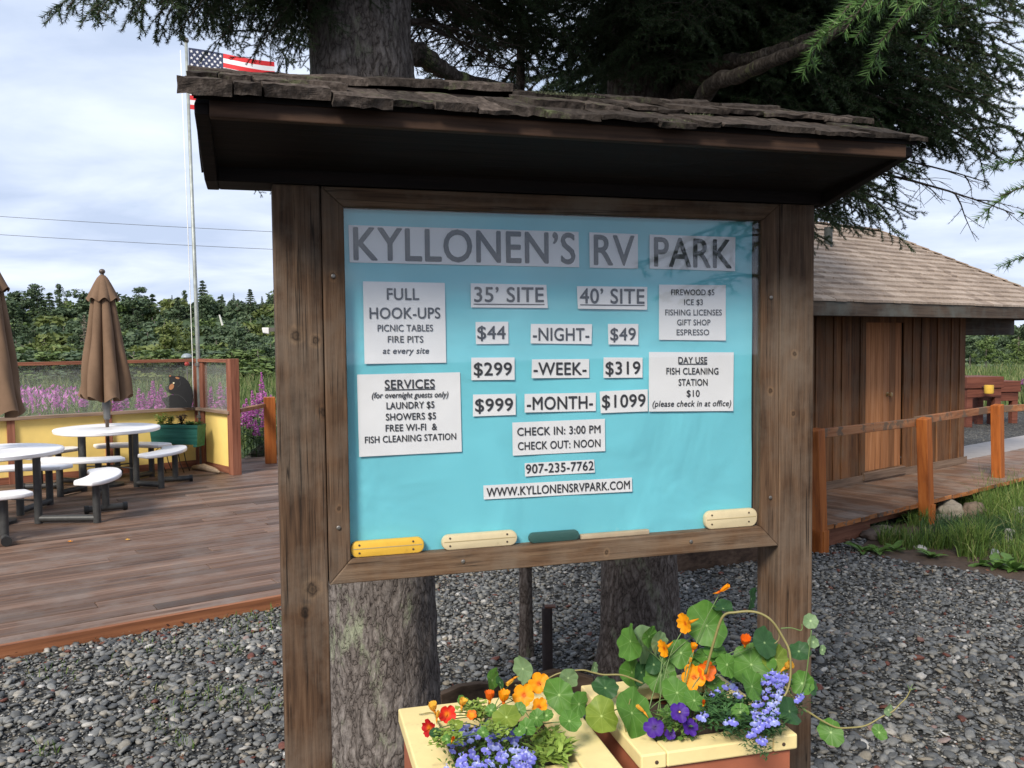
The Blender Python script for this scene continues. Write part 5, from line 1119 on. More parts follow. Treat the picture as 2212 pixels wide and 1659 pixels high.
# ------------------------------------------------------------------ brown shed
SK = R(37.1); SO = Vector((5.611, 10.764, 0)); su_ = Vector((math.cos(SK), math.sin(SK), 0)); sn_ = Vector((math.sin(SK), -math.cos(SK), 0))
SIDING = wood('shed_siding', [(.048, .020, .009), (.15, .066, .027), (.25, .12, .053)], 2, 45, .05, .75, knots=False, grey=(.15, .088, .05), island=.45, kscale=1.2); DOORW = wood('shed_door', [(.15, .058, .022), (.33, .138, .052), (.44, .21, .10)], 2, 40, .05, .7, knots=False, island=.4)
TRIM = wood('shed_trim', [(.07, .045, .03), (.16, .105, .072), (.25, .175, .125)], 0, 40, .05, knots=False); FASCIA = wood('shed_fascia', [(.03, .02, .014), (.07, .048, .033), (.12, .085, .06)], 0, 40, .05, knots=False, grey=(.10, .10, .085)); SOFF = plain('dark_soffit', (.06, .045, .035), .8, .2)
shed = thing('wooden_shed', 'brown board shed with a hipped shingle roof and wide eaves', 'shed', SO, SK)
def shx(px, py=950):
    p = atplane(px, py, SO, sn_); return (p - SO).dot(su_), p.z
WH = 2.05; XW = -4.2; DW = 2.4
b = MB(); x = XW; rsd = random.Random(8)
dx0, _ = shx(1866); dx1, _ = shx(1946); dz0 = shx(1905, 1012)[1]; dz1 = dz0 + 1.62
while x < -.001:
    w_ = min(rsd.uniform(.15, .21), -x)
    if x + w_ > dx0 and x < dx1:
        b.box(x, x + w_ - .003, .0, .02, .2, dz0 + .0); b.box(x, x + w_ - .003, .0, .02, dz1, WH)
    else: b.box(x, x + w_ - .003, .0, .02, .2, WH)
    if not (x + w_ > dx0 - .03 and x + w_ < dx1 + .05) and rsd.random() < .8: b.box(x + w_ - .02, x + w_ + .018 if x + w_ < -.02 else x + w_, -.014, -.0005, .2, WH)
    x += w_
b.build('siding', SIDING, shed, bevel=.002, seg=1)
b = MB(); y = .022
while y < DW: b.box(-.02, .0, y, min(DW, y + .175) - .003, .2, WH); y += .175
b.build('siding', SIDING, shed, bevel=.002, seg=1); MB().box(XW, 0, DW, DW + .02, .2, WH).box(XW, XW + .02, .02, DW, .2, WH).build('siding', SIDING, shed)
b = MB(); x = dx0; n = 6
for k in range(n): b.box(x + (dx1 - x) / (n - k) * 0 + k * (dx1 - dx0) / n, dx0 + (k + 1) * (dx1 - dx0) / n - .003, .004, .022, dz0, dz1)
dr = b.build('door', DOORW, shed, bevel=.002, seg=1)
kx, kz = shx(1917, 852); kn = MB().lathe([(.001, .0), (.028, .0), (.028, .004), (.012, .006), (.012, .03), (.026, .04), (.026, .055), (.001, .062)], (0, 0, 0), 16); kn.v = [(p[0] + kx, .004 - p[2], p[1] + kz) for p in kn.v]; kn.build('handle', BRASS, dr, smooth=True, angle=40)
MB().box(dx0 - .06, dx1 + .02, -.05, -.0145, dz0 - .09, dz0 - .005).build('door_sill', TRIM, shed, bevel=.003); MB().box(XW, .02, -.03, -.0146, .2005, .285).build('baseboard', TRIM, shed, bevel=.003)
MB().box(dx0 - .075, dx0 - .002, -.018, -.0005, dz0 - .004, dz1 + .08).build('door_trim', SIDING, shed, bevel=.002)
# roof: eave 0.62 m in front of the wall and 1.37 m beyond its right corner
EV, ER, ZE, PT = -.63, 1.40, 1.975, math.tan(R(32)); LEFT = XW - .6; DEL = 1.665; RX = ER - DEL; RY = EV + DEL; BKY = RY + DEL
MB().box(LEFT, ER, EV - .02, EV + .018, ZE, ZE + .13).build('fascia', FASCIA, shed, bevel=.003); MB().box(ER - .018, ER + .02, EV + .0185, BKY, ZE, ZE + .13).build('fascia', FASCIA, shed, bevel=.003)
MB().box(LEFT, ER - .019, EV + .019, BKY, ZE + .02, ZE + .03).build('soffit', SOFF, shed)
MB().box(.0, ER - .02, .02, .14, ZE - .19, ZE + .0195).box(ER - .16, ER - .021, .141, BKY - .1, ZE - .19, ZE + .0195).build('porch_beam', FASCIA, shed, bevel=.003)
SHING = island_mat('weathered_roof_shingles', [(0, (.22, .165, .125)), (.45, (.31, .24, .185)), (.8, (.36, .285, .225)), (1, (.25, .19, .145))], .8, .5, 30)
def roof_face(name, inv_):
    """courses of separate shingles climbing from the eave to the ridge or the hips"""
    b = MB(); rr = random.Random(21); nC = 17; L_ = DEL / math.cos(R(32)); st = L_ / nC
    for c in range(nC):
        q0, q1 = c / nC, (c + 1.0) / nC
        a0, a1 = (LEFT if inv_ == 'f' else EV), (ER if inv_ == 'f' else BKY)
        lo0 = a0 + (DEL * q0 if inv_ == 'e' else 0); hi0 = a1 - DEL * q0
        x = lo0
        while x < hi0 - .005:
            w_ = min(rr.uniform(.10, .24), hi0 - x); 
            def P(xx, q, h):
                d = DEL * q; lo = a0 + (d if inv_ == 'e' else 0); hi = a1 - d; xx = min(max(xx, lo), hi); z = ZE + .13 + d * PT + h
                return (xx, EV - .03 + d, z) if inv_ == 'f' else (ER + .03 - d, xx, z)
            j = rr.uniform(-.05, .03) / nC; g_ = .0015; th = rr.uniform(.019, .025)
            vs = [P(x + g_, q0 + j, .002), P(x + w_ - g_, q0 + j + rr.uniform(-.03, .03) / nC, .002), P(x + w_ - g_, q1 + .1 / nC, .001), P(x + g_, q1 + .1 / nC, .001)]
            vs += [(v[0], v[1], v[2] + (th if i < 2 else .001)) for i, v in enumerate(vs)]
            b.add(vs, [(0, 3, 2, 1), (4, 5, 6, 7), (0, 1, 5, 4), (1, 2, 6, 5), (2, 3, 7, 6), (3, 0, 4, 7)]); x += w_
    return b.build(name, SHING, shed)
roof_face('roof_shingles', 'f'); roof_face('roof_shingles', 'e')
b = MB(); zz = ZE + .128; zr_ = zz + DEL * PT
b.add([(LEFT, EV - .0, zz), (ER, EV, zz), (RX, RY, zr_), (LEFT, RY, zr_)], [(0, 1, 2, 3)]); b.add([(ER, EV, zz), (ER, BKY, zz), (RX, RY, zr_)], [(0, 1, 2)]); b.add([(ER, BKY, zz), (LEFT, BKY, zz), (LEFT, RY, zr_), (RX, RY, zr_)], [(0, 1, 2, 3)]); b.build('roof_deck', SOFF, shed)
b = MB(); hp0 = Vector((ER + .02, EV - .02, zz + .015)); hp1 = Vector((RX, RY, zr_ + .02))
for k in range(15):
    p = hp0.lerp(hp1, k / 15); q = hp0.lerp(hp1, (k + 1.15) / 15); b.beam(p + Vector((0, 0, .012)), q, .11, .014)
for k in range(18): b.beam((RX - .24 * k, RY, zr_ + .028), (RX - .24 * (k + 1.1), RY, zr_ + .02), .12, .014)
b.build('hip_caps', SHING, shed)
vp = atplane(1789, 534, SO + sn_ * .63 + Vector((0, 0, ZE + .13)), (sn_ * PT + Vector((0, 0, 1))).normalized()); vl = Matrix.Rotation(-SK, 4, 'Z') @ (vp - SO)
v_ = MB().tube([(vl.x, vl.y, vl.z - .1), (vl.x, vl.y, vl.z + .22)], .045, 14).build('vent_pipe', plain('dark_vent_pipe', (.05, .055, .05), .6), shed, smooth=True, angle=40)
MB().add([(vl.x - .11, vl.y - .17, vl.z - .17 * PT + .02), (vl.x + .15, vl.y - .12, vl.z - .12 * PT + .02), (vl.x + .08, vl.y + .1, vl.z + .1 * PT + .02), (vl.x - .1, vl.y + .1, vl.z + .1 * PT + .02)], [(0, 1, 2, 3)]).build('flashing', plain('pale_metal_flashing', (.45, .52, .55), .4, metal=.3), shed)

# ------------------------------------------------------------------ red brown tables beyond the shed
REDT = wood('red_brown_stain', [(.06, .02, .014), (.13, .042, .026), (.18, .065, .042)], 0, 35, .06, knots=False); YCAN = plain('yellow_can_paint', (.65, .40, .06), .5)
def cleaning(label, x, Y, w, h, rz):
    p = at(x, 900, Y); t = thing('work_table', label, 'table', (p.x, p.y, 0), rz, 'red brown work tables beyond the shed')
    MB().box(-w / 2, w / 2, -.35, .35, h - .22, h).build('tray', REDT, t, bevel=.006); MB().box(-w / 2 + .03, w / 2 - .03, -.32, .32, h - .40, h - .221).build('apron', REDT, t, bevel=.006)
    for sx in (-1, 1):
        for sy in (-1, 1): MB().box(sx * (w / 2 - .09) - .06, sx * (w / 2 - .09) + .06, sy * .25 - .06, sy * .25 + .06, 0, h - .401).build('leg', REDT, t, bevel=.005)
    return t, p
cleaning('red brown table half hidden by the shed corner', 2102, 17.2, .78, .98, R(8)); cleaning('lower red brown table beside the one at the shed corner', 2146, 17.8, .66, .86, R(8))
yc = at(2136, 850, 16.6); cn = thing('yellow_can', 'yellow round container hanging between the two red brown tables', 'container', yc); MB().lathe([(.001, 0), (.075, 0), (.085, .02), (.085, .16), (.075, .16), (.07, .02)], (0, 0, 0), 20).build('can_body', YCAN, cn, smooth=True, angle=40); MB().tube([(0, .085, .12), (0, .4, .12)], .01, 6).build('hook', METAL, cn)

# ------------------------------------------------------------------ rocks, grass and weeds by the boardwalk
def rock(label, x, y, w, h, col, seed, z=0):
    p = atz(x, y, z); d = (p - CP).length; W = w * d * PX / 2; H = h * d * PX / 2
    bm = bmesh.new(); bmesh.ops.create_icosphere(bm, subdivisions=4, radius=1)
    for v in bm.verts:
        n = v.co.normalized(); k = 1 + .28 * mnoise.noise(n * 1.3 + Vector((seed * 3.1, 0, 0))) + .10 * mnoise.noise(n * 3.5 + Vector((0, seed, 0))) + .03 * mnoise.noise(n * 9); c = mnoise.cell(n * 1.8 + Vector((seed, 0, 0)))
        v.co = Vector((n.x * W * k * 1.05, n.y * W * k * .8, n.z * H * k * 1.3 + H * .35))
    me = bpy.data.meshes.new('boulder'); bm.to_mesh(me); bm.free(); me.materials.append(plain('rock_stone_%d' % seed if False else 'boulder_stone', col, .85, .35, 14, bmp=.8, spec=.2)); me.polygons.foreach_set('use_smooth', [True] * len(me.polygons))
    o = link('boulder', me); o.location = p; o.rotation_euler = (0, 0, seed); tag(o, label, 'boulder', 'boulders by the boardwalk')
for k, a in enumerate([('big grey brown boulder just right of the middle orange post', 2052, 1112, 66, 34, (.22, .19, .15)), ('brown rough boulder beside the bigger boulder right of the middle post', 2102, 1116, 48, 34, (.16, .12, .09)), ('pale boulder at the right edge under the boardwalk', 2203, 1122, 32, 30, (.34, .32, .30)), ('round pale grey boulder in the grass at the right', 2180, 1172, 30, 32, (.27, .26, .235)), ('flat whitish stone at the edge of grass and gravel', 1988, 1187, 26, 10, (.42, .41, .39)), ('small bluish stone in the dirt at the right', 2148, 1198, 16, 12, (.25, .27, .29)), ('long low brown rock in front of the boardwalk skirt', 1905, 1160, 90, 24, (.15, .115, .095)), ('low mossy stone at the foot of the middle orange post', 2040, 1130, 44, 20, (.17, .155, .12))]): rock(a[0], *a[1:5], a[5], k + 1)
DIRT = plain('damp_earth', (.075, .05, .035), .9, .4, 9, bmp=.8)
V = [atz(1850, 1192, .006), atz(1960, 1215, .006), atz(2100, 1235, .006), atz(2260, 1268, .006), atz(2420, 1250, .006), atz(2420, 1030, .006), atz(2212, 1042, .006), atz(2080, 1090, .006), atz(1900, 1142, .006)]
dirt = MB(); dirt.add(V, [tuple(range(len(V)))]); structure(dirt.build('dirt_bank', DIRT))
GRASS = island_mat('grass_blades', [(0, (.05, .10, .02)), (.5, (.11, .19, .035)), (.85, (.18, .25, .055)), (1, (.28, .27, .11))], .6, trans=.25); GRASSD = island_mat('dark_grass_blades', [(0, (.018, .05, .018)), (1, (.045, .10, .03))], .6, trans=.2)
def blades(P, hmin, hmax, w, lean, seed):
    """P (n,3) roots"""
    rg = np.random.default_rng(seed); n = len(P); h = rg.uniform(hmin, hmax, n); a = rg.uniform(0, 6.283, n); l = np.abs(rg.normal(0, lean, n)) * h; f = rg.uniform(0, 6.283, n); ww = w * rg.uniform(.6, 1.3, n)
    s = np.stack([np.cos(f) * ww, np.sin(f) * ww, np.zeros(n)], 1); d = np.stack([np.cos(a) * l, np.sin(a) * l, np.zeros(n)], 1); up = np.stack([np.zeros(n), np.zeros(n), h], 1)
    V = np.stack([P - s, P + s, P + d * .35 + up * .6 - s * .7, P + d * .35 + up * .6 + s * .7, P + d + up * (1 - .25 * (l / h)[:, None])], 1).reshape(-1, 3); b_ = np.arange(n)[:, None] * 5
    F = np.concatenate([b_ + np.array([[0, 1, 3]]), b_ + np.array([[0, 3, 2]]), b_ + np.array([[2, 3, 4]])], 0); return V, F
def px_roots(polys, n, seed, z=0.0):
    rg = random.Random(seed); out = []
    while len(out) < n:
        (x0, y0, x1, y1) = rg.choice(polys); x, y = rg.uniform(x0, x1), rg.uniform(y0, y1); p = atz(x, y, z); out.append((p.x, p.y, 0))
    return np.array(out)
V, F = blades(px_roots([(1985, 1150, 2100, 1185), (2020, 1130, 2150, 1170), (2060, 1140, 2200, 1165), (2120, 1160, 2240, 1180)], 1700, 1), .08, .22, .0035, .9, 1); tag(link('dark_grass', np_mesh('dark_grass', V, F, GRASSD)), 'clump of dark green grass before the boulders', 'grass', kind='stuff')
V, F = blades(px_roots([(2110, 1075, 2160, 1110), (2110, 1090, 2190, 1140), (2090, 1180, 2240, 1215), (1950, 1175, 2060, 1190), (2180, 1040, 2300, 1110), (2140, 1060, 2212, 1090), (1960, 1120, 2010, 1140), (2190, 1190, 2300, 1230), (1900, 1170, 1960, 1180), (2060, 1090, 2110, 1100)], 4200, 2), .05, .22, .0035, .6, 2); V2, F2 = blades(px_roots([(2110, 1055, 2230, 1125), (2125, 1085, 2300, 1140), (2180, 1130, 2300, 1180), (2070, 1190, 2130, 1205)], 2200, 6), .12, .38, .0035, .6, 6); F = np.concatenate([F, F2 + len(V)]); V = np.concatenate([V, V2]); tag(link('grass', np_mesh('grass', V, F, GRASS)), 'loose green grass growing along the boardwalk', 'grass', kind='stuff')
WEED = island_mat('weed_leaves', [(0, (.06, .14, .03)), (1, (.14, .24, .05))], .5, trans=.25)
def weed(label, x, y, n, l, seed):
    p = atz(x, y, 0); t = thing('weed_plant', label, 'weed', (p.x, p.y, 0), 0, 'weeds along the edge of the gravel'); rg = random.Random(seed)
    for k in range(n):
        a = 6.283 * k / n + rg.uniform(-.3, .3); L_ = l * rg.uniform(.6, 1.15); el = rg.uniform(.3, 1.1); V = []; F = []
        for i in range(7):
            q = i / 6; r_ = L_ * (q - .12 * q * q) * math.cos(el * (1 - .4 * q)); z = L_ * (math.sin(el) * q - .45 * q * q); hw = L_ * .15 * math.sin(math.pi * min(1, .06 + q * .95)) * (1 + .25 * math.sin(q * 17 + k)); ca, sa = math.cos(a), math.sin(a)
            for s in (-1, 0, 1): V.append((r_ * ca - s * hw * sa, r_ * sa + s * hw * ca, max(.003, z) + (0 if s else -hw * .25)))
        for i in range(6):
            for j in range(2): o = i * 3 + j; F.append((o, o + 1, o + 4, o + 3))
        me = bpy.data.meshes.new('leaf'); me.from_pydata(V, [], F); me.materials.append(WEED); me.polygons.foreach_set('use_smooth', [True] * len(me.polygons)); link('leaf', me, t)
for k, a in enumerate([('broad leafed weed at the left end of the gravel edge', 1862, 1192, 9, .20), ('spreading weed left of the flat whitish stone', 1895, 1195, 10, .2), ('upright weed in front of the long brown rock', 1932, 1190, 7, .2), ('light green weed right of the flat whitish stone', 2012, 1205, 9, .19), ('big leafy weed at the right edge of the gravel', 2190, 1232, 10, .26), ('leaning weed in the dirt near the right edge', 2150, 1228, 8, .22), ('leafy green weed under the boardwalk left of the middle orange post', 1968, 1128, 12, .30), ('weed left of the big weed at the right edge', 2120, 1222, 7, .18), ('small weed on the gravel by the deck edge at far left', 12, 1312, 7, .16)]): weed(*a, k)
# ------------------------------------------------------------------ spruces
BARK = bark_mat('spruce_bark'); BARKD = bark_mat('dark_spruce_bark', (.10, .08, .07), (.19, .165, .15), lichen=(.20, .22, .14)); BARKL = bark_mat('lichened_limb_bark', (.085, .07, .06), (.16, .14, .12), lichen=(.30, .34, .14), sc=1.6)
TWIG = plain('spruce_twig_bark', (.06, .045, .035), .9, .3, 40)
NEEDLE = island_mat('spruce_needles', [(0, (.018, .036, .013)), (.5, (.034, .064, .022)), (1, (.062, .10, .036))], .5, trans=.12); NEEDLEF = island_mat('fresh_spruce_needles', [(0, (.05, .12, .03)), (.5, (.09, .18, .045)), (1, (.16, .27, .08))], .5, trans=.25)
def trunk_mesh(name, pts, rad, seed, flare=0, n=96, m=BARK):
    V = []; F = []; N_ = 260 if n > 60 else 90
    for i in range(N_ + 1):
        q = i / N_; k = q * (len(pts) - 1); j = min(int(k), len(pts) - 2); f = k - j; c = Vector(pts[j]).lerp(Vector(pts[j + 1]), f); r = rad[j] * (1 - f) + rad[j + 1] * f
        for a_ in range(n):
            a = 2 * math.pi * a_ / n; d = Vector((math.cos(a), math.sin(a), 0)); fl_ = flare * math.exp(-max(0, c.z) * 4.5) * (1 + .6 * math.sin(5 * a + seed))
            p = c + d * r; rr = r * (1 + .05 * vnoise(p, 3, seed) + .035 * vnoise((p.x * 1.0, p.y, p.z * .45), 16, seed) + .018 * vnoise((p.x, p.y, p.z * .6), 42, seed) - .05 * max(0, .35 - abs(vnoise((p.x, p.y, p.z * .35), 24, seed + 3)) * 3) ) + fl_; V.append((c + d * rr)[:])
    for i in range(N_):
        for a_ in range(n): b_ = (a_ + 1) % n; F.append((i * n + a_, i * n + b_, (i + 1) * n + b_, (i + 1) * n + a_))
    return np_mesh(name, V, F, m, smooth=True)
def bough_mesh(name, seed, L=1.6, spread=.42, gap=.055, needle=.013, dens=520, nw=.0011, bare=0.0, m=NEEDLE, arch=.06, hang=.25, r0=.014, sub=.055):
    """a spruce bough along +x: axis, side shoots, small shoots, needles; wood is material 0, needles 1"""
    rg = np.random.default_rng(seed); segs = []; wood_ = MB()
    def line(p0, d, l, n, sag, wig=.12):
        P = [np.array(p0)]; d = np.array(d, float); d /= np.linalg.norm(d)
        for k in range(n):
            d = d + rg.normal(0, wig, 3) * .5 + np.array([0, 0, -sag / n]); d /= np.linalg.norm(d); P.append(P[-1] + d * l / n)
        return P
    ax = [np.array([L * t, .02 * L * math.sin(5 * t + seed), 4 * arch * L * t * (1 - t)]) for t in np.linspace(0, 1, 12)]
    wood_.tube([tuple(p) for p in ax], [r0 * (1 - .85 * t) for t in np.linspace(0, 1, 12)], 6)
    def axp(t): k = min(int(t * 11), 10); f = t * 11 - k; return ax[k] * (1 - f) + ax[k + 1] * f
    for i in range(6, 11): segs.append((ax[i], ax[i + 1], 1))
    t = .10; side = 1
    while t < .99:
        l = spread * L * (1 - t) ** .55 * rg.uniform(.55, 1.15) + .06; a = R(rg.uniform(42, 68)); el = rg.normal(-.12, .22)
        d = (math.cos(a), side * math.sin(a), el); P = line(axp(t), d, l, 4, hang * rg.uniform(.4, 1.8)); wood_.tube([tuple(p) for p in P], [.0042 * (1 - .2 * k) * (l / .4) ** .5 for k in range(5)], 4)
        for k in range(4):
            if rg.uniform() > bare: segs.append((P[k], P[k + 1], .5 if k == 0 else 1))
        s_ = .06; sd2 = 1
        while s_ < l * .95:
            k = min(int(s_ / l * 4), 3); f = s_ / l * 4 - k; p = P[k] * (1 - f) + P[k + 1] * f; dd = P[k + 1] - P[k]; dd /= np.linalg.norm(dd); pr = np.cross(dd, [0, 0, 1]); pr /= np.linalg.norm(pr) + 1e-6
            l2 = (.38 * (l - s_) + .03) * rg.uniform(.6, 1.3); Q = line(p, dd * .7 + pr * sd2 * .75 + np.array([0, 0, rg.normal(-.1, .25)]), l2, 2, hang * rg.uniform(0, 1.6)); wood_.tube([tuple(q) for q in Q], [.0018, .0014, .001], 3, 0, False)
            if rg.uniform() > bare: segs += [(Q[0], Q[1], 1), (Q[1], Q[2], 1)]
            s_ += sub * rg.uniform(.7, 1.3); sd2 = -sd2
        t += gap / L * rg.uniform(.6, 1.3) * 1.6; side = -side
    V = []; A, D_, Ls = [], [], []
    for (p, q, w) in segs:
        d = q - p; l = np.linalg.norm(d); n = int(l * dens * w); 
        if n < 1: continue
        u = rg.uniform(0, 1, n)[:, None]; A.append(p + d * u); D_.append(np.repeat((d / l)[None], n, 0))
    A = np.concatenate(A); D_ = np.concatenate(D_); n = len(A); r_ = rg.normal(0, 1, (n, 3)); r_ -= D_ * np.sum(r_ * D_, 1)[:, None]; r_ /= np.linalg.norm(r_, axis=1)[:, None]
    nd = D_ * .62 + r_ * .78 + np.array([0, 0, .12]); ln = needle * rg.uniform(.7, 1.15, n)[:, None]; sd = np.cross(nd, rg.normal(0, 1, (n, 3))); sd /= np.linalg.norm(sd, axis=1)[:, None]
    NV = np.stack([A - sd * nw, A + sd * nw, A + nd * ln], 1).reshape(-1, 3)
    # wood tris/quads all to triangles
    WV = np.array(wood_.v); WF = []
    for f in wood_.f:
        for k in range(1, len(f) - 1): WF.append((f[0], f[k], f[k + 1]))
    WF = np.array(WF); NF = np.arange(n * 3).reshape(-1, 3) + len(WV)
    return np_mesh(name, np.concatenate([WV, NV]), np.concatenate([WF, NF]), [TWIG, m], np.concatenate([np.zeros(len(WF)), np.ones(n)]))
BL = 1.6
BF = [bough_mesh('branch', 40 + k, BL, .40, .042, .018, 1150, .0012, sub=.042) for k in range(4)]
BD = [bough_mesh('branch', 60 + k, BL, .50, .042, .020, 800, .0021, sub=.036, hang=.4) for k in range(3)]
BS = [bough_mesh('branch', 80 + k, BL, .45, .06, .012, 300, .0011, bare=.6, sub=.06) for k in range(2)]
BN = bough_mesh('branch', 95, .9, .24, .05, .021, 1100, .0011, m=NEEDLEF, arch=.05, hang=.25, r0=.008); BNL = .9
def put_bough(tree, me, L, p0, p1, roll=0.0, name='branch'):
    p0 = Vector(p0); p1 = Vector(p1); x = (p1 - p0); l = x.length; x.normalize(); y = Vector((0, 0, 1)).cross(x); y = y.normalized() if y.length > .05 else Vector((0, 1, 0)); z = x.cross(y); s = l / L
    M = Matrix(((x.x, y.x, z.x, 0), (x.y, y.y, z.y, 0), (x.z, y.z, z.z, 0), (0, 0, 0, 1))) @ Matrix.Rotation(roll, 4, 'X') @ Matrix.Diagonal((s, s * min(1.2, max(.75, 1 / s)), s, 1)); M.translation = p0 - Vector(tree.location)
    o = link(name, me, tree); o.matrix_local = M; return o
rt = random.Random(31)
T1 = Vector((-.535, 3.30, 0)); T2 = Vector((.67, 4.60, 0)); T3 = Vector((.065, 4.83, 0))
t1 = thing('spruce_tree', 'big spruce with a thick grey trunk right behind the left post', 'spruce', T1, 0, 'spruces behind the notice board')
link('trunk', trunk_mesh('trunk', [(.005, 0, -.1), (.02, 0, .4), (.015, 0, 1.2), (-.005, 0, 2.2), (-.02, 0, 3.5), (.0, .05, 6), (.05, .1, 9.5)], [.235, .222, .207, .196, .19, .15, .06], 1, .03), t1)
t2 = thing('spruce_tree', 'spruce with a grey trunk behind the right half of the notice board', 'spruce', T2, 0, 'spruces behind the notice board')
link('trunk', trunk_mesh('trunk', [(.0, 0, -.1), (.0, 0, .4), (.0, 0, 1.2), (.01, 0, 2.2), (.02, 0, 3.5), (.0, .05, 6), (.05, .1, 9.5)], [.21, .2, .19, .18, .17, .13, .05], 2, .05, m=BARKD), t2)
t3 = thing('spruce_tree', 'slim young spruce stem standing between the two thick trunks', 'spruce', T3, 0, 'spruces behind the notice board')
link('trunk', trunk_mesh('trunk', [(.0, 0, -.1), (.0, 0, 1.2), (-.02, 0, 2.4), (.03, 0, 4.5)], [.037, .034, .03, .015], 3, .008, 20, BARKD), t3)
# --- left boughs of the big spruce, tips hanging into the sky left of the roof
for (tx, ty, Y, oz, me, roll) in [(135, 28, 2.45, 3.62, BF[0], .1), (195, 34, 2.5, 3.7, BF[1], -.2), (250, 5, 2.7, 3.75, BF[2], .3), (295, 28, 2.7, 3.7, BF[3], .1), (335, 48, 2.75, 3.45, BF[0], .4), (372, 78, 2.8, 3.4, BF[1], -.2), (430, 70, 2.9, 3.5, BF[2], .2), (462, 112, 2.85, 3.3, BF[3], .1), (500, 80, 3.0, 3.45, BF[0], -.3), (548, 122, 3.0, 3.25, BF[1], .2), (600, 150, 3.2, 3.15, BF[2], 0), (560, 60, 3.2, 3.35, BD[0], .2), (620, 110, 3.4, 3.2, BD[1], .2), (640, 60, 3.5, 3.3, BD[2], -.2), (520, 30, 3.4, 3.5, BD[0], .5), (575, 15, 3.0, 3.5, BD[1], -.4), (415, 20, 2.9, 3.6, BF[3], -.3), (655, 150, 3.7, 3.0, BF[0], .3), (550, 420, 3.3, 2.75, BF[2], .3), (590, 35, 3.6, 3.3, BD[0], .1), (480, 15, 2.8, 3.6, BD[2], .1), (620, 20, 3.3, 3.4, BD[1], .3), (345, 8, 2.7, 3.6, BD[2], .3)]:
    tip = at(tx, ty, Y); put_bough(t1, me, BL, (T1.x - .05, T1.y - .05, oz), tip, roll)
for (tx, ty, Y, oz, me, roll) in [(600, 158, 3.0, 3.1, BF[3], .5), (645, 120, 3.3, 3.1, BF[0], -.4), (530, 140, 2.9, 3.25, BF[2], -.5), (480, 60, 3.3, 3.4, BD[0], -.2), (400, 50, 3.1, 3.5, BD[1], .4), (585, 90, 3.0, 3.3, BF[1], .6), (440, 30, 3.2, 3.55, BD[2], 0), (360, 40, 2.9, 3.5, BF[2], .7), (180, 10, 2.7, 3.8, BD[0], .2), (640, 90, 4.0, 3.2, BD[2], .4), (520, 100, 3.6, 3.3, BD[1], 0)]:
    put_bough(t1, me, BL, (T1.x - .05, T1.y - .02, oz), at(tx, ty, Y), roll)
# right side and upper boughs
def limb(tree, P, R0, R1, name='limb', m=BARKL):
    P = [Vector(p) for p in P]; n = len(P); o_ = Vector(tree.location); out = []
    for i in range(n - 1):
        p0, p1, p2, p3 = P[max(i - 1, 0)], P[i], P[i + 1], P[min(i + 2, n - 1)]
        for k in range(8): t = k / 8; out.append(.5 * ((2 * p1) + (p2 - p0) * t + (2 * p0 - 5 * p1 + 4 * p2 - p3) * t * t + (3 * p1 - p0 - 3 * p2 + p3) * t ** 3) - o_)
    out.append(P[-1] - o_); nn = len(out); rads = [(R0 + (R1 - R0) * i / (nn - 1)) * (1 + .10 * math.sin(i * 1.7)) for i in range(nn)]
    return MB().tube(out, rads, 16).build(name, m, tree, smooth=True)
limb(t1, [(T1.x + .1, T1.y, 2.86), at(905, 118, 3.45), at(955, 150, 3.55), at(1010, 172, 3.7), at(1120, 190, 4.0)], .055, .012)
for (x, y, Y, oz, me, rl_) in [(1090, 130, 3.9, 3.2, BS[0], .2), (1010, 60, 3.8, 3.4, BS[1], .1), (1150, 60, 4.0, 3.6, BS[0], -.3), (960, 175, 3.6, 2.9, BF[1], .3), (1060, 10, 3.6, 3.9, BD[0], .2), (1180, 20, 3.9, 4.0, BD[1], .3), (950, 20, 3.7, 3.7, BF[2], -.2), (1120, 175, 4.1, 3.0, BS[1], 0), (1000, 110, 4.3, 3.3, BS[0], .5)]:
    put_bough(t1, me, BL, (T1.x + .1, T1.y + .05, oz), at(x, y, Y), rl_)
for k in range(26):                                             # higher crown, above the frame
    a = rt.uniform(0, 6.283); z = rt.uniform(4.0, 7.5); l = rt.uniform(1.3, 2.3) * (1 - (z - 4) / 8)
    put_bough(t1, BD[k % 3], BL, (T1.x, T1.y, z), (T1.x + l * math.cos(a), T1.y + l * math.sin(a), z - rt.uniform(.1, .6)), rt.uniform(-.4, .4))
for (x, y, Y, oz, me, rl_) in [(960, 40, 4.5, 3.5, BD[0], .1), (1020, 90, 4.8, 3.3, BF[0], .3), (1100, 70, 4.6, 3.5, BF[1], -.3), (1160, 120, 4.9, 3.3, BD[1], .2), (1080, 30, 5.0, 3.8, BD[2], 0), (1200, 60, 4.6, 3.6, BF[2], .3), (930, 80, 4.2, 3.3, BF[3], .2), (1180, 170, 5.2, 3.1, BF[0], 0), (1040, 150, 5.0, 3.0, BS[0], .2), (990, 10, 4.0, 3.9, BF[1], -.2), (1130, 5, 4.2, 4.0, BD[0], .3)]:
    put_bough(t1, me, BL, (T1.x + .1, T1.y + .1, oz), at(x, y, Y), rl_)
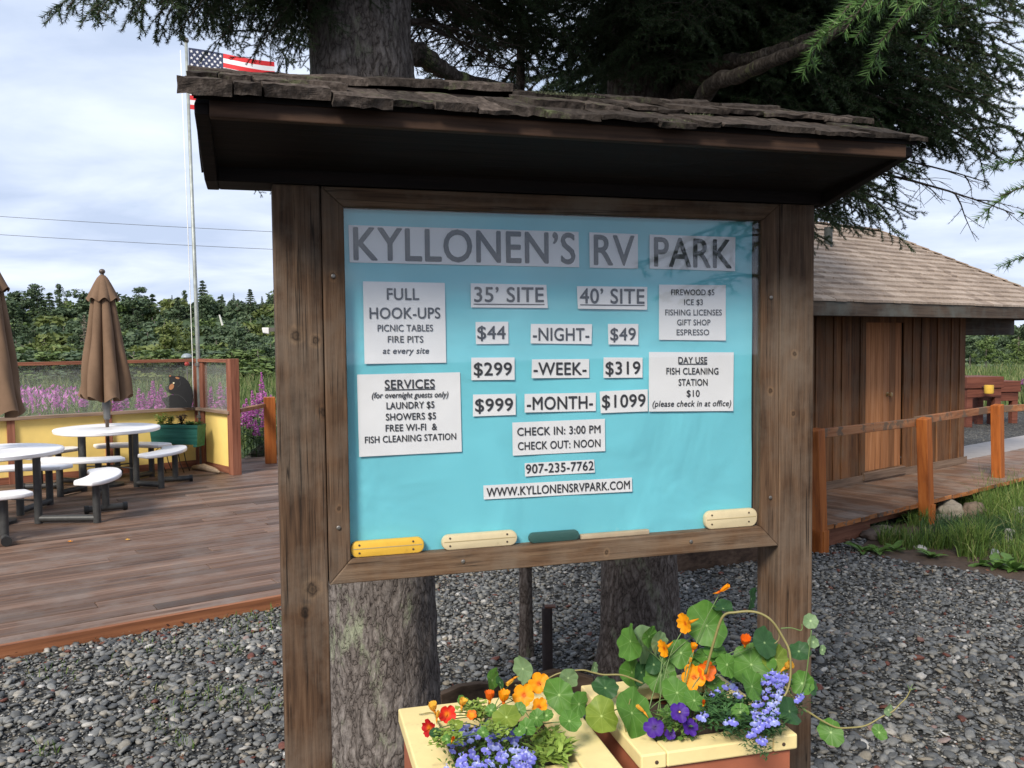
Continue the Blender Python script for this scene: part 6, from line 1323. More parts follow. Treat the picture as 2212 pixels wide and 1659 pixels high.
# second spruce: the dark mass over the right half
limb(t2, [(T2.x + .15, T2.y - .1, 2.62), at(1525, 200, 3.9), at(1600, 162, 3.6), at(1700, 118, 3.3), at(1790, 82, 3.1), at(1850, 30, 3.0)], .044, .010)
limb(t2, [(T2.x + .1, T2.y, 2.95), at(1540, 145, 4.2), at(1620, 128, 4.0), at(1700, 98, 3.9), at(1790, 60, 3.8)], .048, .010)
def tips(L_):
    for (x, y, Y, oz, me, rl_) in L_: put_bough(t2, me, BL, (T2.x + .08, T2.y - .03, oz), at(x, y, Y), rl_)
tips([(1985, 470, 4.3, 2.75, BF[0], .1), (1770, 500, 4.3, 2.55, BF[1], .4), (1830, 470, 4.4, 2.6, BF[2], .1), (1930, 460, 4.2, 2.7, BF[3], -.3), (1870, 380, 4.7, 2.75, BF[0], .3), (1990, 380, 4.4, 2.9, BF[2], .2), (2100, 210, 4.6, 3.2, BD[0], .1), (2170, 130, 4.5, 3.4, BD[2], .3), (2060, 60, 4.7, 3.6, BD[1], -.1), (2200, 60, 4.4, 3.7, BF[3], .1), (2140, 270, 4.3, 3.2, BF[2], .3), (2230, 300, 4.3, 3.2, BD[0], .2), (2170, 240, 4.5, 3.3, BD[1], .1), (2100, 290, 4.6, 3.1, BD[2], .3), (2230, 160, 4.4, 3.5, BD[2], -.2), (2180, 90, 4.6, 3.7, BD[0], .1), (2240, 30, 4.5, 3.8, BD[1], .2), (2110, 30, 4.7, 3.8, BD[0], 0), (2060, 310, 4.8, 3.0, BD[1], .4), (1960, 300, 4.9, 2.95, BD[2], .1), (1890, 350, 4.9, 2.85, BD[0], -.2), (1830, 430, 4.6, 2.65, BD[1], .2), (1900, 470, 4.4, 2.65, BF[3], .5), (2190, 190, 4.3, 3.5, BF[1], .4), (2030, 230, 4.7, 3.2, BD[2], .2), (1880, 500, 4.2, 2.6, BF[1], .2), (1800, 525, 4.1, 2.5, BF[2], -.2), (1790, 460, 4.5, 2.6, BF[3], .3), (1900, 420, 4.6, 2.8, BF[0], -.3), (1840, 390, 4.4, 2.75, BD[0], .2), (1790, 400, 4.9, 2.8, BD[1], .1), (1960, 385, 4.5, 2.9, BF[2], .4), (2040, 340, 4.4, 3.05, BF[3], .1), (2190, 462, 4.2, 2.72, BS[0], .1), (2130, 400, 4.4, 2.8, BS[1], -.2), (1930, 330, 4.4, 3.0, BD[2], 0), (2120, 330, 4.2, 3.1, BF[1], .2), (2180, 345, 4.1, 3.25, BF[0], -.2), (2200, 250, 4.2, 3.3, BF[0], .2), (2090, 250, 4.4, 3.25, BF[1], .3), (2010, 290, 4.5, 3.1, BD[2], -.2), (1960, 240, 4.7, 3.1, BD[0], .1), (2160, 180, 4.4, 3.5, BF[2], -.3), (2060, 170, 4.6, 3.4, BF[3], .3), (2220, 110, 4.3, 3.7, BF[0], 0), (2120, 80, 4.5, 3.7, BF[1], .2), (2000, 110, 4.7, 3.5, BD[2], .2), (1900, 170, 4.9, 3.2, BD[0], -.2), (2180, 20, 4.4, 3.9, BF[1], .1), (2040, 20, 4.6, 3.9, BF[2], .2), (1930, 40, 4.8, 3.7, BD[0], .3), (1850, 250, 5.0, 3.0, BD[1], .2), (1800, 300, 5.1, 2.9, BD[2], -.1)])
tips([(x, y, Y, 2.9 + (200 - y) / 300 + .3, BD[i % 3], (i % 5 - 2) * .2) for i, (x, y, Y) in enumerate([(1230, 30, 4.0), (1290, 90, 4.2), (1250, 150, 4.4), (1340, 40, 3.9), (1400, 110, 3.8), (1480, 60, 3.7), (1330, 170, 4.0), (1470, 170, 3.9), (1560, 40, 3.8), (1600, 90, 5.4), (1660, 30, 4.0), (1720, 150, 5.5), (1640, 190, 5.3), (1560, 180, 5.6), (1700, 60, 5.2), (1210, 110, 5.0), (1420, 20, 5.4), (1780, 190, 5.2), (1800, 130, 4.6), (1730, 20, 4.4), (1860, 90, 5.0), (1380, 150, 5.4), (1250, 60, 5.4)])])
for k in range(8):
    a = rt.uniform(0, 6.283); z = rt.uniform(4.6, 8.0); l = rt.uniform(1.4, 2.6) * (1 - (z - 4) / 8)
    put_bough(t2, BD[k % 3], BL, (T2.x, T2.y, z), (T2.x + l * math.cos(a), T2.y + l * math.sin(a), z - rt.uniform(.1, .6)), rt.uniform(-.4, .4))
for k in range(8):
    a = rt.uniform(0, 6.283); z = rt.uniform(2.6, 4.2); put_bough(t3, BS[k % 2], BL, (T3.x, T3.y, z), (T3.x + .6 * math.cos(a), T3.y + .6 * math.sin(a), z - .1), 0)
for (tr, ox, oz, X, Y, Z, k) in [(t1, T1, 4.2, -1.1, 1.5, 3.5, 0), (t1, T1, 4.3, -.4, 1.1, 3.5, 2), (t1, T1, 4.0, .1, 1.6, 3.4, 1), (t2, T2, 4.4, .45, 1.5, 3.5, 2), (t2, T2, 4.3, 1.1, 1.6, 3.5, 1), (t2, T2, 4.7, 1.4, 1.5, 3.8, 2), (t2, T2, 4.2, 1.6, 1.9, 3.4, 0), (t1, T1, 4.9, -.6, 1.0, 4.1, 1), (t1, T1, 5.0, .2, .9, 4.3, 0)]:
    put_bough(tr, BD[k], BL, (ox.x, ox.y - .1, oz), (X, Y, Z), .1)   # unseen boughs above the roof, added to shade the board and posts
# third spruce behind the roof thickens the wall of branches
T4 = Vector((2.02, 6.2, 0)); t4 = thing('spruce_tree', 'dark spruce hidden behind the board, its branches filling the sky above the roof', 'spruce', T4, 0, 'spruces behind the notice board')
link('trunk', trunk_mesh('trunk', [(0, 0, -.1), (0, 0, 2), (.05, 0, 5), (0, 0, 9)], [.10, .095, .09, .04], 5, .0, 24, BARKD), t4)
for k in range(28):
    a = rt.uniform(R(60), R(240)); z = 2.95 + 1.9 * (k / 28) ** 1.3; l = rt.uniform(1.5, 3.0)
    tip = Vector((T4.x + l * math.cos(a), T4.y + l * math.sin(a), z - rt.uniform(-.1, .35)))
    put_bough(t4, BD[k % 3], BL, (T4.x, T4.y, z), tip, rt.uniform(-.4, .4))
# near boughs reaching in from the right, fresh green
T5 = Vector((3.2, 1.9, 0)); t5 = thing('spruce_tree', 'spruce at the right edge whose fresh green tips hang in front of the roof', 'spruce', T5, 0, 'spruces near the viewer')
link('trunk', trunk_mesh('trunk', [(0, 0, -.1), (0, 0, 2), (0, 0, 6)], [.16, .14, .06], 6, .03, 24, BARKD), t5)
for (x, y, Y, P0, rl_) in [(1765, 92, 1.62, (1.35, 1.75, 2.95), .2), (1830, 70, 1.55, (1.35, 1.75, 3.0), -.3), (1900, 90, 1.6, (1.5, 1.7, 2.95), .3)]: put_bough(t5, BN, BNL, P0, at(x, y, Y), rl_)
for (x, y, Y, P0, rl_) in [(2165, 420, 1.75, (1.75, 1.85, 2.22), .3), (2185, 355, 1.9, (1.9, 1.95, 2.3), -.2), (2205, 560, 1.8, (1.7, 1.8, 2.05), 0)]: put_bough(t5, BN, BNL, P0, at(x, y, Y), rl_)
limb(t5, [(3.2, 1.9, 2.9), (2.4, 1.8, 3.0), (1.75, 1.75, 3.0), (1.3, 1.75, 2.97)], .05, .012, 'limb', BARKL); limb(t5, [(3.2, 1.9, 2.3), (2.4, 1.9, 2.3), (1.85, 1.85, 2.25)], .035, .012, 'limb', BARKL)

# ------------------------------------------------------------------ loose pebbles
PEB = island_mat('pebbles', [(0, (.060, .063, .065)), (.3, (.105, .108, .108)), (.55, (.145, .146, .142)), (.78, (.20, .20, .19)), (.92, (.20, .175, .135)), (.972, (.42, .41, .39)), (.98, (.13, .045, .03)), (1, (.09, .030, .020))], .6, .3, 60, spec=.35)
def ico(sub):
    bm = bmesh.new(); bmesh.ops.create_icosphere(bm, subdivisions=sub, radius=1); V = np.array([v.co[:] for v in bm.verts]); F = np.array([[v.index for v in f.verts] for f in bm.faces]); bm.free(); return V, F
def in_poly(x, y, poly):
    ins = np.zeros(len(x), bool); n = len(poly)
    for i in range(n):
        (x0, y0), (x1, y1) = poly[i], poly[(i + 1) % n]; c = ((y0 > y) != (y1 > y)) & (x < (x1 - x0) * (y - y0) / (y1 - y0 + 1e-12) + x0); ins ^= c
    return ins
def pebbles(n, ymin, ymax, rmin, rmax, sub, seed, power=2.2):
    rg = np.random.default_rng(seed); Y = rg.uniform(ymin, ymax, n * 3); X = rg.uniform(-1, 1, n * 3) * (Y * .63 + .7); lx = (X - DO.x) * math.cos(DK) + (Y - DO.y) * math.sin(DK); ly = -(X - DO.x) * math.sin(DK) + (Y - DO.y) * math.cos(DK)
    bx_ = (X - BO.x) * math.cos(BK) + (Y - BO.y) * math.sin(BK); by_ = -(X - BO.x) * math.sin(BK) + (Y - BO.y) * math.cos(BK)
    ok = ~((ly > -.05) & (lx < XR0 + .05 + .62 * ly)) & ((by_ < .02) | (bx_ < -.55)); ok &= ~in_poly(X, Y, [(p[0], p[1]) for p in V_DIRT]); X, Y = X[ok][:n], Y[ok][:n]; n = len(X)
    r = rmin + (rmax - rmin) * rg.uniform(0, 1, n) ** power; BV, BFc = ico(sub); nb = len(BV)
    sc_ = np.stack([r * rg.uniform(.85, 1.35, n), r * rg.uniform(.7, 1.0, n), r * rg.uniform(.35, .62, n)], 1); ang_ = rg.uniform(0, 6.283, n); tl = rg.normal(0, .22, (n, 2)); P = BV[None] * (1 + .12 * rg.normal(0, 1, (n, nb))[:, :, None] * (1 if sub > 1 else .8)) * sc_[:, None, :]
    z = P[:, :, 2] + P[:, :, 0] * tl[:, None, 0] + P[:, :, 1] * tl[:, None, 1]; c, s = np.cos(ang_)[:, None], np.sin(ang_)[:, None]
    out = np.stack([P[:, :, 0] * c - P[:, :, 1] * s + X[:, None], P[:, :, 0] * s + P[:, :, 1] * c + Y[:, None], z + (r * .22 + rg.uniform(0, .008, n))[:, None]], 2).reshape(-1, 3)
    F = (BFc[None] + (np.arange(n) * nb)[:, None, None]).reshape(-1, 3); return out, F
V_DIRT = [tuple(v) for v in V]  if False else [tuple(p) for p in (atz(1850, 1192, 0), atz(1960, 1215, 0), atz(2100, 1235, 0), atz(2260, 1268, 0), atz(2420, 1250, 0), atz(2420, 1030, 0), atz(2212, 1042, 0), atz(2080, 1090, 0), atz(1900, 1142, 0))]
Va, Fa = pebbles(14000, 3.0, 5.2, .007, .029, 2, 1, 2.8); Vb, Fb = pebbles(22000, 5.0, 8.6, .007, .025, 1, 2, 2.6); Vc, Fc_ = pebbles(26000, 3.0, 6.0, .004, .010, 1, 3, 1.0)
pv = np.concatenate([Va, Vb, Vc]); pf = np.concatenate([Fa, Fb + len(Va), Fc_ + len(Va) + len(Vb)]); tag(link('gravel_pebbles', np_mesh('gravel_pebbles', pv, pf, PEB, smooth=True)), 'loose grey beach pebbles covering the ground', 'gravel', kind='stuff')
rl_ = np.random.default_rng(17); n = 1360; lx_ = np.concatenate([rl_.uniform(-3.5, 2.6, 260), rl_.uniform(-2.5, 6.0, 1100)]); ly_ = np.concatenate([-.05 - np.abs(rl_.normal(0, .16, 260)), -rl_.uniform(.1, 5.5, 1100)]); X = DO.x + lx_ * math.cos(DK) - ly_ * math.sin(DK); Y = DO.y + lx_ * math.sin(DK) + ly_ * math.cos(DK)
LIT = island_mat('leaf_litter_brown', [(0, (.09, .022, .016)), (.5, (.14, .06, .035)), (1, (.20, .13, .07))], .8)
P = np.stack([X, Y, rl_.uniform(.018, .034, n)], 1); u = rl_.normal(0, 1, (n, 3)); u[:, 2] *= .35; u /= np.linalg.norm(u, axis=1)[:, None]; v = np.cross(u, rl_.normal(0, .4, (n, 3)) + np.array([0, 0, 1.])); v /= np.linalg.norm(v, axis=1)[:, None]; s_ = np.where(np.arange(n) < 420, rl_.uniform(.008, .022, n), rl_.uniform(.004, .012, n))[:, None]
tag(link('leaf_litter', np_mesh('leaf_litter', np.stack([P - u * s_, P + v * s_ * .45, P + u * s_, P - v * s_ * .45], 1).reshape(-1, 3), np.arange(n * 4).reshape(-1, 4), LIT)), 'red brown leaf litter scattered on the gravel along the deck', 'leaf litter', kind='stuff')
# sparse weeds in the gravel and red leaf litter along the deck
r_ = np.array([(p.x, p.y, 0) for p in [atz(rt.uniform(a, c), rt.uniform(b_, d), 0) for (a, b_, c, d, n) in ((0, 1390, 600, 1330, 0), (430, 1490, 560, 1520, 60), (330, 1530, 400, 1590, 40), (700, 1300, 560, 1330, 40), (480, 1380, 590, 1330, 40), (80, 1610, 130, 1640, 30), (300, 1480, 600, 1540, 90), (60, 1420, 300, 1480, 50), (300, 1390, 520, 1420, 60), (380, 1600, 420, 1620, 30), (640, 1330, 500, 1370, 50)) for _ in range(n)]])
Vg, Fg = blades(r_, .02, .07, .0025, .9, 8); tag(link('gravel_weeds', np_mesh('gravel_weeds', Vg, Fg, GRASS)), 'thin yellowish weeds sprouting through the gravel at the left', 'weed', kind='stuff')

# ------------------------------------------------------------------ meadow, fireweed and the wooded hillside
def field_mat():
    m, N, L, b = mat('meadow_grass'); mp = mapping(N, L); n = tex(N, L, mp, scale=.35, detail=8, rough=.7); r = ramp(N, [(.3, (.05, .09, .03)), (.5, (.09, .13, .045)), (.7, (.17, .18, .08))]); L.new(n.outputs[0], r.inputs[0]); L.new(r.outputs[0], b.inputs['Base Color']); b.inputs['Roughness'].default_value = .9; bump(N, L, b, n.outputs[0], .5, .1); return m
FIELD = field_mat()
b = MB(); b.add([D(-60, 7.3, .02), D(5.0, 7.3, .02), Vector((8, 26, .02)), Vector((70, 26, .02)), Vector((120, 140, .02)), Vector((-140, 140, .02))], [(0, 1, 2, 3, 4, 5)]); structure(b.build('meadow', FIELD))
HILLM = plain('hillside_undergrowth', (.035, .06, .022), .95, .5, 2, bmp=.6)
nx_, ny_ = 70, 14; V = []; F = []
def hz(x, y): q = min(1, max(0, (y - 60) / 42)); left = 1 / (1 + math.exp((x - 12) / 9)); return (5.6 * q * q * (3 - 2 * q)) * (.25 + .75 * left) * (1 + .18 * vnoise((x, y, 0), .05, 2)) - .15
for j in range(ny_ + 1):
    for i in range(nx_ + 1): x = -120 + 240 * i / nx_; y = 56 + 70 * j / ny_; V.append((x, y, hz(x, y)))
for j in range(ny_):
    for i in range(nx_): a = j * (nx_ + 1) + i; F.append((a, a + 1, a + nx_ + 2, a + nx_ + 1))
structure(link('hillside', np_mesh('hillside', V, F, HILLM, smooth=True)))
def leafcloud(C_, Rr, n, size, rg, squash=.8):
    """leaf quads near the surface of blobs (C centres, R radii)"""
    idx = rg.integers(0, len(C_), n); d = rg.normal(0, 1, (n, 3)); d /= np.linalg.norm(d, axis=1)[:, None]; rad = rg.uniform(.35, 1.05, n)[:, None] ** .5; P = C_[idx] + d * rad * Rr[idx][:, None] * np.array([1, 1, squash])
    u = rg.normal(0, 1, (n, 3)); u /= np.linalg.norm(u, axis=1)[:, None]; v = np.cross(u, d + rg.normal(0, .5, (n, 3))); v /= np.linalg.norm(v, axis=1)[:, None] + 1e-6; s = size * rg.uniform(.6, 1.4, n)[:, None]
    V = np.stack([P - u * s, P + v * s * .6, P + u * s, P - v * s * .6], 1).reshape(-1, 3); return V, np.arange(n * 4).reshape(-1, 4)
TL = [island_mat('leafy_crown_green', [(0, (.07, .11, .035)), (.6, (.115, .17, .05)), (1, (.16, .215, .07))], .6, trans=.2), island_mat('dark_crown_green', [(0, (.055, .088, .045)), (.6, (.082, .12, .06)), (1, (.11, .15, .075))], .6, trans=.15), island_mat('olive_crown', [(0, (.085, .115, .03)), (.6, (.13, .16, .045)), (1, (.18, .205, .065))], .6, trans=.2), island_mat('grey_dead_twigs', [(0, (.14, .12, .09)), (1, (.30, .27, .2))], .9)]  # crown greens lightened in the colour itself, in place of distance haze
def crown_round(seed, h=5.0, w=2.4, m=0, n=1700, size=.17):
    rg = np.random.default_rng(seed); k = 26; C_ = np.stack([rg.normal(0, w * .42, k), rg.normal(0, w * .42, k), rg.uniform(.12, .92, k) * h], 1); sc_ = 1 - .75 * (C_[:, 2] / h) ** 2; C_[:, :2] *= sc_[:, None]; R_ = rg.uniform(.16, .30, k) * w; V, F = leafcloud(C_, R_, n, size, rg); return np_mesh('crown', V, F, TL[m])
def crown_conifer(seed, h=6.0, w=1.3, m=1, n=1500, size=.15, ragged=.3):
    rg = np.random.default_rng(seed); t = rg.uniform(0, 1, n) ** .8; lev = np.floor(t * 13) / 13 + rg.normal(0, .012, n); a = rg.uniform(0, 6.283, n); az = np.floor(a / .9) * .9 + rg.normal(0, .22, n); rr = w * (1 - lev * .96) * rg.uniform(.1, 1, n) ** .6 * (1 + ragged * np.sin(lev * 40 + az * 3))
    P = np.stack([rr * np.cos(az), rr * np.sin(az), h * (.08 + .92 * lev) - rr * .3], 1); u = np.stack([np.cos(az), np.sin(az), -.35 + rg.normal(0, .25, n)], 1); v = rg.normal(0, 1, (n, 3)); v -= u * np.sum(u * v, 1)[:, None]; v /= np.linalg.norm(v, axis=1)[:, None]; s = size * rg.uniform(.5, 1.4, n)[:, None]
    return np_mesh('crown', np.stack([P - u * s, P + v * s * .45, P + u * s, P - v * s * .45], 1).reshape(-1, 3), np.arange(n * 4).reshape(-1, 4), TL[m])
def crown_snag(seed, h=7.0, m=1, n=850, size=.16):
    rg = np.random.default_rng(seed); k = 15; z = rg.uniform(.35, 1.0, k) * h; C_ = np.stack([rg.normal(0, .55, k) + .5 * (z / h) ** 3, rg.normal(0, .5, k), z], 1); R_ = rg.uniform(.45, 1.0, k); V, F = leafcloud(C_, R_, int(n * 1.6), size * 1.15, rg, .7); return np_mesh('crown', V, F, TL[m])
def trunk_simple(h, r): 
    b = MB(); b.tube([(0, 0, -.3), (.05, 0, h * .5), (.0, 0, h * .95)], [r, r * .7, r * .15], 7)
    for k in range(6): a = k * 2.4; z = h * (.3 + .1 * k); b.tube([(0, 0, z), (.5 * math.cos(a), .5 * math.sin(a), z + .45)], [r * .35, r * .1], 5)
    return b
FARB = plain('far_tree_bark', (.13, .11, .09), .9, .3, 3)
protos = {}
def tree_proto(kind, v):
    key = (kind, v)
    if key in protos: return protos[key]
    h = {'round': 5.0, 'conifer': 6.0, 'snag': 7.0, 'dead': 6.0, 'olive': 4.6}[kind]
    cm = {'round': lambda: crown_round(100 + v, m=v % 2), 'olive': lambda: crown_round(150 + v, 4.6, 2.2, 2), 'conifer': lambda: crown_conifer(200 + v), 'snag': lambda: crown_snag(300 + v), 'dead': lambda: crown_conifer(400 + v, w=.8, m=3, n=500, size=.12)}[kind]()
    tm = trunk_simple(h, .11); me = bpy.data.meshes.new('trunk'); me.from_pydata(tm.v, [], tm.f); me.materials.append(FARB); protos[key] = (cm, me, h); return protos[key]
def far_tree(kind, v, x, y, Y, hpx, label, group, base=None, wsc=1.0):
    cm, tm, h = tree_proto(kind, v); top = at(x, y, Y); bz = hz(top.x, Y) if base is None else base; s = max(.35, (top.z - bz) / h) if hpx is None else hpx / h
    z = bz if hpx is None else top.z - hpx
    t = thing('conifer_tree' if kind in ('conifer', 'snag', 'dead') else 'broadleaf_tree', label, 'tree', (top.x, Y, z), rt.uniform(0, 6.28), group); t.scale = (s * wsc, s * wsc, s); link('crown', cm, t); link('trunk', tm, t); return t
GS = 'trees on the skyline of the hill'
for a in [('snag', 0, 62, 625, 96, 'ragged two topped tree on the skyline near the left edge', 1.0), ('round', 0, 28, 640, 96, 'small rounded tree at the left end of the skyline', .7), ('snag', 1, 80, 618, 98, 'tall ragged tree on the skyline, second from the left edge', 1.2), ('conifer', 0, 112, 646, 95, 'dense pointed spruce left of the umbrella on the skyline', 1.4), ('snag', 2, 126, 618, 99, 'thin leaning tree on the skyline left of the umbrella', .7), ('snag', 3, 144, 632, 98, 'thin sparse tree on the skyline next to the leaning one', .7), ('conifer', 1, 172, 640, 97, 'wide conifer close left of the umbrella top', 1.5), ('snag', 4, 198, 622, 97, 'tall thin tree touching the umbrella top from the left', .8), ('snag', 5, 222, 624, 98, 'ragged tree partly behind the umbrella top', .9), ('snag', 6, 300, 624, 96, 'ragged windswept tree just right of the umbrella', 1.5), ('conifer', 2, 437, 602, 90, 'tallest conifer right of the flagpole', 1.3), ('conifer', 3, 480, 634, 94, 'small pointed spruce right of the tallest conifer', 1.0), ('conifer', 4, 505, 638, 96, 'thin pointed spruce in the skyline gap right of the flagpole', .8), ('conifer', 5, 540, 622, 92, 'broad pointed spruce close to the left post', 1.5), ('conifer', 0, 566, 646, 93, 'small pointed spruce beside the left post on the skyline', .8), ('conifer', 1, 372, 655, 100, 'tiny conifer top on the bare ridge left of the flagpole', .7), ('snag', 0, 400, 656, 100, 'small ragged shrub top just left of the flagpole', .8), ('conifer', 2, 590, 640, 95, 'spruce hidden half behind the left post', 1.2)]:
    far_tree(a[0], a[1], a[2], a[3], a[4], None, a[5], GS, wsc=a[6])
far_tree('dead', 0, 181, 676, 72, None, 'dead grey conifer standing in the hillside wood left of the umbrella', GS)
GH = 'leafy trees of the hillside wood'
rh = random.Random(77)
for row, (Y0, y0, nn) in enumerate([(97, 648, 26), (92, 662, 27), (86, 688, 27), (80, 706, 26), (74, 728, 25), (68, 750, 24)]):
    for k in range(nn):
        x = -90 + 740 * (k + rh.uniform(-.35, .35)) / nn; Y = Y0 + rh.uniform(-2, 2); kind = rh.choice(('round', 'round', 'olive', 'conifer', 'conifer')) if row > 1 else rh.choice(('round', 'olive', 'conifer', 'conifer', 'snag'))
        far_tree(kind, rh.randrange(4), x, y0 + rh.uniform(-20, 8) * (1 if kind != 'olive' else .4) - (6 if kind == 'conifer' else 0), Y, rh.uniform(3.8, 6.4), 'leafy tree packed in the wood on the far hillside' if kind in ('round', 'olive') else 'dark conifer packed in the wood on the far hillside', GH if kind in ('round', 'olive') else 'conifers of the hillside wood', wsc=rh.uniform(1.15, 1.7))
for a in [('olive', 1, 355, 690, 60, 'big yellow green tree right of the umbrella'), ('round', 3, 530, 700, 56, 'big green tree left of the notice board post'), ('olive', 2, 100, 752, 58, 'low yellow green bush behind the left umbrella'), ('conifer', 3, 508, 800, 40, 'small bluish spruce seen through the short glass panel'), ('round', 1, 562, 782, 44, 'dark green bush between the fence and the left post'), ('olive', 0, 395, 745, 54, 'olive bush behind the flagpole'), ('round', 2, 470, 745, 50, 'green bush right of the flagpole')]:
    far_tree(a[0], a[1], a[2], a[3], a[4], None, a[5], 'nearer bushes below the hillside', base=0, wsc=1.25)
for k in range(17):
    far_tree(('round', 'olive')[k % 3 == 0], k % 4, 20 + 34 * k + rh.uniform(-8, 8), 792 + rh.uniform(-6, 8), rh.uniform(36, 44), None, 'low green bush at the far side of the meadow behind the fence glass', 'bushes behind the fence glass', base=-.2, wsc=2.6)
GR = 'trees beyond the shed at the right'
for k, (x, y, Y) in enumerate([(2040, 690, 62), (2080, 700, 58), (2110, 690, 60), (2140, 705, 55), (2170, 692, 60), (2200, 700, 56), (2230, 690, 60), (2270, 690, 58), (2320, 695, 60), (2095, 760, 50), (2130, 770, 48), (2165, 765, 50), (2200, 775, 48), (2240, 770, 50), (1980, 690, 60)]):
    far_tree('round', k % 4, x, y, Y, None, 'green tree in the dense row beyond the shed', GR, base=0, wsc=1.15)
# grass and fireweed
MG = island_mat('meadow_blades', [(0, (.05, .09, .025)), (.5, (.10, .15, .04)), (1, (.22, .22, .10))], .7, trans=.2)
rg = np.random.default_rng(5); n = 15000; Yq = rg.uniform(13, 58, n); Xq = rg.uniform(-.66, -.24, n) * Yq; keep = (-(Xq - DO.x) * math.sin(DK) + (Yq - DO.y) * math.cos(DK) > 7.6); Vg, Fg = blades(np.stack([Xq, Yq, np.zeros(n)], 1)[keep], .3, .75, .022, .5, 3); tag(link('meadow_grass', np_mesh('meadow_grass', Vg, Fg, MG)), 'tall meadow grass behind the deck fence', 'grass', kind='stuff')
n = 5000; Yq = rg.uniform(16, 45, n); Xq = rg.uniform(.50, .68, n) * Yq; Vg, Fg = blades(np.stack([Xq, Yq, np.zeros(n)], 1)[(Yq > 20)], .2, .6, .02, .5, 4); tag(link('far_grass', np_mesh('far_grass', Vg, Fg, MG)), 'green grass beyond the red brown tables', 'grass', kind='stuff')
FWF = island_mat('fireweed_flowers', [(0, (.40, .09, .34)), (.6, (.58, .16, .50)), (1, (.68, .32, .60))], .6, trans=.3); FWL = island_mat('fireweed_leaves', [(0, (.04, .09, .025)), (1, (.10, .16, .05))], .6, trans=.2)
def fireweed_parts(seed, h=1.35):
    rg = np.random.default_rng(seed); n = 210; t = rg.uniform(0, 1, n); z = h * (.60 + .38 * t); a = rg.uniform(0, 6.283, n); r_ = .065 * (1 - t * .85) * rg.uniform(.3, 1, n); P = np.stack([r_ * np.cos(a), r_ * np.sin(a), z], 1); u = rg.normal(0, 1, (n, 3)); u /= np.linalg.norm(u, axis=1)[:, None]; v = np.cross(u, rg.normal(0, 1, (n, 3))); v /= np.linalg.norm(v, axis=1)[:, None]; s = .017 * (1.15 - .6 * t)[:, None]
    fm = np_mesh('flower_spike', np.stack([P - u * s, P + v * s, P + u * s, P - v * s], 1).reshape(-1, 3), np.arange(n * 4).reshape(-1, 4), FWF)
    n = 70; t = rg.uniform(.05, .62, n); a = rg.uniform(0, 6.283, n); p0 = np.stack([np.zeros(n), np.zeros(n), h * t], 1); d = np.stack([np.cos(a), np.sin(a), .35 + rg.normal(0, .25, n)], 1); l = (.14 * rg.uniform(.6, 1.2, n))[:, None]; sd = np.stack([-np.sin(a), np.cos(a), np.zeros(n)], 1) * .014
    lm = np_mesh('foliage', np.stack([p0, p0 + d * l * .5 + sd, p0 + d * l, p0 + d * l * .5 - sd], 1).reshape(-1, 3), np.arange(n * 4).reshape(-1, 4), FWL)
    b = MB(); b.tube([(0, 0, 0), (.01, 0, h * .5), (0, 0, h)], [.006, .005, .002], 5); sm = bpy.data.meshes.new('stem'); sm.from_pydata(b.v, [], b.f); sm.materials.append(FWL); return fm, lm, sm
FWP = [fireweed_parts(k) for k in range(3)]
def fireweed(x, y, Y, label, group, v, wide=1.0):
    p = at(x, y, Y); t = thing('fireweed_plant', label, 'fireweed', (p.x, Y, 0.0), rt.uniform(0, 6.28), group); s = max(.25, p.z / 1.35); t.scale = (wide, wide, s)
    for nm, me in zip(('flower_spike', 'foliage', 'stem'), FWP[v % 3]): link(nm, me, t)
GF = 'fireweed seen through the fence glass'
for k, (x, y, Y) in enumerate([(268, 832, 16), (256, 842, 15.5), (248, 850, 15.5), (438, 812, 14.5), (376, 838, 14.8), (392, 842, 15), (330, 820, 15), (348, 828, 14.8), (322, 842, 15), (342, 842, 14.6), (358, 845, 15), (300, 836, 15), (310, 846, 14.6), (180, 838, 17), (120, 845, 18), (420, 848, 14.5), (455, 832, 14.5), (475, 822, 14.5), (490, 834, 14.6)]):
    fireweed(x, y, Y, 'magenta fireweed spike standing behind the glass of the deck fence', GF, k, 1.5)
for k, (x, y, Y) in enumerate([(565, 800, 13.6), (545, 840, 13.4), (556, 846, 13.8), (532, 858, 13.6), (574, 845, 13.9), (585, 850, 14.1), (526, 870, 13.3), (540, 880, 13.2), (570, 878, 13.4), (552, 905, 13.2), (580, 905, 13.3)]):
    fireweed(x, y, Y, 'tall fireweed with magenta spike between the yellow fence and the left post', 'fireweed right of the yellow fence', k, 1.15)
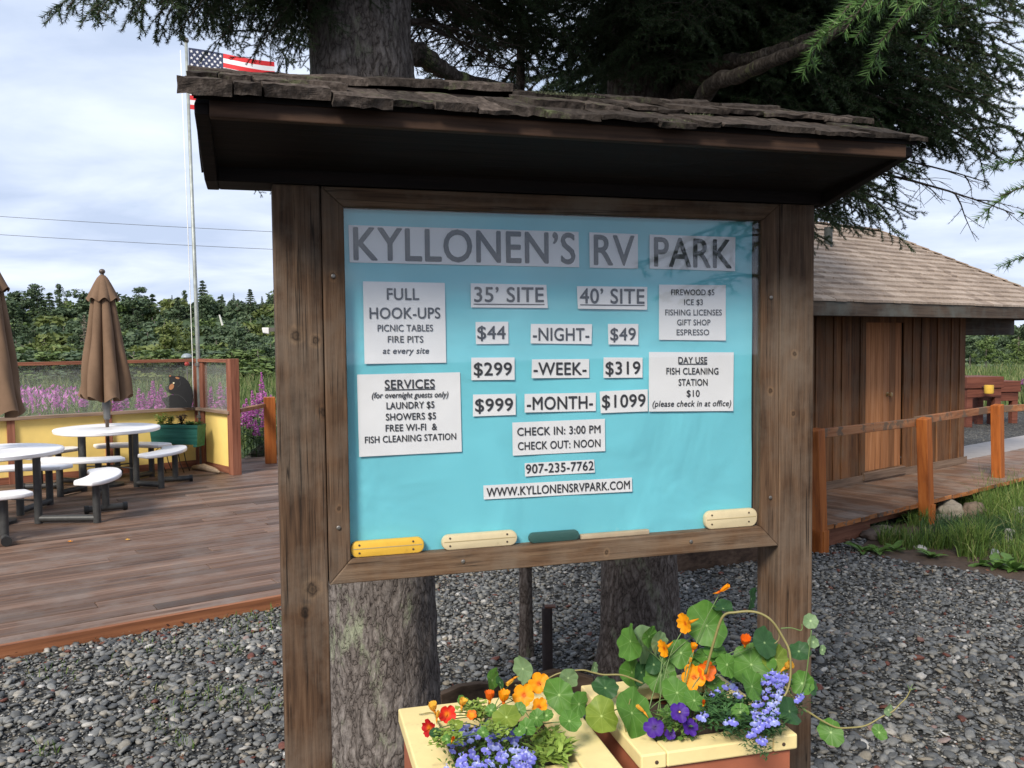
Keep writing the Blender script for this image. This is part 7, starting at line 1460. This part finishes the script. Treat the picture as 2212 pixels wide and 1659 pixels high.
for k, (x, y, Y) in enumerate([(2160, 812, 24), (2148, 838, 23), (2172, 832, 24), (2195, 828, 25), (2122, 842, 25), (2105, 838, 26), (2210, 818, 26), (2092, 836, 26), (2180, 845, 23)]):
    fireweed(x, y, Y, 'pink fireweed spike in the grass beyond the red brown tables', 'fireweed beyond the tables', k, 2.2)
# the big far patch reads as one mass
n = 1000; Yq = rg.uniform(19.5, 27, n); pxq = rg.uniform(-60, 165, n) + rg.normal(0, 14, n); Xq = (pxq - 1106) / KPX * Yq; zq = rg.uniform(.15, .58, n); P = np.stack([Xq, Yq, zq], 1); u = np.stack([rg.normal(0, .03, n), rg.normal(0, .03, n), np.full(n, .06)], 1); v = np.stack([rg.normal(0, 1, n), rg.normal(0, .5, n), np.zeros(n)], 1); v /= np.linalg.norm(v, axis=1)[:, None]; v *= .03
tag(link('fireweed_field', np_mesh('fireweed_field', np.stack([P - u, P + v, P + u, P - v], 1).reshape(-1, 3), np.arange(n * 4).reshape(-1, 4), FWF)), 'far patch of magenta fireweed flowers in the meadow', 'fireweed', kind='stuff')
lg = MB().tube([at(540, 1000, 13.2) + Vector((0, 0, -.0)), at(575, 966, 13.6), at(640, 962, 14.2)], [.12, .11, .10], 10).build('fallen_log', plain('grey_log_bark', (.16, .14, .12), .9, .4, 12, bmp=.6), smooth=True); tag(lg, 'grey fallen log in the weeds behind the orange post', 'log')
lb_ = MB().tube([at(474, 680, 66), at(481, 703, 66)], [.06, .09], 8).build('birch_snag', plain('white_birch_bark', (.55, .54, .5), .8)); tag(lb_, 'bare white leaning tree stem in the hillside wood', 'tree')
# power lines across the sky
WIRE = plain('black_wire', (.06, .065, .075), .6)
for lab, ya, yb in (('upper power line crossing the sky at the left', 465, 497), ('lower power line crossing the sky at the left', 506, 533)):
    A_ = at(-700, ya - 38, 46); B_ = at(1400, yb + 44, 46); P = [A_.lerp(B_, k / 16) - Vector((0, 0, .45 * (1 - (k / 8 - 1) ** 2) - .45 * .75)) for k in range(17)]; w_ = MB().tube(P, .013, 5).build('power_line', WIRE); tag(w_, lab, 'power line')
